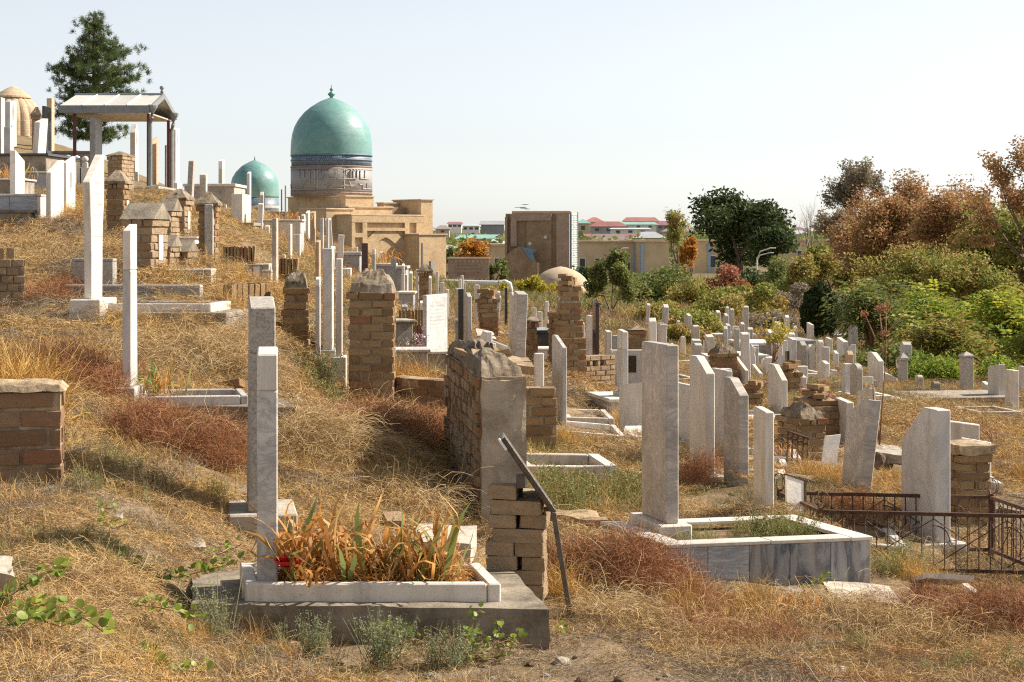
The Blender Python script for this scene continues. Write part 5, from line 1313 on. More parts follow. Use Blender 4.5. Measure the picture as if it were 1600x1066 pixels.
for i, (px, py, lab) in enumerate(((91, 247, 'white ball topped railing post right of the white tomb'), (106, 246, 'grey ball topped railing post behind the oval photo gravestone'), (120, 247, 'white ball topped railing post left of the canopy, front one'), (133, 248, 'white ball topped railing post left of the canopy, rear one'))):
    b = P(px, 297, 33)
    r = thing('railing_post', lab, 'railing post', b, 0, 'ball topped railing posts near the canopy')
    h = L(297 - py - 6, 33)
    MB().box(-0.11, 0.11, -0.05, 0.05, -0.4, h * 0.82).build('panel', 'marble_white' if i != 1 else 'stone_grey', r, bevel=0.01)
    MB().box(-0.06, 0.06, -0.045, 0.045, h * 0.82 + 0.001, h).build('neck', 'marble_white' if i != 1 else 'stone_grey', r, bevel=0.01)
    MB().lathe([(0.02, 0), (0.06, 0.03), (0.075, 0.07), (0.06, 0.12), (0.0, 0.14)], 12, (0, 0, h)).build('ball', 'marble_white' if i != 1 else 'stone_grey', r, smooth=True)

# ---------------------------------------------------------------- ribbed brick dome on the hill
def ribbed_dome():
    c = P(20, 215, 53)
    r = thing('ribbed_tomb', 'ribbed mud brick dome tomb at top left of the hill', 'dome tomb', c, 0)
    R0 = L(46, 53); H = L(215 - 135, 53)
    n = 18
    mb = MB(); rows = 12; m = n * 6
    prof = [(1.0, 0.0), (0.99, 0.15), (0.97, 0.3), (0.92, 0.45), (0.83, 0.58), (0.70, 0.68), (0.52, 0.775)]
    prof = prof[::1]
    for rr_, zz in prof:
        for j in range(m):
            an = 2 * math.pi * j / m
            k = 1 + 0.055 * abs(math.sin(an * n / 2)) - 0.02
            mb.v.append((R0 * rr_ * k * math.cos(an), R0 * rr_ * k * math.sin(an), H * zz - 0.0))
    for i in range(len(prof) - 1):
        for j in range(m):
            a = i * m + j; b = i * m + (j + 1) % m
            mb.f.append((a, b, b + m, a + m))
    mb.build('ribbed_wall', 'brickwork_pale', r)
    MB().lathe([(R0 * 0.62, H * 0.765), (R0 * 0.60, H * 0.80), (R0 * 0.40, H * 0.89), (R0 * 0.2, H * 0.96), (R0 * 0.04, H * 1.0)], 28).build('cap', 'brickwork_pale', r)
    MB().lathe([(R0 * 1.0, -1.2), (R0 * 1.0, 0.02)], 28).build('base', 'brickwork_pale', r)
ribbed_dome()

# ---------------------------------------------------------------- the two turquoise domes and the mausoleum
def dome(parent, prof, n, mat, name='dome'):
    return MB().lathe(prof, n).build(name, mat, parent, smooth=True)
def on_drum(mb, pts, cx, Rd, zf, rad):
    q = []
    for (x0, y0), (x1, y1) in zip(pts[:-1], pts[1:]):
        k = max(2, int(abs(x1 - x0) / 25) + 1)
        for i in range(k):
            q.append((x0 + (x1 - x0) * i / k, y0 + (y1 - y0) * i / k))
    q.append(pts[-1])
    P3 = []
    for x, y in q:
        s = max(-0.985, min(0.985, (x - cx) / 337.0)); a = math.asin(s)
        P3.append((Rd * math.sin(a), -Rd * math.cos(a), zf(y)))
    mb.tube(P3, rad, 4)
TH = R(40)
EX = Vector((math.cos(TH), math.sin(TH), 0)); EY = Vector((-math.sin(TH), math.cos(TH), 0))
def mausoleum():
    d = 133.0
    c = P(518, 305, d)
    r = thing('domed_mausoleum', 'big mausoleum with turquoise dome and brick portal', 'mausoleum', P(600, 470, 128), 0)
    base = Vector(r.location)
    z = lambda py, dd=d: -(py - 372) * dd * SC
    Rd = L(63.5, d)
    def sub(o): o.location = c - base + Vector((0, 0, -c.z)) + Vector((0, 0, 0)); o.location.z = -base.z; return o
    prof = [(63.8, 245), (63.6, 236), (63.0, 222), (61.2, 210), (58, 199), (51.8, 187.5), (42.5, 176), (31.5, 167), (18.5, 159), (7, 154.5), (0.4, 152.2)]
    # smooth the profile
    rr = np.interp(np.linspace(0, 1, 34), np.linspace(0, 1, len(prof)), [p[0] for p in prof]); zz = np.interp(np.linspace(0, 1, 34), np.linspace(0, 1, len(prof)), [p[1] for p in prof])
    dm = sub(dome(r, [(L(a, d), z(b)) for a, b in zip(rr, zz)], 72, 'turquoise'))
    sub(MB().lathe([(0.10, z(153)), (0.16, z(151)), (0.30, z(148.5)), (0.34, z(147)), (0.16, z(144)), (0.08, z(143)), (0.14, z(141)), (0.16, z(139.5)), (0.06, z(137.5)), (0.03, z(133)), (0.0, z(132.5))], 12).build('finial', 'turquoise', r, smooth=True))
    sub(MB().lathe([(Rd * 1.0, z(307)), (Rd * 1.0, z(262))], 72).build('drum', 'drum_brick', r, smooth=True))
    sub(MB().lathe([(Rd * 0.985, z(262)), (Rd * 0.985, z(243))], 72).build('blue_band', 'drum_blue', r, smooth=True))
    for y0, y1, m, k in ((244.5, 242.5, 'drum_blue', 1.008), (252.5, 250, 'drum_blue', 1.004), (262.8, 260.6, 'drum_red', 1.008), (304, 301.5, 'drum_red', 1.006), (299.5, 298, 'script_dark', 1.004), (267, 266, 'script_dark', 1.004)):
        sub(MB().lathe([(Rd * k, z(y0)), (Rd * k, z(y1))], 72).build('band', m, r, smooth=True))
    zf = lambda y: z(120 + y / 5.33)
    S = [[(130, 940), (160, 950), (195, 945), (212, 905), (245, 868), (272, 908), (272, 792)], [(180, 795), (180, 850), (200, 870)], [(222, 795), (222, 845)],
         [(315, 790), (315, 905)], [(335, 790), (335, 945), (200, 945)], [(380, 790), (380, 862), (300, 862)], [(420, 790), (420, 855), (478, 858), (486, 872), (498, 858), (625, 858)], [(475, 790), (475, 830)],
         [(505, 790), (505, 830)], [(550, 790), (550, 940), (470, 940), (462, 900)], [(400, 910), (420, 945), (440, 910), (418, 905), (400, 930)], [(620, 790), (620, 850), (640, 862), (648, 842)], [(648, 795), (648, 842)],
         [(590, 880), (605, 925), (632, 912), (520, 912)], [(665, 890), (668, 905), (690, 905), (690, 940), (755, 938)], [(672, 795), (672, 855), (735, 860)], [(705, 795), (705, 855)], [(722, 890), (722, 938)], [(95, 900), (100, 945), (140, 945)], [(565, 795), (565, 830)], [(600, 795), (600, 850)]]
    for pl in S:
        mb = MB(); on_drum(mb, pl, 418, Rd * 1.010, zf, 0.048); o = sub(mb.build('script_stroke', 'script_white', r))
        mb = MB(); on_drum(mb, pl, 418, Rd * 0.998, zf, 0.068); sub(mb.build('script_outline', 'script_dark', r))
    mb = MB()
    for x in (180, 222, 270, 318, 372, 418, 478, 505, 552, 568, 603, 628, 650, 674, 706):       # diamond tips of the letters
        s = (x - 418) / 337.0; a = math.asin(s); zc = zf(790)
        o = MB().lathe([(0.0, -0.13), (0.11, 0), (0.0, 0.13)], 4, (Rd * 1.0 * math.sin(a), -Rd * 1.0 * math.cos(a), zc)); sub(o.build('letter_tip', 'script_dark', r))
    # blocks
    def s_at(p0, px):
        k = (px - 800) / 3000.0
        return (k * p0.y - p0.x) / (EX.x - k * EX.y)
    def t_at(p0, px):
        k = (px - 800) / 3000.0
        return (k * p0.y - p0.x) / (EY.x - k * EY.y)
    def blk(name, pc, dc, top, bot, left=None, right=None, ll=None, rl=None, mat='brickwork', coping=True):
        p0 = P(pc, 372, dc)
        tl = ll if ll else t_at(p0, left); sr = rl if rl else s_at(p0, right)
        z1 = z(top, dc); z0 = z(bot, dc)
        q = [p0, p0 + EX * sr, p0 + EX * sr + EY * tl, p0 + EY * tl]
        mb = MB(); mb.hexa([(p.x - base.x, p.y - base.y, z0 - base.z) for p in q], [(p.x - base.x, p.y - base.y, z1 - base.z) for p in q])
        o = mb.build(name, mat, r)
        if coping:
            e = 0.10
            q = [p0 - EX * e - EY * e, p0 + EX * (sr + e) - EY * e, p0 + EX * (sr + e) + EY * (tl + e), p0 + EY * (tl + e) - EX * e]
            mb = MB(); mb.hexa([(p.x - base.x, p.y - base.y, z1 - base.z) for p in q], [(p.x - base.x, p.y - base.y, z1 - base.z + 0.10) for p in q])
            mb.build('coping', 'clay', r)
        return p0, sr, tl, z1
    blk('drum_base', 540, 129.0, 307, 360, left=450, right=584)
    blk('upper_block', 545, 128.6, 324, 360, left=497, right=613)
    blk('left_block', 510, 127.0, 327, 400, left=470, right=552)
    blk('lower_left_block', 504, 126.2, 366, 470, left=478, right=550)
    p0, sr, tl, z1 = blk('portal_core', 549.2, 126.12, 336.5, 470, ll=4.0, right=662, coping=True)
    # portal face: frames standing proud of recessed panels, pointed arch niche
    f0 = P(548, 372, 126.0)
    def fp(px, py, out=0.0):
        s = s_at(f0, px); q = f0 + EX * s
        return Vector((q.x - base.x, q.y - base.y, -(py - 372) * (q.y / KY) * SC - base.z)) - EY * out
    def fbox(name, xa, xb, ya, yb, o0, o1, mat='brickwork'):
        zt, zb = fp((xa + xb) / 2, ya).z, fp((xa + xb) / 2, yb).z
        a, b = fp(xa, 400), fp(xb, 400)
        mb = MB(); q = [a - EY * o1, b - EY * o1, b - EY * o0, a - EY * o0]
        mb.hexa([(p.x, p.y, zb) for p in q], [(p.x, p.y, zt) for p in q])
        return mb.build(name, mat, r)
    for nm, xa, xb, ya, yb in (('frame', 548, 662, 338, 348), ('frame', 548, 553, 348.05, 462), ('frame', 565, 572, 348.05, 462), ('frame', 631, 638, 348.05, 462), ('frame', 649, 662, 348.05, 462),
                               ('frame', 553.05, 564.95, 364, 371), ('frame', 638.05, 648.95, 364, 371), ('frame', 638.05, 648.95, 428, 462), ('frame', 572.05, 630.95, 356, 361), ('frame', 553.05, 564.95, 440, 462)):
        fbox(nm, xa, xb, ya, yb, -0.30, 0.16)
    arch = [(577.5, 462), (577.5, 405), (578.5, 397), (582, 388), (588, 380.5), (595, 374.5), (602, 371)]
    arch = arch + [(602 * 2 - x + 0.5, y) for x, y in arch[-2::-1]]
    mb = MB()
    out = [(572.05, 462), (572.05, 405), (572.05, 395), (572.05, 385), (572.05, 375), (586, 361.05), (602, 361.05)]
    out = out + [(603.0 * 2 - x - 3.05, y) for x, y in out[-2::-1]]
    out = [(min(x, 630.95), y) for x, y in out]
    m = len(arch)
    for (ax, ay), (ox, oy) in zip(arch, out):
        mb.v += [tuple(fp(ax, ay, 0.04)), tuple(fp(ox, oy, 0.04)), tuple(fp(ax, ay, -0.30))]
    for i in range(m - 1):
        a = i * 3; b = a + 3
        mb.f += [(a, b, b + 1, a + 1), (a + 2, b + 2, b, a)]
    mb.build('arch_spandrel', 'brickwork', r)
    blk('right_pier', 658, 130.5, 313, 400, ll=4.0, right=676, coping=True)
    blk('recessed_wall', 600, 131.5, 318, 380, ll=1.0, right=657, mat='brickwork')
    blk('recess_niche_wall', 612, 130.9, 324, 345, ll=0.4, right=640, mat='brickwork_dark', coping=False)  # shade of the niche painted as darker brick
    blk('right_wing', 655, 127.6, 367, 475, ll=5.0, right=697)
    blk('blind_window', 673.5, 127.2, 408, 430, ll=0.3, right=679, mat='stone_grey', coping=False)
    q = P(659.5, 380, 126.6) - base
    MB().tube([(q.x, q.y, z(380, 126) - base.z), (q.x, q.y, z(462, 126) - base.z)], 0.09, 6).build('drainpipe', 'grey_paint', r)
mausoleum()
def small_dome():
    d = 140.0
    c = P(398, 330, d)
    r = thing('domed_tomb', 'smaller turquoise dome with dark blue drum left of the big one', 'dome', c, 0)
    z = lambda py: -(py - 372) * d * SC - c.z
    prof = [(37.6, 309), (37.6, 299), (37.2, 288), (35.2, 278.5), (29.5, 269), (19.5, 259), (8, 253), (0.4, 249.8)]
    rr = np.interp(np.linspace(0, 1, 24), np.linspace(0, 1, len(prof)), [p[0] for p in prof]); zz = np.interp(np.linspace(0, 1, 24), np.linspace(0, 1, len(prof)), [p[1] for p in prof])
    dome(r, [(L(a, d), z(b)) for a, b in zip(rr, zz)], 56, 'turquoise')
    MB().lathe([(L(37.4, d), z(345)), (L(37.4, d), z(309))], 56).build('drum', 'drum_blue', r, smooth=True)
    MB().tube([(0, 0, z(250)), (0, 0, z(244.5))], [0.06, 0.02], 6).build('finial', 'dark_metal', r)
    MB().lathe([(L(38.6, d), z(326)), (L(38.6, d), z(323)), (L(37.5, d), z(322))], 56).build('band', 'script_white', r)
    MB().box(-5, 5, -5, 5, -8, z(332)).build('wall', 'brickwork', r)
small_dome()
for px, top, lab in ((440, 296, 'left thin grey pole right of the small dome'), (446, 290, 'right thin grey pole right of the small dome'), (413, 302, 'thin grey pole in front of the small dome')):
    b = P(px, 350, 100)
    tag(MB().tube([(0, 0, -3), (0, 0, L(350 - top, 100))], 0.05, 6).build('pole', 'grey_paint', None, b), lab, 'pole')

# ---------------------------------------------------------------- tall portal wall seen from behind, clay dome, walls
def iwan():
    d = 120.0
    a = P(790, 372, d)
    yaw = -11
    z = lambda py: -(py - 372) * d * SC
    r = thing('portal_wall', 'tall weathered brick portal seen from behind with tiled right edge', 'portal', (a.x, a.y, z(450)), yaw)
    zz = lambda py: z(py) - z(450)
    w = L(100, d) / math.cos(R(yaw)); ll = lambda px: L(px - 790, d) / math.cos(R(yaw))
    dep = 3.3
    MB().box(0, w, 0, dep, -3, zz(334)).build('wall', 'brickwork_dark', r)  # darker brick stands in for the shade in the recessed strips
    MB().box(ll(800), w + 0.05, -0.03, dep * 0.9, zz(334) + 0.002, zz(330)).build('parapet', 'brickwork', r)
    for x0, x1, y0, y1 in ((790, 793.5, 339, 398), (799, 808, 334.5, 385), (808.2, 862, 334.5, 345), (870, 889.9, 334.5, 440)):
        MB().box(ll(x0), ll(x1), -0.30, 0.0, zz(y1), zz(y0)).build('pilaster', 'brickwork_pink', r)
    MB().box(ll(823), ll(861.9), -0.12, 0.0, zz(425), zz(345.2)).build('wall_field', 'brickwork_dark', r)
    # vault end in front of the wall
    pts = [(788, 440), (788, 409), (792, 406), (800, 396), (808, 389), (818, 385.5), (826, 388), (834, 396), (840, 410), (846, 410), (846, 440)]
    mb = MB(); n = len(pts)
    mb.v = [(ll(x), -1.6, zz(y)) for x, y in pts] + [(ll(x), -0.02, zz(y)) for x, y in pts]
    mb.f = [tuple(range(n))[::-1], tuple(range(n, 2 * n))] + [(i, (i + 1) % n, (i + 1) % n + n, i + n) for i in range(n)]
    mb.build('vault_end', 'brickwork_dark', r)
    mb = MB(); pts = [(821, 386), (845, 390), (838, 396), (839, 408), (834, 404)]
    n = len(pts); mb.v = [(ll(x), -1.72, zz(y)) for x, y in pts] + [(ll(x), -1.6, zz(y)) for x, y in pts]
    mb.f = [tuple(range(n))[::-1], tuple(range(n, 2 * n))] + [(i, (i + 1) % n, (i + 1) % n + n, i + n) for i in range(n)]
    mb.build('blue_tile_patch', 'blue_tile', r)
    for x, y in ((835, 381), (854, 371)):
        MB().lathe([(0.02, 0), (0.11, 0.03), (0.13, 0.09), (0.0, 0.10)], 14, (0, 0, 0)).build('floodlight', 'marble', r, (ll(x), -0.5 - (1.4 if y > 375 else 0), zz(y))).rotation_euler = (R(80), 0, 0)
    # tiled right side with lozenges
    MB().box(w + 0.001, w + 0.06, 0.15, dep - 0.05, zz(436), zz(332.5)).build('tile_field', 'marble_white', r)
    H = zz(335) - zz(430); nrow = 26; hs = H / nrow
    for k in range(nrow):
        for j in range(4):
            yc = 0.45 + j * 0.75 + (0.18 if k % 2 else 0.0); zc = zz(430) + hs * (k + 0.5)
            mt = ('blue_tile', 'drum_red', 'turquoise')[(k + j) % 3]
            mb = MB(); mb.v = [(w + 0.075, yc - 0.3, zc), (w + 0.075, yc, zc - hs * 0.44), (w + 0.075, yc + 0.3, zc), (w + 0.075, yc, zc + hs * 0.44), (w + 0.05, yc - 0.3, zc), (w + 0.05, yc, zc - hs * 0.44), (w + 0.05, yc + 0.3, zc), (w + 0.05, yc, zc + hs * 0.44)]
            mb.f = [(0, 1, 2, 3), (0, 4, 5, 1), (1, 5, 6, 2), (2, 6, 7, 3), (3, 7, 4, 0)]
            mb.build('lozenge_tile', mt, r)
    MB().box(w + 0.002, w + 0.12, 0.0, 0.14, zz(440), zz(331.5)).build('edge_band', 'blue_tile', r)
    MB().box(w + 0.002, w + 0.12, dep - 0.045, dep + 0.08, zz(440), zz(331.5)).build('edge_band', 'drum_blue', r)
iwan()
def clay_dome():
    d = 85.0
    c = P(876, 446, d)
    r = thing('clay_dome', 'low pointed clay dome in front of the portal', 'dome', c, 0)
    prof = [(44, 0), (42.5, 5), (38, 12), (30, 19), (20, 24.5), (9, 28), (1.0, 29.5), (0.2, 29.6)]
    rr = np.interp(np.linspace(0, 1, 20), np.linspace(0, 1, len(prof)), [p[0] for p in prof]); zz = np.interp(np.linspace(0, 1, 20), np.linspace(0, 1, len(prof)), [p[1] for p in prof])
    MB().lathe([(L(a, d), L(b, d)) for a, b in zip(rr, zz)], 40).build('shell', 'clay', r, smooth=True)
    MB().lathe([(L(47, d), -2.2), (L(47, d), -0.12), (L(44, d), 0.0)], 8).build('octagon_wall', 'clay', r)
clay_dome()
def pattern_wall():
    d = 97.0
    a = P(700, 442, d)
    r = thing('patterned_wall', 'pinkish brick wall with relief pattern below the orange tree', 'wall', a, 0)
    w = L(64, d); h = L(37, d)
    MB().box(0, w, 0, 0.6, -1, h).build('wall', 'brickwork_pink', r)
    MB().box(-0.05, w + 0.05, -0.08, 0.68, h + 0.001, h + 0.12).build('coping', 'clay', r)
    MB().box(w * 0.2, w * 0.8, -0.05, 0, h * 0.35, h * 0.82).build('raised_panel', 'brickwork_pink', r)
    for k in range(9):
        for zf in (0.9, 0.15):
            MB().box(w * (0.06 + 0.105 * k), w * (0.06 + 0.105 * k) + 0.16, -0.05, -0.001, h * zf - 0.06, h * zf + 0.06).build('relief_brick', 'brickwork', r)
    for zf in (0.45, 0.60, 0.75):
        for k in range(4):
            MB().box(w * (0.23 + 0.14 * k), w * (0.34 + 0.14 * k), -0.09, -0.051, h * zf - 0.05, h * zf + 0.03).build('relief_brick', 'brickwork_dark', r)
pattern_wall()
r = thing('white_pipe', 'long white pipeline on props crossing behind the graves', 'pipe', P(695, 460, 62), 0)
b0 = Vector(r.location)
MB().tube([P(660, 441, 63) - b0, P(700, 441, 63) - b0, P(780, 443, 61) - b0], 0.11, 8).build('pipe_run', 'white_paint', r)
MB().tube([P(780, 443, 61) - b0, P(789, 441.5, 61) - b0, P(795, 444, 61) - b0, P(797, 452, 61) - b0, P(797, 475, 61) - b0], 0.13, 10).build('elbow', 'white_paint', r)
for px in (712, 742, 770):
    MB().box(-0.05, 0.05, -0.05, 0.05, -1.5, 0.3).build('prop', 'grey_paint', r, P(px, 452, 62) - b0)

# ---------------------------------------------------------------- flat roofed buildings and the town
def flat_building(label, x0, x1, top, base, d, dep, yaw, mat='beige_wall', wins=(), pipes=(), name='flat_building'):
    a = P(x0, 372, d); zt = -(top - 372) * d * SC; zb = -(base - 372) * d * SC
    r = thing(name, label, 'building', (a.x, a.y, zb), yaw)
    w = L(x1 - x0, d) / math.cos(R(yaw)); h = zt - zb
    lx = lambda px: L(px - x0, d) / math.cos(R(yaw))
    MB().box(0, w, 0, dep, -6, h).build('wall', mat, r)
    MB().box(-0.25, w + 0.25, -0.25, dep + 0.25, h + 0.002, h + 0.22).build('roof_slab', 'clay', r)
    for wx0, wx1, wy0, wy1 in wins:
        z0 = -(wy1 - 372) * d * SC - zb; z1 = -(wy0 - 372) * d * SC - zb
        o = MB().box(lx(wx0) - 0.08, lx(wx1) + 0.08, -0.06, -0.001, z0 - 0.08, z1 + 0.08).build('window_frame', 'white_paint', r)
        MB().box(lx(wx0), lx(wx1), -0.09, -0.061, z0, z1).build('pane', 'pane', o)
    for px in pipes:
        MB().box(lx(px) - 0.16, lx(px) + 0.16, -0.22, -0.001, -3, h - 0.2).build('drainpipe', 'blue_paint', r)
    return r
flat_building('long beige building left of corner behind the dark tree', 890, 998, 379, 452, 172, 9, 0, wins=((974, 984, 404, 424), (906, 914, 404, 424), (930, 938, 404, 424), (950, 958, 404, 424)), pipes=(992,))
flat_building('beige building wing beside the yellow poplar', 998.5, 1046, 378, 452, 170, 12, 6, wins=(), pipes=(1003,))
flat_building('beige building behind the big dark tree', 1085, 1150, 377, 450, 175, 9, 0, wins=((1110, 1118, 400, 418),), pipes=(1108,))
flat_building('beige building right of the street lamp behind trees', 1222, 1330, 377, 450, 180, 9, 0, wins=((1246, 1252, 392, 404), (1280, 1287, 392, 404)), pipes=())
flat_building('beige building between the mausoleum and the portal', 760, 800, 384, 452, 165, 8, 0, wins=((773, 779, 404, 418),), pipes=(763,))
flat_building('small beige house left of the orange tree', 696, 716, 392, 452, 158, 6, 0)
flat_building('low pinkish wall building behind the mid scrub', 1150, 1240, 462, 485, 95, 3, 0, 'concrete_pale')
def house(label, x0, x1, ridge, eave, base, d, roof, wall='house_wall', hip=0.25, nwin=3, name='house'):
    a = P(x0, 372, d); w = L(x1 - x0, d); ze = -(eave - 372) * d * SC; zr = -(ridge - 372) * d * SC; zb = -(base - 372) * d * SC
    r = thing(name, label, 'house', (a.x, a.y, zb), 0)
    dep = max(7.0, w * 0.45); h = ze - zb
    MB().box(0.3, w - 0.3, 0.3, dep - 0.3, -25, h).build('wall', wall, r)
    mb = MB(); i = w * hip; hr = max(0.4, zr - zb)
    mb.v = [(-0.4, -0.4, h + 0.01), (w + 0.4, -0.4, h + 0.01), (w + 0.4, dep + 0.4, h + 0.01), (-0.4, dep + 0.4, h + 0.01), (i, dep / 2, hr), (w - i, dep / 2, hr)]
    mb.f = [(0, 3, 2, 1), (0, 1, 5, 4), (2, 3, 4, 5), (1, 2, 5), (3, 0, 4)]
    mb.build('roof', roof, r)
    for k in range(nwin):
        xx = w * (k + 0.6) / (nwin + 0.2)
        if h > 1.6: MB().box(xx - 0.6, xx + 0.6, 0.24, 0.298, h * 0.35, min(h * 0.75, h * 0.35 + 1.6)).build('window', 'pane', r)
    return r
house('white walled house with maroon roof left of the grey warehouse', 699, 722, 346.5, 350, 357, 560, 'roof_maroon', 'white_paint', 0.05)
house('dark grey roofed warehouse left of the portal', 750, 789, 345, 351, 361, 480, 'roof_grey', 'roof_grey', 0.03, 0)
house('white house between maroon roof and warehouse', 722, 750, 350, 353, 362, 520, 'roof_blue', 'white_paint', 0.1)
house('house under the long pale green roof', 712, 786, 366.5, 373, 384, 330, 'roof_green', 'house_wall', 0.08)
house('pale blue hip roofed house left of the portal', 762, 792, 372, 381, 390, 260, 'roof_blue', 'house_wall', 0.35, 2)
house('grey hip roofed house right of the mausoleum', 688, 716, 383, 391, 402, 240, 'roof_grey', 'house_wall', 0.4, 1)
house('green gabled house right beside the tiled portal edge', 900, 922, 342, 349, 365, 470, 'roof_green', 'beige_wall', 0.5, 1)
house('red roof peak behind the green gabled house', 914, 944, 339.5, 347, 356, 580, 'roof_red', 'house_wall', 0.4, 1)
house('wide red roofed house with two gables', 922, 980, 346, 354, 365, 490, 'roof_red', 'roof_grey', 0.2)
house('red roofed house at the right of the wide gabled one', 974, 1030, 339.5, 346, 352, 640, 'roof_red', 'white_paint', 0.1)
house('pale green flat roofed house under the red roofs', 968, 1027, 347, 351, 358, 560, 'roof_green', 'white_paint', 0.05)
house('white walled long shed below the red roofs', 954, 1016, 356, 358, 367, 450, 'roof_blue', 'white_paint', 0.03)
house('pinkish roofed long house behind the beige building', 900, 1000, 365.5, 370, 380, 360, 'roof_maroon', 'house_wall', 0.05)
house('brown hip roofed house above the beige building', 922, 990, 366, 377, 384, 260, 'roof_brown', 'house_wall', 0.35)
house('maroon roofed house right of the pale green one', 1026, 1056, 345, 352, 360, 580, 'roof_maroon', 'roof_grey', 0.2)
house('grey roofed house left of the big dark tree', 990, 1040, 362, 372, 380, 330, 'roof_grey', 'house_wall', 0.3)
house('low house with grey roof behind the poplar', 1036, 1086, 354, 362, 378, 430, 'roof_brown', 'house_wall', 0.25)
house('low house with blue roof behind the bare tree', 1205, 1268, 360, 366, 380, 420, 'roof_blue', 'house_wall', 0.2)
house('maroon roofed house behind the bare tree', 1232, 1262, 355, 361, 372, 520, 'roof_maroon', 'house_wall', 0.3)
house('grey roofed house behind the russet trees', 1440, 1560, 344, 352, 380, 420, 'roof_grey', 'white_paint', 0.2)
house('dark roofed house far left behind the mausoleum edge', 680, 703, 352, 358, 366, 540, 'roof_brown', 'house_wall', 0.3, 1)
def street_lamp(label, px, top, base, d, arms):
    b = P(px, base, d); h = L(base - top, d)
    r = thing('street_lamp', label, 'street lamp', b, 0, 'curved street lamps by the beige buildings')
    MB().tube([(0, 0, -3), (0, 0, h * 0.75), (0.25, 0, h * 0.92), (1.0, 0, h)], [0.09, 0.07, 0.06, 0.05], 6).build('pole', 'white_paint', r)
    MB().box(0.95, 1.45, -0.09, 0.09, h - 0.02, h + 0.05).build('lamp_head', 'white_plastic', r, bevel=0.02)
    MB().tube([(0, 0, h * 0.7), (0.2, 0, h * 0.82), (0.9, 0, h * 0.88)], [0.06, 0.05, 0.04], 6).build('arm', 'white_paint', r)
    MB().box(0.85, 1.3, -0.09, 0.09, h * 0.88 - 0.02, h * 0.88 + 0.05).build('lamp_head', 'white_plastic', r, bevel=0.02)
street_lamp('curved double street lamp in front of the big dark tree', 1183, 388, 450, 120, 2)
street_lamp('curved street lamp before the long beige building', 955, 388, 450, 130, 2)
street_lamp('curved street lamp above the patterned pink wall', 742, 404, 450, 120, 2)
r = thing('telecom_mast', 'thin mast with antenna beside the big dark tree', 'mast', P(1107, 380, 300), 0)
MB().tube([(0, 0, -8), (0, 0, L(380 - 318, 300))], [0.25, 0.12], 6).build('pole', 'grey_paint', r)
for k in (-1, 0, 1):
    MB().box(k * 0.7 - 0.15, k * 0.7 + 0.15, -0.1, 0.1, L(48, 300), L(60, 300)).build('antenna', 'white_plastic', r)

# ---------------------------------------------------------------- metal things
def fence():
    zt = -(770 - 372) * 10.3 * SC; zb = zt - 0.345
    BL = P(1218, 770, 10.3); FL = P(1282, 799, 9.6); BR = P(1548, 777, 10.12)
    FR = FL + (BR - BL) * 1.35; BR2 = BL + (BR - BL)
    for p in (BL, FL, BR, FR): p.z = zt
    r = thing('metal_fence', 'rusty low iron fence enclosure around a grave at right', 'fence', (BL.x, BL.y, zb - 0.1), 0)
    o = Vector(r.location)
    FRs = FL + (BR - BL)
    corners = [BL, BR, FRs, FL]
    for p in corners:
        q = p - o; g = hz(p.x, p.y) - o.z
        MB().box(q.x - 0.016, q.x + 0.016, q.y - 0.016, q.y + 0.016, min(g - 0.08, -0.05), q.z + 0.02).build('post', 'rust', r)
        for k in range(3):     # wire bud on the post
            an = math.pi * k / 3
            pts = [(q.x + math.cos(an) * 0.055 * math.sin(t), q.y + math.sin(an) * 0.055 * math.sin(t), q.z + 0.075 - 0.055 * math.cos(t)) for t in np.linspace(0, 2 * math.pi, 15)]
            MB().tube(pts, 0.0028, 4).build('wire_bud', 'rust', r)
    sides = [(BL, BR), (FL, FRs), (BL, FL), (BR, FRs), (FRs, FR)]
    for a, b in sides:
        v = b - a; n = max(3, int(v.length / 0.066)); u = v.normalized(); nn = Vector((-u.y, u.x, 0)) * 0.012
        for zz in (0, -0.345):
            q = [a - o - nn, b - o - nn, b - o + nn, a - o + nn]
            MB().hexa([(p.x, p.y, p.z + zz - 0.012) for p in q], [(p.x, p.y, p.z + zz + 0.010) for p in q]).build('rail', 'rust', r)
        for k in range(1, n):
            p = a + v * (k / n) - o
            MB().tube([(p.x, p.y, p.z - 0.34), (p.x, p.y, p.z - 0.005)], 0.0042, 4).build('bar', 'rust', r)
        if v.length > 0.8:       # long thin lozenge braces
            for s0, s1 in ((0.02, 0.34), (0.34, 0.66), (0.66, 0.98)):
                p0 = a + v * s0 - o; p1 = a + v * s1 - o; pm = (p0 + p1) / 2
                for zz in (-0.32, -0.03):
                    MB().tube([p0 + Vector((0, -0.008, -0.175)), pm + Vector((0, -0.008, zz)), p1 + Vector((0, -0.008, -0.175))], 0.0035, 4).build('brace', 'rust', r)
                pts = [pm + u * 0.10 * math.cos(t) + Vector((0, -0.01, -0.17 + 0.10 * math.sin(t))) for t in np.linspace(0, math.pi * 0.55, 9)]
                MB().tube(pts, 0.004, 4).build('scroll', 'rust', r)
fence()
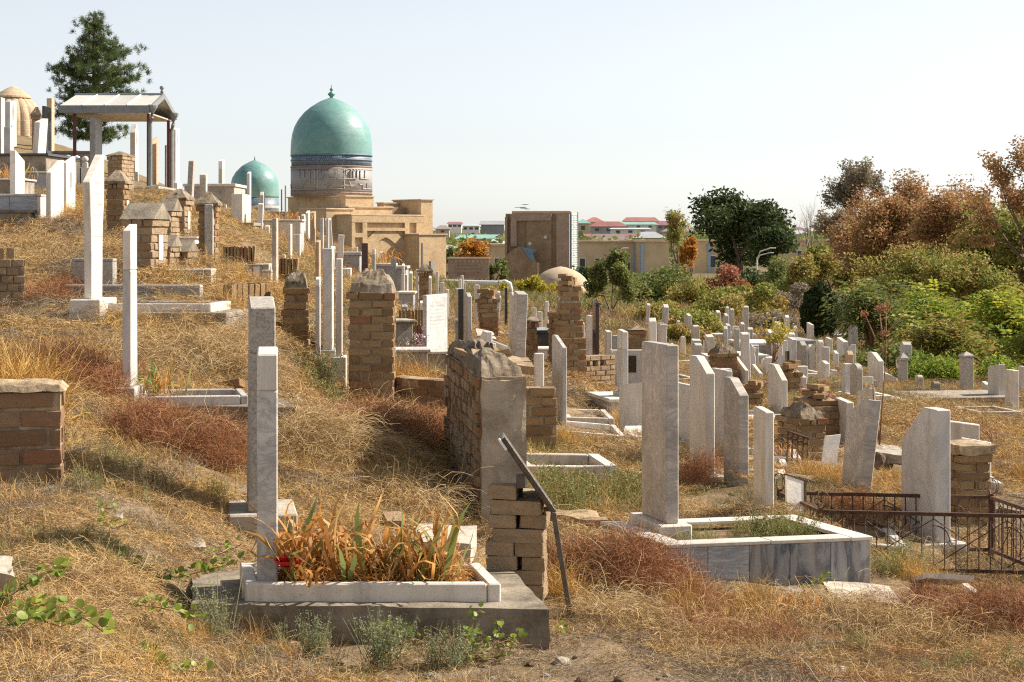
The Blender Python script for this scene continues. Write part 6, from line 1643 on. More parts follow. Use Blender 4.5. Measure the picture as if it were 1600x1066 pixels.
# white tin plaque with rusty edge in the fence corner
b = P(1243, 806, 9.9)
r = thing('tin_plaque', 'white tin plaque with rusty edge standing in the fence corner', 'plaque', b, 28)
mb = MB(); mb.hexa([(-0.075, -0.008, -0.15), (0.06, -0.008, -0.15), (0.06, 0.008, -0.15), (-0.075, 0.008, -0.15)], [(-0.075, -0.008, 0.265), (0.06, -0.008, 0.22), (0.06, 0.008, 0.22), (-0.075, 0.008, 0.265)])
mb.build('plate', 'white_paint', r)
MB().box(0.061, 0.078, -0.012, 0.03, -0.05, 0.225).build('edge_strip', 'rust', r)
MB().hexa([(-0.08, -0.012, 0.267), (0.078, -0.012, 0.215), (0.078, 0.02, 0.215), (-0.08, 0.02, 0.267)], [(-0.08, -0.012, 0.277), (0.078, -0.012, 0.228), (0.078, 0.02, 0.228), (-0.08, 0.02, 0.277)]).build('top_strip', 'rust', r)
# tin board on two legs
b = P(1297, 757, 12.0)
r = thing('tin_board', 'white enamel board on two thin legs before the brick stubs', 'board', b, 14)
mb = MB(); mb.hexa([(-0.07, 0, 0.165), (0.055, 0, 0.165), (0.055, 0.015, 0.165), (-0.07, 0.015, 0.165)], [(-0.025, 0.03, 0.375), (0.105, 0.03, 0.385), (0.105, 0.045, 0.385), (-0.025, 0.045, 0.375)])
mb.build('plate', 'white_paint', r)
for x in (-0.025, 0.018):
    MB().tube([(x, 0.02, -0.15), (x + 0.01, 0.012, 0.17)], 0.007, 6).build('leg', 'white_paint', r)
# leaning grille
b = P(1245, 736, 12.6)
r = thing('iron_grille', 'small black iron grille leaning against the plaster topped stub', 'grille', b, -20)
r.rotation_euler = (R(-12), 0, R(-20))
for x in (-0.085, -0.045, 0.0, 0.045, 0.085):
    MB().tube([(x, 0, -0.1), (x, 0, 0.30 - x * 0.3)], 0.008, 4).build('bar', 'rust', r)
MB().tube([(-0.095, 0, 0.33), (0.095, 0, 0.27)], 0.010, 4).build('rail', 'rust', r)
MB().tube([(-0.095, 0, 0.28), (0.095, 0, 0.22)], 0.008, 4).build('rail', 'rust', r)
# bent sign panel leaning on the brick stack
b = P(893, 965, 6.95)
r = thing('bent_sign', 'bent dark metal sign panel leaning on the loose brick stack', 'metal sign', b, 0)
o = Vector(b)
def pl(px, py, dd=6.95): return P(px, py, dd) - o
a0, a1, a2 = pl(782, 688), pl(861, 802), pl(893, 965)
def strip(name, p, q, th, y0, y1, mat):
    v = (q - p).normalized(); n = Vector((v.z, 0, -v.x)) * th
    mb = MB(); mb.hexa([p + Vector((0, y0, 0)), q + Vector((0, y0, 0)), q + Vector((0, y1, 0)), p + Vector((0, y1, 0))], [p + n + Vector((0, y0, 0)), q + n + Vector((0, y0, 0)), q + n + Vector((0, y1, 0)), p + n + Vector((0, y1, 0))])
    return mb.build(name, mat, r, bevel=0.003)
strip('panel', a0, a1, -0.014, 0.0, 0.30, 'dark_metal')
strip('panel_rim', a0 + (a1 - a0) * 0.0 + Vector((0.004, -0.012, 0.004)), a1 + Vector((0.004, -0.012, 0.004)), -0.022, 0.0, 0.011, 'dark_metal')
strip('panel_corner', a0 + Vector((-0.004, -0.014, 0.012)), a0 + (a1 - a0) * 0.16 + Vector((-0.004, -0.014, 0.012)), 0.012, 0.0, 0.012, 'white_paint')
for y in (0.0, 0.24):
    strip('leg', a1 + Vector((0, 0, 0.0)), a2 + Vector((0, 0, -0.1)), -0.024, y, y + 0.022, 'dark_metal')
MB().box(-0.02, 0.02, 0, 0.05, -0.03, 0.03).build('clamp', 'dark_metal', r, (a0 + (a1 - a0) * 0.55) + Vector((-0.035, 0.03, -0.01)))
MB().tube([pl(814, 750, 7.1), pl(812, 785, 7.1)], 0.014, 6).build('stub_pipe', 'dark_metal', r)
# small white sign on the slope
b = P(401, 452, 16.5)
r = thing('small_sign', 'small white sign board on thin legs on the bare slope', 'sign', b, 10)
mb = MB(); mb.hexa([(-0.065, 0, 0.06), (0.04, 0, 0.065), (0.04, 0.012, 0.065), (-0.065, 0.012, 0.06)], [(-0.045, 0.03, 0.235), (0.062, 0.03, 0.245), (0.062, 0.042, 0.245), (-0.045, 0.042, 0.235)])
mb.build('plate', 'white_paint', r)
for x in (-0.05, 0.04): MB().tube([(x, 0.01, -0.15), (x + 0.01, 0.02, 0.26)], 0.006, 5).build('leg', 'rust', r)
# grey tablet with portrait
b = P(984, 606, 18.7)
r = thing('grave_tablet', 'wide grey marble tablet with black portrait plate', 'gravestone', b, 4)
MB().box(-0.21, 0.19, 0, 0.10, -0.5, L(59, 18.7)).build('slab', 'marble_grey', r, bevel=0.006)
MB().box(-0.045, 0.078, -0.012, -0.001, L(24, 18.7), L(50, 18.7)).build('portrait', 'black_granite', r)
MB().box(-0.235, -0.213, -0.01, 0.11, -0.5, L(60, 18.7)).build('side_post', 'marble', r, bevel=0.004)
# white board far back by the thuja
b = P(1288, 524, 45)
r = thing('notice_board', 'white board on short legs in front of the dark thuja', 'board', b, 8)
MB().box(-0.13, 0.13, 0, 0.05, 0.10, 0.45).build('plate', 'white_paint', r)
for x in (-0.1, 0.1): MB().box(x - 0.02, x + 0.02, 0.0, 0.05, -0.6, 0.098).build('leg', 'white_paint', r)
r = thing('white_gate_post', 'pale slatted gate post behind the thuja', 'post', P(1313, 512, 60), 0)
for k in range(4): MB().box(-0.14, 0.14, 0, 0.05, 0.1 + 0.28 * k, 0.3 + 0.28 * k).build('slat', 'white_paint', r)
MB().box(-0.16, -0.141, -0.02, 0.08, -1, 1.3).build('upright', 'white_paint', r); MB().box(0.141, 0.16, -0.02, 0.08, -1, 1.3).build('upright', 'white_paint', r)
# black bag behind the pillar with the corner post
b = P(311, 412, 17.0)
mb = MB().lathe([(0.05, 0), (0.08, 0.03), (0.085, 0.10), (0.06, 0.16), (0.03, 0.20), (0.045, 0.24)], 10)
o = mb.build('plastic_bag', 'black_cloth', None, b + Vector((0, 0, -0.03)), rough=0.02, smooth=True)
tag(o, 'black plastic bag behind the brick pillar with corner post', 'bag')
# loose boards and pale pipe
o = MB().tube([P(768, 534, 17.5) - P(768, 534, 17.5), P(794, 544, 17.0) - P(768, 534, 17.5)], 0.022, 8).build('plastic_pipe', 'white_plastic', None, P(768, 534, 17.5)); tag(o, 'white plastic pipe lying beside the tall weathered gravestone', 'pipe')
block('stone_slab', 'rough flat stone slab behind the plastered wall', 'slab', (778, 566), (836, 574), (826, 560), 14.0, 0.08, 'mud', 0.02, seed=22)
block('stone_slab', 'pale stone slabs left of the tall weathered gravestone', 'slab', (746, 524), (775, 530), (770, 518), 18.5, 0.06, 'concrete_pale', 0.01, seed=23)
# ---------------------------------------------------------------- trees and shrubs
def quads(c, u, v):
    """one quad per row: centre c, half axes u, v"""
    return np.stack([c - u, c + v * 0.9, c + u, c - v * 0.9], 1).reshape(-1, 3)
def rand_dir(n, g):
    a = g.normal(size=(n, 3)); return a / np.linalg.norm(a, axis=1, keepdims=True)
def leaf_cloud(pts, rvb, size, g, aspect=0.55, flat=0.35):
    n = len(pts)
    u = rand_dir(n, g); u[:, 2] *= (1 - flat); u /= np.linalg.norm(u, axis=1, keepdims=True)
    w = rand_dir(n, g); v = np.cross(u, w); v /= (np.linalg.norm(v, axis=1, keepdims=True) + 1e-6)
    s = size * g.uniform(0.6, 1.3, (n, 1))
    return quads(pts, u * s * 0.5, v * s * 0.5 * aspect), np.clip(rvb, 0, 1)
def grow(g, p, dr, ln, rad, lev, mx, mb, tips, wob, nch, ang, up, tube_n=5):
    k = 4; pts = [Vector(p)]; d = Vector(dr).normalized()
    for i in range(k):
        d = (d + Vector(g.normal(size=3)) * wob + Vector((0, 0, up))).normalized()
        pts.append(pts[-1] + d * ln / k)
    rs = [rad * (1 - 0.13 * i) for i in range(k + 1)]
    mb.tube(pts, rs, tube_n if lev < 2 else 3, cap=False)
    if lev >= mx:
        for i in range(1, k + 1): tips.append(pts[i])
        return
    for j in range(nch):
        t = g.uniform(0.45, 1.0) if j else 1.0
        i = min(k - 1, int(t * k)); q = pts[i].lerp(pts[i + 1], t * k - i) if t < 1 else pts[-1]
        ax = Vector(g.normal(size=3)).cross(d).normalized()
        nd = d.copy(); nd.rotate(Matrix.Rotation(ang * g.uniform(0.5, 1.25) * (1 if j else 0.45), 3, ax))
        grow(g, q, nd, ln * g.uniform(0.6, 0.82), rs[i] * 0.62, lev + 1, mx, mb, tips, wob, nch, ang, up, tube_n)
def tree(label, px, base, top, d, x0, x1, leaf, nleaf, lsize, seed=0, lev=4, nch=3, ang=0.75, wob=0.16, up=0.05, bark='bark', spread=0.55, trunk=0.22, name='tree', cat='tree', crad=None, aspect=0.55, frond=False, group=None, low=0.0, sink=0.3):
    g = np.random.default_rng(1000 + seed)
    b = P(px, base, d); gz = hz(b.x, b.y); b.z = min(b.z, gz)
    H = L(372 - top, d) - b.z; W = L(x1 - x0, d); off = L((x0 + x1) / 2 - px, d)
    r = thing(name, label, cat, b, 0, group)
    mb = MB(); tips = []
    grow(g, (0, 0, 0), (0.05, 0, 1), trunk, 0.03, 0, lev, mb, tips, wob, nch, ang, up)
    V = np.array(mb.v); T = np.array([tuple(t) for t in tips])
    lo, hi = T.min(0), T.max(0)
    cr = crad if crad is not None else 0.10
    sx = (W * (1 - cr * 0.8)) / (hi[0] - lo[0]); sz = (H * (1 - 0.05)) / hi[2]; sy = W * 0.9 / (hi[1] - lo[1])
    cxm = (lo[0] + hi[0]) / 2
    def tr(A):
        A = A.copy(); k = np.clip(A[:, 2:3] / (hi[2] * 0.35), 0, 1)
        A[:, 0] = (A[:, 0] - cxm * k[:, 0]) * sx + off * k[:, 0]; A[:, 1] *= sy; A[:, 2] *= sz
        return A
    V = tr(V); T = tr(T)
    mb.v = [tuple(v) for v in V]
    tk = mb.build('trunk', bark, r, (0, 0, 0), smooth=True)
    if nleaf:
        i = g.integers(0, len(T), nleaf)
        cv = g.random(len(T))
        rad = cr * W
        pts = T[i] + np.clip(g.normal(size=(nleaf, 3)), -1.5, 1.5) * rad * np.array([0.55, 0.55, 0.42])
        pts[:, 2] = np.maximum(pts[:, 2], low * H)
        hfac = (pts[:, 2] / H)
        rv = cv[i] * 0.62 + g.random(nleaf) * 0.38
        if frond:
            nl = 9
            nf = nleaf // nl
            i = g.integers(0, len(T), nf); c = T[i] + g.normal(size=(nf, 3)) * rad * 0.3
            dr = rand_dir(nf, g); dr[:, 2] = dr[:, 2] * 0.35 + 0.15; dr /= np.linalg.norm(dr, axis=1, keepdims=True)
            fl = lsize * 5.5 * g.uniform(0.7, 1.2, (nf, 1))
            sd = np.cross(dr, [0, 0, 1]); sd /= (np.linalg.norm(sd, axis=1, keepdims=True) + 1e-6)
            out = []; rvs = []
            cvf = cv[i] * 0.6 + g.random(nf) * 0.3
            for q in range(nl):
                t = (q // 2 + 1) / (nl / 2 + 0.5); s = -1 if q % 2 else 1
                if q == nl - 1: s = 0
                pos = c + dr * fl * t + np.array([0, 0, -1]) * (fl * 0.45 * t * t)
                u = (sd * s + dr * 0.45) ; u[:, 2] -= 0.35; u /= np.linalg.norm(u, axis=1, keepdims=True)
                v = np.cross(u, dr + 0.01); v = np.cross(v, u); v /= (np.linalg.norm(v, axis=1, keepdims=True) + 1e-6)
                ls = lsize * g.uniform(0.75, 1.2, (nf, 1))
                out.append(quads(pos + u * ls * 0.55, u * ls * 0.6, v * ls * 0.24)); rvs.append(cvf + g.random(nf) * 0.1)
            me = np_mesh('crown', np.concatenate(out), 4, leaf, np.clip(np.concatenate(rvs), 0, 1))
        else:
            q, rv = leaf_cloud(pts, rv, lsize, g, aspect)
            me = np_mesh('crown', q, 4, leaf, rv)
        link('crown', me, r)
    return r
def shrub(label, px, base, top, d, x0, x1, leaf, nleaf, lsize, seed=0, lumps=14, name='shrub', cat='shrub', depth=0.8, stems=True, group=None, solid=False):
    g = np.random.default_rng(5000 + seed)
    b = P(px, base, d); b.z = min(b.z, hz(b.x, b.y))
    H = L(372 - top, d) - b.z; W = L(x1 - x0, d); off = L((x0 + x1) / 2 - px, d)
    r = thing(name, label, cat, b, 0, group)
    if solid:
        C = np.zeros((1, 3)); C[0] = (off, 0, H * 0.5); RR = np.array([[W / 2 * 0.93, W / 2 * 0.93, H * 0.52]])
        wgt = np.ones(1)
    else:
        C = np.stack([off + g.uniform(-0.42, 0.42, lumps) * W, g.uniform(-0.4, 0.4, lumps) * W * depth, g.uniform(0.22, 0.80, lumps) * H], 1)
        edge = 1 - (np.abs(C[:, 0] - off) / (W * 0.5)) ** 2
        C[:, 2] *= 0.45 + 0.55 * edge
        rr = g.uniform(0.20, 0.34, lumps) * min(W, H * 1.6)
        RR = np.stack([rr, rr, rr * 0.8], 1)
        k = np.argmax(C[:, 2]); C[k, 2] = H - RR[k, 2]
    i = g.integers(0, len(C), nleaf)
    dd = rand_dir(nleaf, g); rad = g.random(nleaf)[:, None] ** (1 / 5.0 if solid else 1 / 3.0)
    if solid:
        lum = 1 + 0.07 * np.sin(dd[:, :1] * 9 + dd[:, 1:2] * 7) + 0.05 * np.sin(dd[:, 2:3] * 13)
        rad = rad * lum
        sh = np.where(dd[:, 2:3] > 0, 1 - 0.18 * dd[:, 2:3] * (np.abs(dd[:, :1])), 1.0); rad = rad * sh
    pts = C[i] + dd * rad * RR[i]
    pts[:, 2] = np.maximum(pts[:, 2], 0.02 * H)
    cv = g.random(len(C))
    rv = (cv[i] * 0.5 if not solid else 0.2) + g.random(nleaf) * 0.5
    q, rv = leaf_cloud(pts, rv, lsize, g)
    link('foliage', np_mesh('foliage', q, 4, leaf, rv), r)
    if stems:
        mb = MB()
        for k in range(min(10, len(C))):
            c = C[k]; mb.tube([(off * 0.3 + g.normal() * 0.05 * W, g.normal() * 0.05 * W, -0.1), (c[0] * 0.5, c[1] * 0.5, c[2] * 0.55), tuple(c)], [0.012 * H, 0.008 * H, 0.003 * H], 4)
        mb.build('stems', 'bark', r)
    return r
def pine():
    g = np.random.default_rng(77)
    d = 60.0; b = P(146, 240, d); b.z = min(b.z, hz(b.x, b.y))
    H = L(372 - 24, d) - b.z
    r = thing('pine_tree', 'tall green pine behind the canopy at upper left', 'tree', b, 0)
    mb = MB(); mb.tube([(0, 0, -0.3), (0.02, 0, H * 0.5), (0.0, 0, H * 0.97)], [0.13, 0.08, 0.02], 8)
    px2m = lambda n: L(n, d)
    V = []; RV = []
    zpx = lambda y: L(372 - y, d) - b.z
    levels = [(215, 52), (200, 58), (184, 66), (168, 62), (152, 68), (137, 74), (122, 66), (108, 64), (94, 58), (80, 44), (66, 34), (53, 26), (42, 18), (32, 11)]
    for y, wpx in levels:
        z = zpx(y); nb = 8 if wpx > 30 else 6
        a0 = g.uniform(0, 6.28)
        for k in range(nb):
            an = a0 + 2 * math.pi * k / nb + g.normal() * 0.15
            ln = px2m(wpx) * g.uniform(0.55, 1.10)
            dirv = np.array([math.cos(an), math.sin(an), 0.0])
            rise = g.uniform(0.05, 0.45)
            z = zpx(y) + g.normal() * 0.13
            pts = [np.array([0, 0, z - 0.12]) + dirv * ln * t + np.array([0, 0, ln * rise * (t ** 1.4)]) for t in (0, 0.35, 0.7, 1.0)]
            mb.tube([tuple(p) for p in pts], [0.028, 0.02, 0.013, 0.007], 4, cap=False)
            nc = max(5, int(ln / 0.085))
            for q in range(nc):
                t = g.uniform(0.35, 1.05)
                p = np.array([0, 0, z - 0.12]) + dirv * ln * t + np.array([0, 0, ln * rise * (t ** 1.4)])
                p = p + g.normal(size=3) * np.array([0.20, 0.20, 0.10]) * (0.4 + t * 0.6)
                m = 46
                dv = rand_dir(m, g); dv = dv + np.array([0, 0, 0.55]) + dirv * 0.35; dv /= np.linalg.norm(dv, axis=1, keepdims=True)
                l = g.uniform(0.11, 0.21, (m, 1)); sd = np.cross(dv, rand_dir(m, g)); sd /= np.linalg.norm(sd, axis=1, keepdims=True)
                c0 = p + g.normal(size=(m, 3)) * 0.045
                V.append(np.stack([c0 - sd * 0.010, c0 + sd * 0.010, c0 + dv * l], 1).reshape(-1, 3)); RV.append(np.clip(g.random() * 0.5 + g.random(m) * 0.5, 0, 1))
    mb.build('trunk', 'bark', r, smooth=True)
    link('crown', np_mesh('crown', np.concatenate(V), 3, 'leaf_pine', np.concatenate(RV)), r)
pine()
tree('big dark green leafy tree in front of the beige buildings', 1160, 452, 299, 135, 1086, 1228, 'leaf_dark', 15000, 0.40, 1, nch=3, ang=0.95, crad=0.17, low=0.03)
tree('second dark green tree joined to the right of the big one', 1205, 450, 334, 132, 1160, 1244, 'leaf_dark', 8000, 0.38, 2, crad=0.18, low=0.03)
tree('tall greyish half bare tree rising behind the russet trees', 1335, 450, 242, 112, 1284, 1388, 'leaf_grey', 10000, 0.22, 3, ang=0.55, crad=0.10, up=0.10)
tree('grey half bare tree left under the tall greyish one', 1300, 460, 320, 105, 1268, 1340, 'leaf_grey', 5000, 0.20, 23, ang=0.6, crad=0.12)
tree('leafless tree with fine grey twigs right of the dark tree', 1262, 440, 293, 125, 1233, 1293, 'leaf_grey', 0, 0.2, 4, lev=5, nch=3, ang=0.5, bark='bark_pale')
tree('russet brown broad tree in the middle of the right tree bank', 1420, 560, 262, 70, 1318, 1525, 'leaf_russet', 44000, 0.155, 5, crad=0.13, ang=0.9)
tree('russet tree left of the broad russet one', 1365, 560, 285, 74, 1290, 1455, 'leaf_russet', 32000, 0.155, 6, crad=0.14, ang=0.9)
tree('russet tree right of the broad russet one', 1492, 565, 272, 66, 1420, 1580, 'leaf_russet', 34000, 0.145, 7, crad=0.14, ang=0.9)
tree('russet tree closing the gap in the middle of the bank', 1395, 565, 300, 64, 1330, 1470, 'leaf_russet', 26000, 0.14, 61, crad=0.14, ang=0.95)
tree('russet olive tree closing the gap right of the middle', 1455, 568, 290, 60, 1390, 1535, 'leaf_russet', 26000, 0.135, 62, crad=0.14, ang=0.95)
tree('russet tree left of the tall thin one', 1545, 570, 300, 58, 1490, 1610, 'leaf_russet', 20000, 0.13, 63, crad=0.14, ang=0.95)
tree('tall thin russet tree cut by the right edge', 1590, 575, 200, 47, 1512, 1680, 'leaf_russet', 11000, 0.115, 8, ang=0.7, crad=0.075, up=0.09)
tree('brown and green tree at the right edge below the tall thin one', 1575, 575, 305, 55, 1505, 1680, 'leaf_mixed', 18000, 0.16, 9, crad=0.14)
tree('leafless far tree behind the russet trees', 1447, 430, 272, 150, 1395, 1500, 'leaf_grey', 0, 0.2, 10, lev=5, nch=3, ang=0.5, bark='bark_pale')
tree('second leafless far tree right of the first one', 1502, 430, 288, 152, 1462, 1545, 'leaf_grey', 0, 0.2, 11, lev=5, nch=3, ang=0.5, bark='bark_pale')
tree('yellow green and russet tree above the dark thuja', 1288, 520, 378, 78, 1232, 1340, 'leaf_mixed', 12000, 0.2, 12, crad=0.15)
tree('mixed green tree filling the gap under the russet trees', 1400, 575, 385, 56, 1315, 1490, 'leaf_mixed', 20000, 0.13, 13, crad=0.15)
tree('mixed green tree under the right russet tree', 1510, 580, 390, 50, 1440, 1600, 'leaf_mixed', 20000, 0.12, 14, crad=0.15)
for i, (px, base, top, d, x0, x1, lab) in enumerate(((1362, 602, 448, 37, 1318, 1416, 'green ailanthus sapling right of the dark thuja'), (1430, 606, 452, 39, 1372, 1490, 'green ailanthus sapling behind the pointed cap pillar'),
        (1500, 610, 462, 36, 1448, 1556, 'yellowing ailanthus sapling behind the thick obelisk'), (1566, 615, 446, 34, 1510, 1628, 'tall yellow green ailanthus sapling near the right edge'), (1625, 625, 470, 30, 1570, 1690, 'ailanthus sapling cut by the right edge'), (1470, 612, 505, 31, 1425, 1520, 'low ailanthus sapling between pillar and obelisk'))):
    tree(lab, px, base, top - 8, d, x0, x1, ('leaf_green', 'leaf_ailanthus', 'leaf_ailanthus', 'leaf_ailanthus', 'leaf_ailanthus', 'leaf_mixed')[i], 6500 if i < 4 else 4200, 0.12, 30 + i, lev=3, nch=4, ang=0.6, crad=0.16, frond=True, group='ailanthus saplings along the right edge of the graves', cat='sapling', name='sapling', bark='twig')
shrub('dark rounded thuja behind the white board', 1281, 526, 444, 43.5, 1248, 1314, 'leaf_thuja', 15000, 0.10, 1, solid=True, cat='thuja', name='thuja', stems=False)
tree('bright orange autumn tree below the town', 738, 450, 373, 150, 712, 764, 'leaf_orange', 3200, 0.34, 40, crad=0.15)
tree('green tree left of the orange one', 708, 450, 382, 152, 694, 726, 'leaf_green', 1800, 0.32, 41, crad=0.16)
tree('small green tree between pink wall and portal', 776, 455, 404, 108, 760, 796, 'leaf_green', 2500, 0.22, 42, crad=0.15)
tree('slim yellowing poplar before the beige wing', 1058, 460, 318, 120, 1042, 1076, 'leaf_mixed', 3000, 0.20, 43, ang=0.3, crad=0.2, up=0.2)
tree('orange yellow tree right of the slim poplar', 1072, 460, 366, 125, 1056, 1088, 'leaf_orange', 2200, 0.26, 44, crad=0.16)
tree('small bright yellow green tree left of the clay dome', 827, 482, 429, 66, 807, 850, 'leaf_yellow', 2600, 0.13, 45, crad=0.14)
tree('small golden tree in front of the clay dome', 858, 486, 438, 65, 840, 874, 'leaf_yellow', 900, 0.11, 46, crad=0.12)
tree('small olive yellow tree at the end of the white pipe', 772, 488, 440, 60, 754, 794, 'leaf_yellow', 1600, 0.12, 47, crad=0.14)
tree('dark small tree with thin trunk right of the maroon post', 955, 530, 386, 48, 916, 992, 'leaf_green', 9000, 0.11, 48, crad=0.12)
tree('small young tree with yellow leaves among the chamfered gravestones', 1212, 610, 486, 21.5, 1178, 1246, 'leaf_yellow', 650, 0.042, 49, lev=4, ang=0.45, crad=0.10, bark='twig')
SH = 'scrub between the graves and the beige buildings'
for i, (px, base, top, d, x0, x1, lf, n, ls, lab) in enumerate([
    (1028, 512, 418, 60, 984, 1078, 'leaf_green', 7000, 0.15, 'big green bush right of the dark small tree'), (1078, 508, 440, 58, 1048, 1112, 'leaf_mixed', 4500, 0.14, 'olive brown bush right of the big green one'),
    (1112, 492, 417, 76, 1075, 1152, 'leaf_pinkred', 4500, 0.20, 'pinkish red bush in front of the dark tree'), (1156, 486, 424, 84, 1130, 1186, 'leaf_dark', 3000, 0.2, 'dark green bush right of the pinkish one'),
    (1214, 480, 404, 90, 1188, 1244, 'leaf_green', 3600, 0.2, 'grey green bush below the street lamp'), (1180, 520, 446, 54, 1146, 1222, 'leaf_mixed', 5000, 0.13, 'mixed yellow bush behind the broad far gravestone'),
    (1232, 516, 446, 60, 1200, 1262, 'leaf_grey', 4000, 0.13, 'brown dry bush left of the dark thuja'), (1120, 514, 458, 51, 1088, 1152, 'leaf_mixed', 4500, 0.12, 'yellow green bush behind the far cluster'),
    (1042, 532, 476, 44, 1000, 1078, 'leaf_mixed', 4500, 0.11, 'low yellowish bush above the round brick pier'), (985, 528, 486, 46, 955, 1016, 'leaf_mixed', 3000, 0.11, 'low bush at the foot of the dark small tree'),
    (900, 512, 478, 58, 860, 945, 'leaf_mixed', 3000, 0.13, 'low dry bush behind the brick tower'), (1336, 556, 505, 50, 1322, 1358, 'leaf_green', 2600, 0.11, 'green bush right of the white board'),
    (1545, 600, 520, 33, 1490, 1610, 'leaf_mixed', 5000, 0.09, 'yellowish bush behind the notched top gravestone'), (1405, 600, 530, 36, 1360, 1450, 'leaf_green', 4500, 0.09, 'dark green bush behind the tall chamfered gravestone'),
    (1452, 632, 552, 27.5, 1405, 1505, 'leaf_ailanthus', 4500, 0.075, 'yellow green bush left of the thick obelisk'), (1552, 642, 560, 26.5, 1522, 1612, 'leaf_ailanthus', 4500, 0.075, 'yellow green bush behind the square post at right'), (1385, 612, 545, 30, 1345, 1430, 'leaf_green', 4500, 0.08, 'green bush behind the short steep stone'), (1330, 590, 548, 33, 1312, 1352, 'leaf_mixed', 2500, 0.08, 'small mixed bush left of the saplings'),
    (1600, 650, 560, 26, 1560, 1660, 'leaf_ailanthus', 2500, 0.08, 'yellow green bush at the right edge'), (700, 470, 452, 50, 690, 716, 'leaf_green', 900, 0.09, 'small bush at the foot of the mausoleum wing'),
    (1010, 498, 446, 72, 960, 1062, 'leaf_green', 5000, 0.16, 'grey green bush behind the big green one'), (1068, 482, 430, 90, 1030, 1104, 'leaf_mixed', 4000, 0.2, 'olive bush below the slim poplar'),
    (1140, 500, 452, 62, 1100, 1190, 'leaf_mixed', 5000, 0.15, 'yellow russet bush above the far cluster'), (1195, 500, 456, 66, 1160, 1235, 'leaf_green', 4000, 0.15, 'green bush above the carved gravestone'), (1250, 500, 440, 72, 1215, 1290, 'leaf_mixed', 4500, 0.17, 'russet green bush left above the thuja'),
    (1345, 520, 440, 66, 1322, 1385, 'leaf_mixed', 5000, 0.15, 'mixed bush right above the thuja'), (940, 505, 466, 62, 890, 990, 'leaf_mixed', 4500, 0.14, 'yellowish bush behind the dark small tree'), (1085, 530, 488, 42, 1045, 1125, 'leaf_mixed', 4000, 0.10, 'dry yellow bush left of the far cluster'),
    (1200, 528, 492, 47, 1168, 1236, 'leaf_grey', 3500, 0.10, 'dry brown bush right of the far cluster'), (1015, 520, 480, 52, 975, 1060, 'leaf_green', 4000, 0.12, 'low green bush before the big green one'), (880, 500, 474, 64, 840, 920, 'leaf_mixed', 3000, 0.13, 'low mixed bush below the hedge'),
    (1060, 545, 510, 36, 1030, 1100, 'leaf_mixed', 3000, 0.09, 'low weedy bush behind the three posts'), (1130, 480, 440, 100, 1090, 1170, 'leaf_green', 3000, 0.24, 'green bush under the big dark tree'), (1230, 470, 425, 105, 1195, 1270, 'leaf_green', 3500, 0.24, 'green bush right under the big dark tree'),
    (985, 470, 425, 100, 945, 1025, 'leaf_green', 3500, 0.24, 'green bush before the long beige building'), (905, 462, 420, 105, 890, 930, 'leaf_dark', 1800, 0.24, 'dark bush right of the tiled portal edge'), (1480, 620, 560, 29, 1430, 1540, 'leaf_mixed', 3500, 0.08, 'dry weedy bush left of the thick obelisk'),
    (644, 462, 434, 30, 634, 652, 'leaf_yellow', 500, 0.06, 'small yellow bush beside the pointed brick pillar'), (735, 500, 462, 40, 715, 752, 'leaf_green', 1500, 0.08, 'green bush behind the grey pointed gravestone')]):
    shrub(lab, px, base, top - 6, d, x0 - 8, x1 + 8, lf, int(n * 1.5), ls * 1.05, 10 + i, group=SH)
shrub('dark clipped hedge below the clay dome', 850, 494, 462, 70, 790, 935, 'leaf_thuja', 6000, 0.14, 60, lumps=30, depth=0.1, name='hedge', cat='hedge')
shrub('reddish leaved small shrub on the stepped brick stub', 1272, 636, 586, 18.5, 1252, 1298, 'leaf_pinkred', 900, 0.035, 61, lumps=10)
shrub('small bush growing on top of the tall portal', 815, 333, 325, 121.5, 804, 826, 'leaf_green', 500, 0.22, 62, lumps=6, stems=False)
for nm in [o for o in bpy.data.objects if o.get('label') == 'small bush growing on top of the tall portal']:
    nm.location = P(815, 331.5, 121.0)
    for ch in nm.children:
        co = np.array([v.co[:] for v in ch.data.vertices]); co[:, 2] *= 0.62 / max(0.1, co[:, 2].max()); ch.data.vertices.foreach_set('co', co.astype(np.float32).ravel())
# dry sapling with withered flower heads
def dry_sapling():
    b = P(1374, 692, 13.3); b.z = hz(b.x, b.y)
    r = thing('dry_sapling', 'tall reddish bare sapling with withered tufts at right', 'sapling', b, 0)
    q = lambda px, py: P(px, py, 13.3) - b
    stems = [[(1374, 695), (1378, 640), (1384, 560), (1385, 480)], [(1384, 556), (1378, 520), (1374, 486)], [(1384, 558), (1368, 530), (1352, 492)], [(1374, 690), (1366, 640), (1364, 600)], [(1385, 520), (1400, 505), (1412, 490)]]
    for s in stems:
        MB().tube([q(*p) for p in s], [0.009, 0.007, 0.005, 0.0035][:len(s)], 6).build('stem', 'twig', r, smooth=True)
    g = np.random.default_rng(3)
    for (x, y) in ((1385, 480), (1374, 484), (1351, 490), (1381, 521), (1380, 478)):
        c = np.array(q(x, y)); pts = c + g.normal(size=(60, 3)) * np.array([0.022, 0.022, 0.018])
        k, rv = leaf_cloud(pts, g.random(60), 0.022, g)
        link('withered_tuft', np_mesh('withered_tuft', k, 4, 'leaf_pinkred', rv), r)
    pts = np.array([tuple(q(x, y)) for x, y in ((1362, 604), (1367, 594), (1354, 600), (1380, 610), (1358, 620))]); k, rv = leaf_cloud(pts, np.ones(5), 0.06, g)
    link('yellow_leaf', np_mesh('yellow_leaf', k, 4, 'leaf_yellow', rv), r)
    MB().lathe([(0.07, -0.1), (0.06, 0.06), (0.04, 0.12), (0.02, 0.14)], 9).build('stump', 'bark', r, rough=0.02)
dry_sapling()
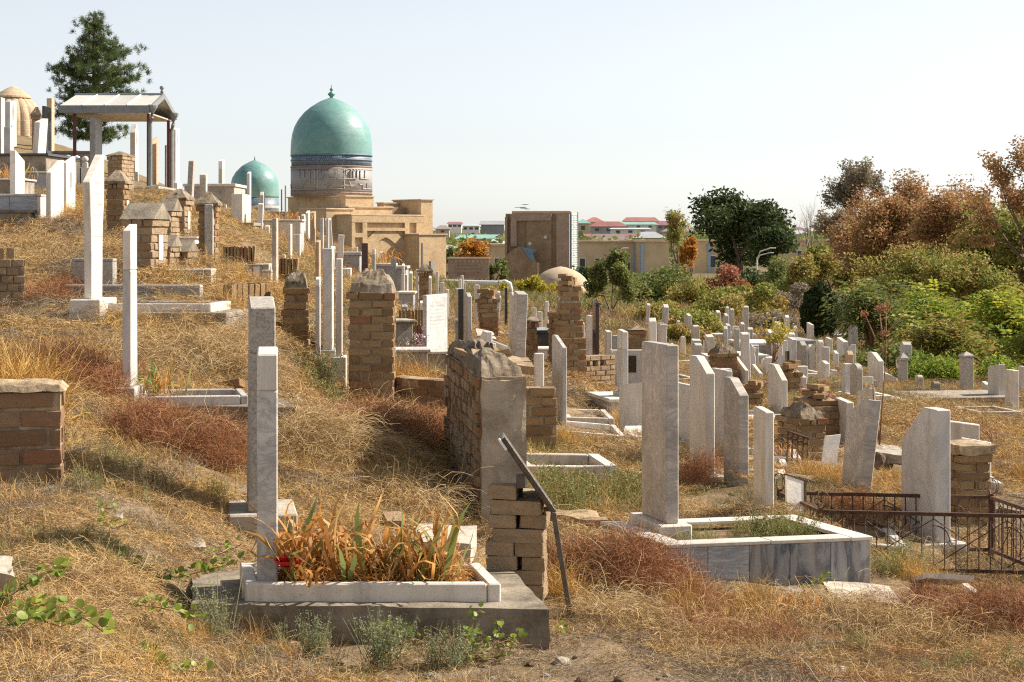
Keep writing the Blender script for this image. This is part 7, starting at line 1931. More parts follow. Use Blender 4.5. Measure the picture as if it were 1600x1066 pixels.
for i, (px, py, d, h, lab) in enumerate(((1556, 700, 15.5, 0.5, 'leafless dry shrub right of the fence'), (1110, 560, 24, 0.65, 'leafless brown sapling left of the domed brick stub'), (1596, 760, 13, 0.35, 'small leafless shrub at the right edge'))):
    g = np.random.default_rng(900 + i); b = P(px, py, d); b.z = hz(b.x, b.y)
    r = thing('dry_shrub', lab, 'shrub', b, 0)
    mb = MB(); tips = []
    for k in range(5): grow(g, (0, 0, -0.05), (g.normal() * 0.5, g.normal() * 0.5, 1), h * 0.42, 0.008, 0, 3, mb, tips, 0.15, 3, 0.6, 0.02, 4)
    mb.build('stems', 'twig', r)
# far wood on the slope among the houses
def far_wood():
    g = np.random.default_rng(8); n = 900
    pxs = g.uniform(640, 1900, n); ds = np.exp(g.uniform(math.log(230), math.log(1150), n))
    X = (pxs - 800) * ds * SC; Y = ds * KY; Z = HZ(X, Y)
    out = []; rv = []
    for x, y, z, d in zip(X, Y, Z, ds):
        h = g.uniform(2.5, 6.0); m = 70
        c = np.array([x, y, z + h * 0.5]) + rand_dir(m, g) * (g.random((m, 1)) ** 0.5) * np.array([h * 0.55, h * 0.55, h * 0.5])
        q, k = leaf_cloud(c, g.random() * 0.6 + g.random(m) * 0.4, h * 0.20, g, 0.8)
        out.append(q); rv.append(k)
    o = link('far_wood', np_mesh('far_wood', np.concatenate(out), 4, 'leaf_green', np.concatenate(rv)))
    tag(o, 'far gardens and trees among the town houses', 'trees', None, 'stuff')
far_wood()
# ---------------------------------------------------------------- grass, straw, brush: scattered tufts
def strips(Pt, W, side):
    """Pt (n,m,3) polylines, W (n,m) half widths, side (n,3) -> quads"""
    a = Pt - side[:, None, :] * W[..., None]; b = Pt + side[:, None, :] * W[..., None]
    return np.stack([a[:, :-1], b[:, :-1], b[:, 1:], a[:, 1:]], 2).reshape(-1, 3)
def tuft(seed, n, r, ln, elev, width, droop, mat, segs=3, curl=0.0, dome=0.0, zjit=0.0):
    g = np.random.default_rng(seed)
    an = g.uniform(0, 2 * math.pi, n); rr = r * np.sqrt(g.random(n))
    p = np.stack([np.cos(an) * rr, np.sin(an) * rr, g.uniform(0, 1, n) * zjit], 1)
    if dome: p[:, 2] = dome * (1 - (rr / r) ** 2) * g.random(n)
    az = g.uniform(0, 2 * math.pi, n); el = np.radians(g.uniform(elev[0], elev[1], n))
    d = np.stack([np.cos(az) * np.cos(el), np.sin(az) * np.cos(el), np.sin(el)], 1)
    l = g.uniform(ln[0], ln[1], n)
    pts = [p]
    for k in range(segs):
        d = d + np.array([0, 0, -droop]) * (k + 1) / segs + g.normal(size=(n, 3)) * curl
        d /= np.linalg.norm(d, axis=1, keepdims=True)
        pts.append(pts[-1] + d * (l / segs)[:, None])
    Pt = np.stack(pts, 1)
    Pt[..., 2] = np.maximum(Pt[..., 2], 0.002)
    side = np.cross(d, rand_dir(n, g)); side /= (np.linalg.norm(side, axis=1, keepdims=True) + 1e-6)
    w = g.uniform(width[0], width[1], n)[:, None] * np.linspace(1, 0.35, segs + 1)[None]
    rv = np.repeat(g.random(n), segs)
    me = np_mesh('tuft', strips(Pt, w / 2, side), 4, mat, rv)
    return bpy.data.objects.new('tuft', me)
def weed_proto(seed, mat, n_st=7, h=0.22, leaf=0.018, nl=26):
    g = np.random.default_rng(seed); out = []; rv = []
    for k in range(n_st):
        d = np.array([g.normal() * 0.35, g.normal() * 0.35, 1.0]); d /= np.linalg.norm(d); hh = h * g.uniform(0.6, 1.1)
        t = np.linspace(0, 1, 4); Pt = (d[None] * (t * hh)[:, None] + np.array([g.normal() * 0.02, g.normal() * 0.02, 0]))[None]
        out.append(strips(Pt, np.full((1, 4), 0.0016), np.array([[1.0, 0, 0]]))); rv.append(np.full(3, g.random()))
        tt = g.uniform(0.15, 1.0, nl); c = d[None] * (tt * hh)[:, None] + g.normal(size=(nl, 3)) * 0.022 * (1.2 - tt)[:, None]
        q, r_ = leaf_cloud(c, g.random(nl), leaf, g, 0.5); out.append(q); rv.append(r_)
    me = np_mesh('weed', np.concatenate(out), 4, mat, np.concatenate(rv))
    return bpy.data.objects.new('weed', me)
def scatter(name, label, pts, rots, scl, idx, protos, cat='grass'):
    pc = bpy.data.collections.new(name + '_kinds')
    for i, o in enumerate(protos):
        o.name = '%s_%02d' % (name, i)
        pc.objects.link(o)
    me = bpy.data.meshes.new(name)
    n = len(pts)
    me.vertices.add(n); me.vertices.foreach_set('co', np.asarray(pts, np.float32).ravel())
    a = me.attributes.new('rot', 'FLOAT_VECTOR', 'POINT'); a.data.foreach_set('vector', np.asarray(rots, np.float32).ravel())
    a = me.attributes.new('scl', 'FLOAT', 'POINT'); a.data.foreach_set('value', np.asarray(scl, np.float32))
    a = me.attributes.new('idx', 'INT', 'POINT'); a.data.foreach_set('value', np.asarray(idx, np.int32))
    o = link(name, me); tag(o, label, cat, None, 'stuff')
    ng = bpy.data.node_groups.new(name, 'GeometryNodeTree')
    ng.interface.new_socket('Geometry', in_out='INPUT', socket_type='NodeSocketGeometry'); ng.interface.new_socket('Geometry', in_out='OUTPUT', socket_type='NodeSocketGeometry')
    N = ng.nodes; gi = N.new('NodeGroupInput'); go = N.new('NodeGroupOutput'); iop = N.new('GeometryNodeInstanceOnPoints'); ci = N.new('GeometryNodeCollectionInfo')
    ci.inputs['Collection'].default_value = pc; ci.inputs['Separate Children'].default_value = True; ci.inputs['Reset Children'].default_value = True
    def na(nm, tp):
        k = N.new('GeometryNodeInputNamedAttribute'); k.data_type = tp; k.inputs['Name'].default_value = nm; return k.outputs['Attribute']
    er = N.new('FunctionNodeEulerToRotation')
    lk = ng.links.new
    lk(gi.outputs[0], iop.inputs['Points']); lk(ci.outputs[0], iop.inputs['Instance']); iop.inputs['Pick Instance'].default_value = True
    lk(na('idx', 'INT'), iop.inputs['Instance Index']); lk(na('rot', 'FLOAT_VECTOR'), er.inputs[0]); lk(er.outputs[0], iop.inputs['Rotation']); lk(na('scl', 'FLOAT'), iop.inputs['Scale'])
    lk(iop.outputs[0], go.inputs[0])
    md = o.modifiers.new('scatter', 'NODES'); md.node_group = ng
    return o
def blocked(X, Y):
    bad = np.zeros(len(X), bool)
    for c, yaw, hx, hy in FOOT:
        if hx < 0.16 and hy < 0.16: continue
        dx = X - c.x; dy = Y - c.y; cs, sn = math.cos(R(yaw)), math.sin(R(yaw))
        bad |= (np.abs(dx * cs + dy * sn) < hx) & (np.abs(-dx * sn + dy * cs) < hy)
    return bad
def slope_rot(X, Y, yawr):
    e = 0.08; zx = (HZ(X + e, Y) - HZ(X - e, Y)) / (2 * e); zy = (HZ(X, Y + e) - HZ(X, Y - e)) / (2 * e)
    rx = np.arctan(zy) ; ry = -np.arctan(zx)
    out = np.stack([rx, ry, np.zeros_like(rx)], 1)
    # compose tilt * yaw
    res = np.zeros_like(out)
    for i in range(len(X)):
        e_ = (Euler((rx[i], ry[i], 0)).to_matrix() @ Matrix.Rotation(yawr[i], 3, 'Z')).to_euler()
        res[i] = (e_.x, e_.y, e_.z)
    return res
def tile(seed, n, mat, ln=(0.035, 0.13), w=(0.0014, 0.0030), elev=(-6, 28), droop=0.3, curl=0.22, zj=0.02, segs=2, r=0.36):
    return tuft(seed, n, r, ln, elev, w, droop, mat, segs, curl, zjit=zj)
MATS = [tile(1, 950, 'straw'), tile(2, 1000, 'straw', (0.025, 0.09), elev=(-8, 40)), tile(3, 900, 'straw_grey', (0.03, 0.12)), tile(4, 800, 'straw_pale', (0.05, 0.17), (0.0013, 0.0026)),
        tile(5, 330, 'straw', (0.03, 0.10)), tile(6, 220, 'straw_grey', (0.02, 0.10)), tile(7, 800, 'straw_gold', (0.03, 0.11), elev=(5, 60)), tile(8, 900, 'red_brush', (0.03, 0.10), (0.0011, 0.0022), (-5, 50), curl=0.35),
        tile(9, 700, 'straw_grey', (0.03, 0.09), elev=(10, 70)), tile(10, 500, 'green_weed', (0.02, 0.07), (0.0018, 0.0034), (20, 80))]
UPS = [tuft(21, 50, 0.12, (0.05, 0.15), (40, 86), (0.0016, 0.003), 0.35, 'straw', 3, 0.10), tuft(22, 45, 0.10, (0.06, 0.17), (40, 86), (0.0018, 0.0032), 0.5, 'straw_gold', 3, 0.10), tuft(23, 40, 0.09, (0.04, 0.11), (30, 85), (0.002, 0.004), 0.4, 'green_weed', 3, 0.12),
       tuft(24, 26, 0.14, (0.10, 0.26), (10, 70), (0.0015, 0.0026), 0.3, 'straw_pale', 4, 0.16), tuft(25, 60, 0.10, (0.04, 0.10), (0, 70), (0.0012, 0.0024), 0.3, 'red_brush', 3, 0.35), tuft(26, 40, 0.10, (0.04, 0.12), (20, 85), (0.0016, 0.003), 0.4, 'straw_grey', 3, 0.2)]
def bare(px, dd):
    """trodden or bare earth: the path in front, the shoulder of the slope, strips between graves"""
    path = np.exp(-(((px - 1010) / 170) ** 2 + ((dd - 5.75) / 0.42) ** 2)) + 0.95 * np.exp(-(((px - 600) / 300) ** 2 + ((dd - 5.85) / 0.30) ** 2)) + 0.8 * np.exp(-(((px - 1440) / 80) ** 2 + ((dd - 7.3) / 0.5) ** 2))
    path = path + 1.2 * np.exp(-(((px - 390) / 50) ** 2 + ((dd - 19.5) / 2.4) ** 2)) + 0.9 * np.exp(-(((px - 230) / 90) ** 2 + ((dd - 6.7) / 0.45) ** 2)) * (np.abs(dd - 6.7 - (px - 230) * -0.004) < 0.35)
    return path
def cover():
    g = np.random.default_rng(42)
    PT = []; d = 3.7
    while d < 36:
        k = min(1.6, max(0.72, d / 10.5)); sp = 0.27 * k
        n = int(1900 * d * SC / sp) + 1
        x = (-150 + 1900 * (np.arange(n) + g.random(n)) / n - 800) * d * SC
        y = d * KY + g.normal(size=n) * sp * 0.3
        PT.append(np.stack([x, y, np.full(n, k)], 1)); d += sp / KY * 0.85
    Q = np.concatenate(PT); X, Y, K = Q.T
    dd = Y / KY; px = 800 + X / (dd * SC)
    keep = ~blocked(X, Y); X, Y, K, dd, px = X[keep], Y[keep], K[keep], dd[keep], px[keep]
    n = len(X)
    soil = 0.75 * fbm(X, Y, 1.7, 21) + 0.6 * fbm(X, Y, 4.5, 22)
    n1 = fbm(X, Y, 1.1, 31); n2 = fbm(X, Y, 0.8, 33); n3 = fbm(X, Y, 1.6, 35); n4 = fbm(X, Y, 2.4, 37)
    br = bare(px, dd) - 0.6 * soil + 0.03
    far = np.clip((dd - 13) / 10, 0, 1) * (px > 850)
    W = np.stack([np.full(n, 1.0), np.full(n, 1.1), np.clip(0.35 + 2.0 * n1, 0.02, 3), np.clip(0.30 - 1.6 * n1, 0.02, 2.5), np.clip(0.15 + 2.2 * br, 0, 9), np.clip(0.1 + 2.6 * br, 0, 9),
                  np.clip(0.05 + 0.9 * n2, 0.02, 2), np.clip(-0.02 - 1.1 * n2, 0.01, 1.4), np.clip(0.25 + 1.6 * n4, 0.03, 2.5), np.clip(0.02 + 1.6 * n3 + 0.6 * far, 0.0, 2)], 1)
    cw = np.cumsum(W / W.sum(1, keepdims=True), 1); idx = np.minimum((g.random(n)[:, None] > cw).sum(1), 9)
    drop = g.random(n) < np.clip(bare(px, dd) * 1.1 - 0.12 - 0.5 * soil, 0, 0.92)
    k = ~drop
    scatter('dry_grass', 'matted dry straw and withered grass covering the hillside', np.stack([X, Y, HZ(X, Y) - 0.003], 1)[k], slope_rot(X[k], Y[k], g.uniform(0, 6.28, k.sum())), (K * g.uniform(0.85, 1.2, n))[k], idx[k], MATS)
    # thin upright tufts between
    n = 9000; u = g.random(n); lo, hi, e = 3.7, 34.0, 0.8
    dd = (lo ** e + u * (hi ** e - lo ** e)) ** (1 / e); px = g.uniform(-120, 1720, n)
    X = (px - 800) * dd * SC; Y = dd * KY
    keep = (~blocked(X, Y)) & (g.random(n) > np.clip(bare(px, dd) * 0.95, 0, 0.93)) & (fbm(X, Y, 2.1, 41) + 0.5 * g.normal(size=n) > -0.25)
    X, Y, dd, px = X[keep], Y[keep], dd[keep], px[keep]; n = len(X)
    n2 = fbm(X, Y, 0.8, 33); n3 = fbm(X, Y, 1.6, 35)
    W = np.stack([np.full(n, 1.0), np.clip(0.3 + 1.0 * n2, 0.05, 2), np.clip(0.22 + 1.2 * n3 + 0.5 * (px > 900) * (dd > 13), 0.05, 1.8), np.full(n, 0.5), np.clip(0.05 - 1.0 * n2, 0.02, 1), np.full(n, 0.7)], 1)
    cw = np.cumsum(W / W.sum(1, keepdims=True), 1); idx = np.minimum((g.random(n)[:, None] > cw).sum(1), 5)
    scatter('grass_tufts', 'small upright tufts of dry and green grass', np.stack([X, Y, HZ(X, Y) - 0.004], 1), slope_rot(X, Y, g.uniform(0, 6.28, n)), g.uniform(0.6, 1.2, n) * np.clip(0.7 + dd / 40, 0.7, 1.3), idx, UPS)
cover()
def clods():
    g = np.random.default_rng(88); pr = []
    for k in range(5):
        bm = bmesh.new(); bmesh.ops.create_icosphere(bm, subdivisions=2, radius=0.5)
        for v in bm.verts: v.co = v.co * (1 + 0.5 * mnoise.noise(v.co * 2.2 + Vector((k * 4.1, 0, 0)))); v.co.z *= 0.6
        me = bpy.data.meshes.new('clod'); bm.to_mesh(me); bm.free(); me.materials.append(MT['rock' if k % 2 else 'soil']); pr.append(bpy.data.objects.new('clod', me))
    n = 1500; dd = np.exp(g.uniform(math.log(3.9), math.log(26), n)); px = g.uniform(-100, 1700, n); X = (px - 800) * dd * SC; Y = dd * KY
    k = (~blocked(X, Y)) & (g.random(n) < 0.25 + 0.75 * np.clip(bare(px, dd), 0, 1) + 0.25 * fbm(X, Y, 1.7, 21)); X, Y = X[k], Y[k]; n = len(X)
    scatter('earth_clods', 'small stones and clods of earth lying on the slope', np.stack([X, Y, HZ(X, Y) + 0.004], 1), np.stack([np.zeros(n), np.zeros(n), g.uniform(0, 6.28, n)], 1), 0.015 + 0.06 * g.random(n) ** 3, g.integers(0, 5, n), pr, 'stones')
clods()
def far_cover():
    g = np.random.default_rng(43); n = 14000
    dd = np.exp(g.uniform(math.log(30), math.log(120), n)); px = g.uniform(560, 1720, n)
    X = (px - 800) * dd * SC; Y = dd * KY; k = ~blocked(X, Y); X, Y, dd = X[k], Y[k], dd[k]; n = len(X)
    kd = fbm(X, Y, 0.25, 51); idx = np.where(g.random(n) < 0.18 + 0.4 * kd, 1, np.where(g.random(n) < 0.4, 2, 0))
    scatter('far_grass', 'dry grass and low weeds on the far flat ground', np.stack([X, Y, HZ(X, Y)], 1), np.stack([np.zeros(n), np.zeros(n), g.uniform(0, 6.28, n)], 1), g.uniform(0.7, 1.4, n) * dd / 48.0, idx,
            [tuft(180, 60, 0.2, (0.1, 0.26), (15, 85), (0.008, 0.014), 0.4, 'straw', 2, 0.2), tuft(181, 70, 0.2, (0.1, 0.28), (20, 85), (0.010, 0.02), 0.4, 'green_weed', 2, 0.2), tuft(182, 60, 0.2, (0.1, 0.26), (10, 80), (0.008, 0.014), 0.4, 'straw_grey', 2, 0.25)])
far_cover()
def patch(name, label, spots, protos, seed, cat='grass', lift=True):
    """spots: (px, py, d, rx, ry, n, scale, mound height)"""
    g = np.random.default_rng(seed); PT = []; SCL = []; RT = []
    for px, py, d, rx, ry, n, s, mh in spots:
        c = P(px, py, d)
        rr = np.sqrt(g.random(n)); an = g.uniform(0, 2 * math.pi, n)
        X = c.x + np.cos(an) * rr * rx; Y = c.y + np.sin(an) * rr * ry
        k = ~blocked(X, Y) if lift else np.ones(n, bool)
        X, Y, rr = X[k], Y[k], rr[k]
        z = (HZ(X, Y) if lift else np.full(len(X), c.z)) + mh * (1 - rr ** 2) * g.random(len(X))
        PT.append(np.stack([X, Y, z], 1)); SCL.append(s * g.uniform(0.7, 1.25, len(X)))
        RT.append(np.stack([g.normal(size=len(X)) * 0.2, g.normal(size=len(X)) * 0.2, g.uniform(0, 6.28, len(X))], 1))
    PT = np.concatenate(PT)
    return scatter(name, label, PT, np.concatenate(RT), np.concatenate(SCL), g.integers(0, len(protos), len(PT)), protos, cat)
RED = [tuft(50 + k, 330, 0.17, (0.07, 0.20), (-10, 75), (0.0013, 0.0026), 0.15, 'red_brush', 4, 0.42, dome=0.15) for k in range(3)] + [tuft(56, 60, 0.18, (0.12, 0.32), (0, 50), (0.0016, 0.003), 0.25, 'straw_pale', 4, 0.2, dome=0.1)]
patch('red_brush', 'tangled reddish brown dead brush in heaps', [(285, 700, 9.1, 0.42, 0.36, 74, 0.9, 0.20), (235, 675, 9.6, 0.18, 0.3, 14, 0.8, 0.05), (610, 700, 10.9, 0.42, 0.5, 80, 1.0, 0.24), (650, 670, 12, 0.25, 0.3, 26, 0.95, 0.16), (560, 650, 12.6, 0.2, 0.3, 12, 0.9, 0.08),
    (985, 925, 7.75, 0.32, 0.36, 100, 0.9, 0.24), (915, 915, 7.8, 0.2, 0.3, 36, 0.85, 0.16), (1055, 950, 7.6, 0.2, 0.28, 26, 0.7, 0.10), (1560, 985, 7.6, 0.34, 0.42, 50, 0.8, 0.12), (125, 600, 10.5, 0.34, 0.45, 60, 1.0, 0.18), (165, 588, 11.2, 0.25, 0.3, 18, 0.9, 0.06),
    (1105, 745, 11, 0.2, 0.3, 26, 0.85, 0.12), (1090, 775, 10.6, 0.12, 0.2, 10, 0.7, 0.06), (75, 466, 14.3, 0.3, 0.4, 22, 1.0, 0.08), (1340, 800, 10.4, 0.25, 0.3, 18, 0.8, 0.06), (1420, 930, 8.2, 0.3, 0.25, 20, 0.7, 0.05), (1150, 1000, 7.0, 0.3, 0.3, 16, 0.7, 0.03), (700, 570, 16, 0.3, 0.5, 12, 0.9, 0.06)], RED, 71, 'brush')
LONG = [tuft(60 + k, 110, 0.16, (0.14, 0.36), (0, 55), (0.0022, 0.004), 0.55, 'straw_pale' if k else 'straw', 5, 0.16, dome=0.10) for k in range(3)]
patch('straw_heap', 'heaps of long pale cut grass', [(500, 710, 9.6, 0.28, 0.42, 80, 0.95, 0.22), (470, 665, 10.6, 0.25, 0.3, 30, 0.9, 0.08), (290, 540, 12.3, 0.7, 0.6, 60, 0.9, 0.08), (380, 560, 12.4, 0.35, 0.5, 34, 0.9, 0.10), (640, 760, 8.9, 0.25, 0.35, 26, 0.85, 0.06), (1290, 955, 7.7, 0.35, 0.35, 34, 0.8, 0.06), (1020, 985, 7.0, 0.4, 0.3, 34, 0.7, 0.04),
    (1450, 975, 7.4, 0.3, 0.35, 24, 0.75, 0.05), (890, 860, 8.3, 0.22, 0.3, 26, 0.9, 0.08), (250, 490, 13.3, 0.5, 0.5, 30, 0.9, 0.05), (60, 900, 5.6, 0.5, 0.5, 26, 0.6, 0.02), (980, 700, 12.5, 0.3, 0.6, 24, 0.9, 0.03), (120, 390, 17, 0.8, 1.0, 40, 1.0, 0.04)], LONG, 72)
GOLD = [tuft(70 + k, 70, 0.10, (0.20, 0.46), (55, 88), (0.0025, 0.005), 0.4, 'straw_gold', 4, 0.07) for k in range(2)] + [tuft(73, 50, 0.1, (0.12, 0.3), (50, 88), (0.002, 0.004), 0.4, 'straw_gold', 4, 0.1)]
patch('golden_grass', 'tufts of upright golden dry grass', [(5, 600, 8.9, 0.28, 0.2, 26, 1.0, 0.0), (15, 596, 9.2, 0.22, 0.2, 16, 0.95, 0.0), (1165, 945, 7.85, 0.2, 0.15, 26, 0.45, 0.0), (1230, 955, 7.75, 0.2, 0.15, 18, 0.36, 0.0), (1120, 960, 7.5, 0.35, 0.25, 22, 0.45, 0.0), (1425, 870, 9.0, 0.14, 0.25, 16, 0.5, 0.0), (1500, 880, 9.2, 0.3, 0.2, 6, 0.35, 0.0), (1100, 690, 12.3, 0.06, 0.15, 12, 0.6, 0),
    (1240, 690, 13.6, 0.2, 0.3, 20, 0.6, 0), (1430, 760, 12, 0.5, 0.5, 34, 0.5, 0), (1560, 740, 13, 0.5, 0.5, 40, 0.55, 0), (960, 640, 15.5, 0.3, 0.5, 26, 0.6, 0), (900, 690, 12.8, 0.25, 0.4, 22, 0.5, 0), (640, 590, 14.4, 0.25, 0.2, 22, 0.8, 0), (380, 440, 16, 0.5, 0.5, 50, 0.6, 0), (120, 320, 21, 0.3, 0.4, 14, 0.9, 0), (420, 330, 24.5, 0.7, 0.4, 22, 0.9, 0),
    (372, 500, 14, 0.10, 0.2, 12, 0.8, 0), (870, 925, 7.3, 0.12, 0.15, 10, 0.55, 0), (1310, 760, 11.8, 0.3, 0.3, 22, 0.5, 0), (1270, 560, 26, 0.8, 1.5, 24, 0.5, 0), (1380, 590, 24, 0.8, 1.5, 16, 0.45, 0), (80, 930, 5.0, 0.4, 0.4, 16, 0.32, 0), (330, 960, 5.9, 0.3, 0.2, 14, 0.32, 0)], GOLD, 73)
STK_ = [tuft(95 + k, 9, 0.14, (0.22, 0.5), (60, 88), (0.0016, 0.0028), 0.15, 'straw_pale' if k else 'straw_gold', 5, 0.07) for k in range(3)]
patch('dry_stalks', 'single tall dry grass stalks standing on the slope', [(650, 790, 8.4, 0.4, 0.5, 12, 0.8, 0), (950, 840, 8.6, 0.3, 0.3, 8, 0.7, 0), (1130, 950, 7.7, 0.4, 0.3, 12, 0.55, 0), (1330, 960, 7.7, 0.5, 0.4, 12, 0.5, 0), (420, 950, 6.05, 0.3, 0.06, 5, 0.5, 0), (250, 760, 7.8, 0.6, 0.6, 12, 0.6, 0), (600, 660, 11.5, 0.6, 0.8, 14, 0.9, 0), (300, 500, 13.2, 0.9, 0.6, 14, 0.7, 0), (960, 660, 13.8, 0.5, 0.8, 14, 0.7, 0), (1480, 960, 7.8, 0.5, 0.5, 10, 0.5, 0), (100, 1000, 4.9, 0.5, 0.4, 8, 0.45, 0), (1000, 1000, 6.6, 0.5, 0.4, 8, 0.4, 0)], STK_, 76)
GRN = [weed_proto(80 + k, 'green_weed', 8, 0.2, 0.016, 30) for k in range(3)] + [tuft(84, 70, 0.10, (0.06, 0.18), (40, 88), (0.0025, 0.0045), 0.35, 'green_weed', 3, 0.1)]
patch('green_weeds', 'fresh green weeds and grass growing in patches', [(925, 775, 10.2, 0.40, 0.62, 80, 1.0, 0.0), (985, 760, 10.6, 0.15, 0.4, 26, 1.0, 0), (870, 760, 10.7, 0.2, 0.4, 22, 0.9, 0), (1095, 792, 10.1, 0.18, 0.3, 26, 0.8, 0), (500, 600, 13.2, 0.25, 0.4, 26, 1.0, 0), (328, 800, 8.1, 0.10, 0.16, 10, 0.6, 0), (1570, 1045, 6.2, 0.35, 0.3, 22, 0.5, 0), (640, 745, 9.6, 0.2, 0.3, 10, 0.6, 0),
    (1400, 640, 17.5, 0.5, 0.8, 34, 0.9, 0), (1450, 690, 14.5, 0.6, 0.7, 34, 0.6, 0), (1375, 875, 8.9, 0.08, 0.14, 12, 0.75, 0), (1330, 555, 33, 1.0, 3, 40, 0.9, 0), (880, 690, 13, 0.15, 0.3, 10, 0.7, 0), (400, 560, 12.9, 0.2, 0.2, 8, 0.7, 0), (120, 770, 7.4, 0.10, 0.12, 7, 0.6, 0), (340, 610, 10.9, 0.2, 0.2, 8, 0.6, 0), (150, 705, 8.3, 0.25, 0.3, 26, 0.5, 0), (200, 740, 7.9, 0.25, 0.25, 20, 0.45, 0), (60, 830, 6.4, 0.3, 0.25, 16, 0.35, 0), (170, 660, 9.3, 0.2, 0.3, 14, 0.5, 0), (420, 760, 8.6, 0.2, 0.2, 12, 0.4, 0), (360, 570, 12.2, 0.5, 0.5, 22, 0.5, 0), (300, 450, 15, 0.5, 0.4, 16, 0.6, 0), (560, 1050, 5.6, 0.25, 0.1, 8, 0.35, 0), (420, 640, 10.9, 0.2, 0.2, 8, 0.6, 0), (250, 470, 14, 0.4, 0.3, 12, 0.6, 0), (520, 520, 15.5, 0.3, 0.4, 12, 0.8, 0), (1160, 1010, 6.9, 0.3, 0.2, 10, 0.4, 0), (1300, 1030, 6.6, 0.3, 0.2, 10, 0.4, 0), (1480, 1000, 7.1, 0.3, 0.2, 8, 0.4, 0), (1340, 915, 8.35, 0.08, 0.03, 10, 0.5, 0), (1050, 640, 14, 0.3, 0.6, 14, 0.7, 0), (740, 545, 17, 0.3, 0.7, 16, 0.8, 0)], GRN + [tuft(85, 60, 0.10, (0.08, 0.2), (40, 88), (0.002, 0.0035), 0.4, 'straw_gold', 3, 0.12)], 74, 'weeds')
# the bed of the veined table grave
def bed_pts(O, A, B, z, s0, s1, t0, t1, n, g):
    s = g.uniform(s0, s1, n); t = g.uniform(t0, t1, n)
    return np.stack([O.x + A.x * s + B.x * t, O.y + A.y * s + B.y * t, np.full(n, z)], 1)
g = np.random.default_rng(5)
_, O, A, B, z = TB
pt = np.concatenate([bed_pts(O, A, B, z - 0.055, 0.16, 0.36, 0.22, 0.7, 24, g), bed_pts(O, A, B, z - 0.055, 0.5, 0.84, 0.22, 0.8, 40, g), bed_pts(O, A, B, z - 0.05, 0.62, 0.82, 0.25, 0.6, 18, g)])
s_ = np.concatenate([g.uniform(0.3, 0.6, 24), g.uniform(0.3, 0.6, 40), g.uniform(0.7, 1.0, 18)])
scatter('bed_grass', 'green grass growing in the bed of the veined grave table', pt, np.stack([g.normal(size=82) * 0.1, g.normal(size=82) * 0.1, g.uniform(0, 6.28, 82)], 1), s_, g.integers(0, 4, 82), [o.copy() for o in GRN])

# ---------------------------------------------------------------- irises, capers, weeds, flowers in the foreground
def leaf_strip(seed, ln, width, mat, bend, droop, segs=7):
    g = np.random.default_rng(seed)
    v = []; f = []
    p = np.zeros(3); el = R(g.uniform(68, 88)); az = 0.0; tw = g.uniform(-0.9, 0.9)
    for k in range(segs + 1):
        t = k / segs
        w = width * (0.55 + 0.9 * t if t < 0.4 else 0.91 * (1 - ((t - 0.4) / 0.6) ** 1.6)) * 0.5 + 0.0006
        sd = np.array([-math.sin(az + tw * t), math.cos(az + tw * t), 0.25 * math.sin(tw * t * 2)])
        v += [tuple(p - sd * w), tuple(p + sd * w)]
        el -= bend / segs * (0.3 + 1.6 * t) + (droop if 0.45 < t < 0.75 else 0) / segs * 3.2
        az += g.normal() * 0.30; el += g.normal() * 0.12
        p = p + np.array([math.cos(az) * math.cos(el), math.sin(az) * math.cos(el), math.sin(el)]) * ln / segs
    for k in range(segs): f.append((2 * k, 2 * k + 1, 2 * k + 3, 2 * k + 2))
    me = bpy.data.meshes.new('leaf'); me.from_pydata(v, [], f); me.materials.append(MT[mat])
    a = me.attributes.new('rv', 'FLOAT', 'FACE'); a.data.foreach_set('value', np.full(segs, g.random(), np.float32))
    me.polygons.foreach_set('use_smooth', [True] * segs); me.update()
    return me
IR_D = [leaf_strip(200 + k, 0.30, 0.0125, 'iris_dry', 0.6 + 0.15 * k, 0.3 + (k % 5) * 0.6) for k in range(14)]
IR_G = [leaf_strip(240 + k, 0.26, 0.021, 'iris_green', 0.3, 0.05) for k in range(5)]
def iris_clump(label, base_pts, hgt, green=0.16, group=None, name='iris_clump', seed=1):
    g = np.random.default_rng(seed)
    c = base_pts.mean(0)
    r = thing(name, label, 'iris plants', tuple(c), 0, group)
    for p in base_pts:
        me = IR_G[g.integers(0, 5)] if g.random() < green else IR_D[g.integers(0, 14)]
        o = bpy.data.objects.new('leaf', me); COL.objects.link(o); o.parent = r
        o.location = tuple(p - c); s = hgt / 0.27 * g.uniform(0.62, 1.25)
        o.scale = (s, s * g.uniform(0.8, 1.3), s); o.rotation_euler = (g.normal() * 0.30, g.normal() * 0.30, g.uniform(0, 6.28))
    return r
_, O, A, B, z = KF
g = np.random.default_rng(11)
cl = g.uniform(0, 1, (46, 2)) * np.array([0.66, 0.62]) + np.array([0.165, 0.18])
bp = []
for k in range(290):
    c = cl[g.integers(0, 46)] + g.normal(size=2) * np.array([0.012, 0.03])
    q = O + A * float(np.clip(c[0], 0.19, 0.86)) + B * float(np.clip(c[1], 0.18, 0.84)); bp.append((q.x, q.y, z - 0.02))
iris_clump('dense withered orange irises with a few green blades in the foreground kerb', np.array(bp), 0.335, 0.14, seed=2)
bed = lambda px, py, d, rx, ry, n, g: np.stack([P(px, py, d).x + g.normal(size=n) * rx, P(px, py, d).y + g.normal(size=n) * ry, np.full(n, P(px, py, d).z)], 1)
LIT = [tuft(170 + k, 90, 0.10, (0.05, 0.16), (-10, 70), (0.004, 0.009), 0.5, 'iris_dry', 4, 0.35, dome=0.09) for k in range(2)]
pt = bed_pts(O, A, B, z - 0.03, 0.2, 0.86, 0.2, 0.85, 70, g)
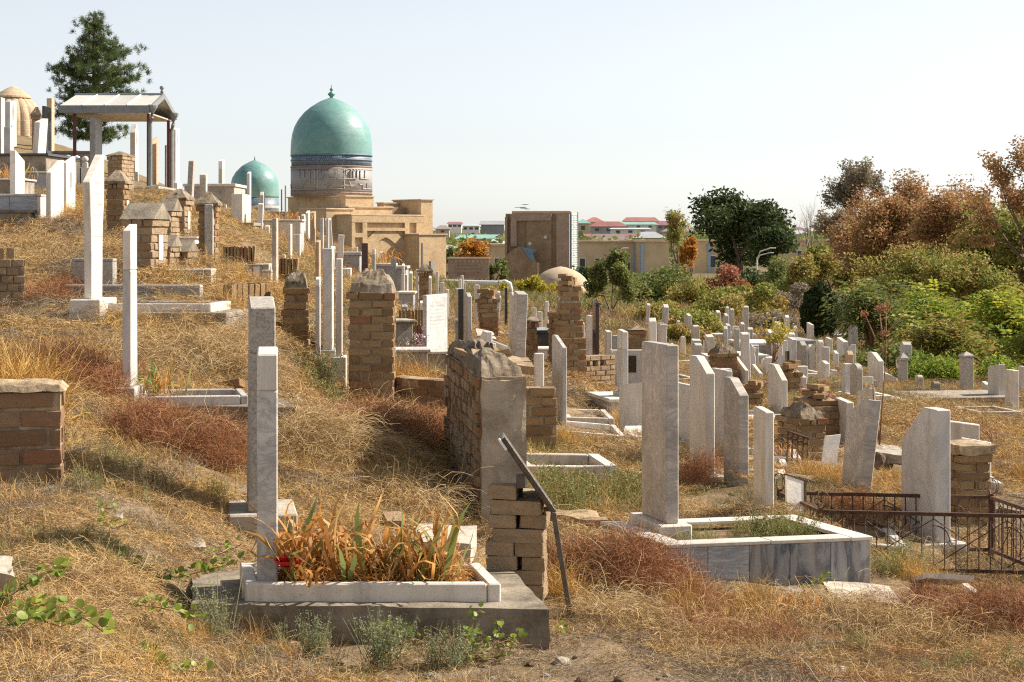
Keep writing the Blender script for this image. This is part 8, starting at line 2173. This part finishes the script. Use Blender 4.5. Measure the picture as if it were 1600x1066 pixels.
scatter('iris_litter', 'crumpled dead leaves lying under the withered foreground irises', pt, np.stack([g.normal(size=70) * 0.2, g.normal(size=70) * 0.2, g.uniform(0, 6.28, 70)], 1), g.uniform(0.5, 1.0, 70), g.integers(0, 2, 70), LIT, 'leaf litter')
iris_clump('orange and green iris clump behind the slim marble post', bed(252, 615, 10.55, 0.075, 0.05, 46, g), 0.23, 0.3, seed=3)
iris_clump('orange dried plants in front of the gabled brick marker', np.concatenate([bed(240, 440, 14.75, 0.17, 0.08, 60, g)]), 0.2, 0.1, seed=4)
iris_clump('golden drooping irises in the blue grey kerb grave', bed(1175, 712, 12.9, 0.15, 0.07, 60, g), 0.13, 0.0, seed=5)
iris_clump('golden drooping irises at the right end of the blue grey kerb', bed(1222, 712, 12.9, 0.07, 0.07, 44, g), 0.15, 0.0, seed=6)
iris_clump('orange plants in the planter at the upper left edge', bed(10, 283, 23.8, 0.25, 0.15, 44, g), 0.3, 0.1, seed=7)
iris_clump('curled golden iris leaves right of the dead brush', bed(1238, 955, 7.6, 0.07, 0.08, 44, g), 0.13, 0.0, seed=8)
iris_clump('dry orange plants on the grey tomb under the portal', bed(600, 412, 28.3, 0.14, 0.2, 40, g), 0.35, 0.0, seed=9)
iris_clump('dry orange plants on the long grey marble tomb', bed(425, 344, 25.3, 0.3, 0.12, 50, g), 0.22, 0.1, seed=10)

def caper_leaf_mesh(k):
    n = 9; g = np.random.default_rng(300 + k); v = [(0, 0, 0.002)]; asp = g.uniform(0.85, 1.1)
    for j in range(n):
        an = 2 * math.pi * j / n; v.append((0.5 + 0.5 * math.cos(an), 0.46 * asp * math.sin(an), 0.10 * (math.sin(an) ** 2) + 0.04 * math.cos(an)))
    v[0] = (0.5, 0, 0.0)
    me = bpy.data.meshes.new('leaf'); me.from_pydata(v, [], [(0, 1 + j, 1 + (j + 1) % n) for j in range(n)])
    me.materials.append(MT['caper_leaf']); me.polygons.foreach_set('use_smooth', [True] * n); me.update()
    return me
CAP = [caper_leaf_mesh(k) for k in range(4)]
def caper(label, pts, d, ls, up=0.05, seed=0, step=0.0095):
    """creeping stem through pixel points, round leaves along it"""
    g = np.random.default_rng(600 + seed)
    b = P(pts[0][0], pts[0][1], d); r = thing('caper_plant', label, 'plant', b, 0, 'creeping round leaved caper plants')
    W = [];
    for k, p in enumerate(pts):
        q = P(p[0], p[1], d if len(p) < 3 else p[2]); q.z = max(q.z, hz(q.x, q.y) + up * (0.3 + 0.7 * g.random())); W.append(q - b)
    mb = MB(); mb.tube(W, [0.0020] * len(W), 5); mb.build('stem', 'twig', r)
    for a, c in zip(W[:-1], W[1:]):
        n = max(2, int((c - a).length / step))
        for k in range(n):
            for s in (-1, 1):
                if g.random() < 0.12: continue
                o = bpy.data.objects.new('leaf', CAP[g.integers(0, 4)]); COL.objects.link(o); o.parent = r
                o.location = a.lerp(c, (k + g.random() * 0.6) / n) + Vector((g.normal() * 0.012, g.normal() * 0.03, g.uniform(-0.012, 0.03)))
                q = ls * g.uniform(0.5, 1.0); o.scale = (q, q, q)
                o.rotation_euler = (g.normal() * 0.5, -0.35 + g.normal() * 0.5, math.atan2((c - a).y, (c - a).x) + s * g.uniform(0.6, 1.7))
caper('caper shoots at the left edge of the picture', [(-10, 960), (25, 925), (60, 900), (105, 885)], 5.0, 0.042, 0.06, 1)
caper('yellow green caper shoots in the bottom left corner', [(10, 985), (50, 1000), (95, 985), (130, 965), (165, 990)], 4.75, 0.042, 0.07, 2)
caper('caper shoots reaching down at lower left', [(30, 955), (70, 945), (105, 950)], 4.85, 0.040, 0.07, 3)
caper('dark green caper shoots in the shadow left of the foreground grave', [(190, 905), (230, 900), (280, 902), (335, 888), (365, 880)], 6.4, 0.038, 0.05, 4)
caper('caper shoots left of the front corner of the concrete slab', [(205, 945), (240, 948), (275, 955), (318, 972)], 5.7, 0.036, 0.05, 5)
caper('caper shoots at the bottom edge left of centre', [(212, 1042), (245, 1058), (285, 1048), (320, 1050)], 5.0, 0.034, 0.05, 6)
caper('small caper shoots on the path near the left brick block', [(140, 790), (160, 800), (178, 795)], 7.1, 0.035, 0.04, 7)
caper('caper shoots behind the foreground gravestone plinth', [(330, 870), (355, 862), (378, 850)], 7.0, 0.036, 0.05, 8)
caper('small yellowish caper sprigs in the straw at left', [(155, 822), (178, 826), (200, 818)], 6.7, 0.028, 0.04, 9)
caper('tall caper sprig in front of the concrete slab, right one', [(742, 1030), (735, 1000), (740, 960), (748, 950)], 6.02, 0.034, 0.0, 10)
caper('bushy caper sprig in front of the concrete slab, right one', [(742, 1030), (765, 1010), (780, 985), (775, 970)], 6.05, 0.032, 0.0, 11)
caper('caper sprig at the right before the slab corner', [(780, 1040), (795, 1020), (805, 1000), (815, 990)], 6.0, 0.032, 0.0, 12)
caper('caper sprig in front of the concrete slab, left one', [(600, 1015), (612, 995), (630, 990), (652, 998)], 6.05, 0.030, 0.0, 13)
caper('low caper sprig in front of the concrete slab, left one', [(575, 1000), (590, 985), (605, 980)], 6.07, 0.030, 0.0, 14)
caper('caper sprig on the ground right of the slab corner', [(868, 990), (880, 985), (892, 988)], 6.3, 0.03, 0.03, 15)
caper('dark caper sprig below the veined grave table', [(1255, 925), (1270, 915), (1290, 908), (1300, 900)], 8.3, 0.035, 0.03, 16)
GW = [weed_proto(90 + k, 'grey_weed', 9, 0.26, 0.013, 44) for k in range(2)]
patch('grey_weeds', 'grey green feathery weeds beside slabs and kerbs', [(470, 1000, 6.08, 0.09, 0.04, 7, 0.62, 0), (600, 1030, 6.0, 0.05, 0.05, 7, 0.9, 0), (690, 1045, 5.95, 0.08, 0.06, 7, 0.65, 0), (340, 955, 6.15, 0.04, 0.04, 4, 0.9, 0), (130, 765, 7.25, 0.10, 0.10, 10, 0.85, 0), (185, 770, 7.4, 0.2, 0.2, 8, 0.5, 0), (1345, 918, 8.3, 0.08, 0.03, 7, 0.5, 0), (1420, 850, 9.2, 0.08, 0.1, 7, 0.8, 0), (740, 560, 16.5, 0.12, 0.3, 9, 1.2, 0), (505, 560, 13.9, 0.1, 0.2, 7, 1.1, 0), (20, 700, 7.2, 0.0, 0.0, 1, 0.4, 0)], GW, 75, 'weeds')

def rosette(label, c, rad, mat, n=26, name='red_flower', seed=0):
    g = np.random.default_rng(seed); r = thing(name, label, 'flower', c, 0)
    for k in range(n):
        t = k / n; an = k * 2.399; el = 1.35 - 1.25 * t; q = rad * (0.45 + 0.65 * t)
        m = 5; v = []; 
        for i in range(3):
            for j in range(3):
                u = i / 2; w = (j - 1) * (0.32 + 0.25 * u) * q
                v.append((u * q, w, 0.25 * q * u * u + 0.10 * q * abs(j - 1) * u + g.normal() * 0.04 * q))
        f = [(i * 3 + j, i * 3 + j + 3, i * 3 + j + 4, i * 3 + j + 1) for i in range(2) for j in range(2)]
        o = mesh_obj('petal', v, f, mat, r, (0, 0, 0), True); o.rotation_euler = (0, -el, an)
    return r
q = P(449, 884, 6.43)
rosette('red artificial flower at the foot of the foreground gravestone', q + Vector((0, 0, -0.005)), 0.060, 'petal_red', 30, seed=4)
r = thing('flower_wreath', 'wreath of white pink and green artificial flowers on the grey planter', 'wreath', P(650, 548, 14.85), 0)
g = np.random.default_rng(6)
for k in range(26):
    p = np.array([g.normal() * 0.06, g.normal() * 0.03, 0.06 + abs(g.normal()) * 0.06]); m = 14
    qd, rv = leaf_cloud(p + g.normal(size=(m, 3)) * 0.012, g.random(m), 0.022, g)
    link('blossom', np_mesh('blossom', qd, 4, ('petal_mixed', 'white_plastic', 'green_weed')[k % 3], rv), r)
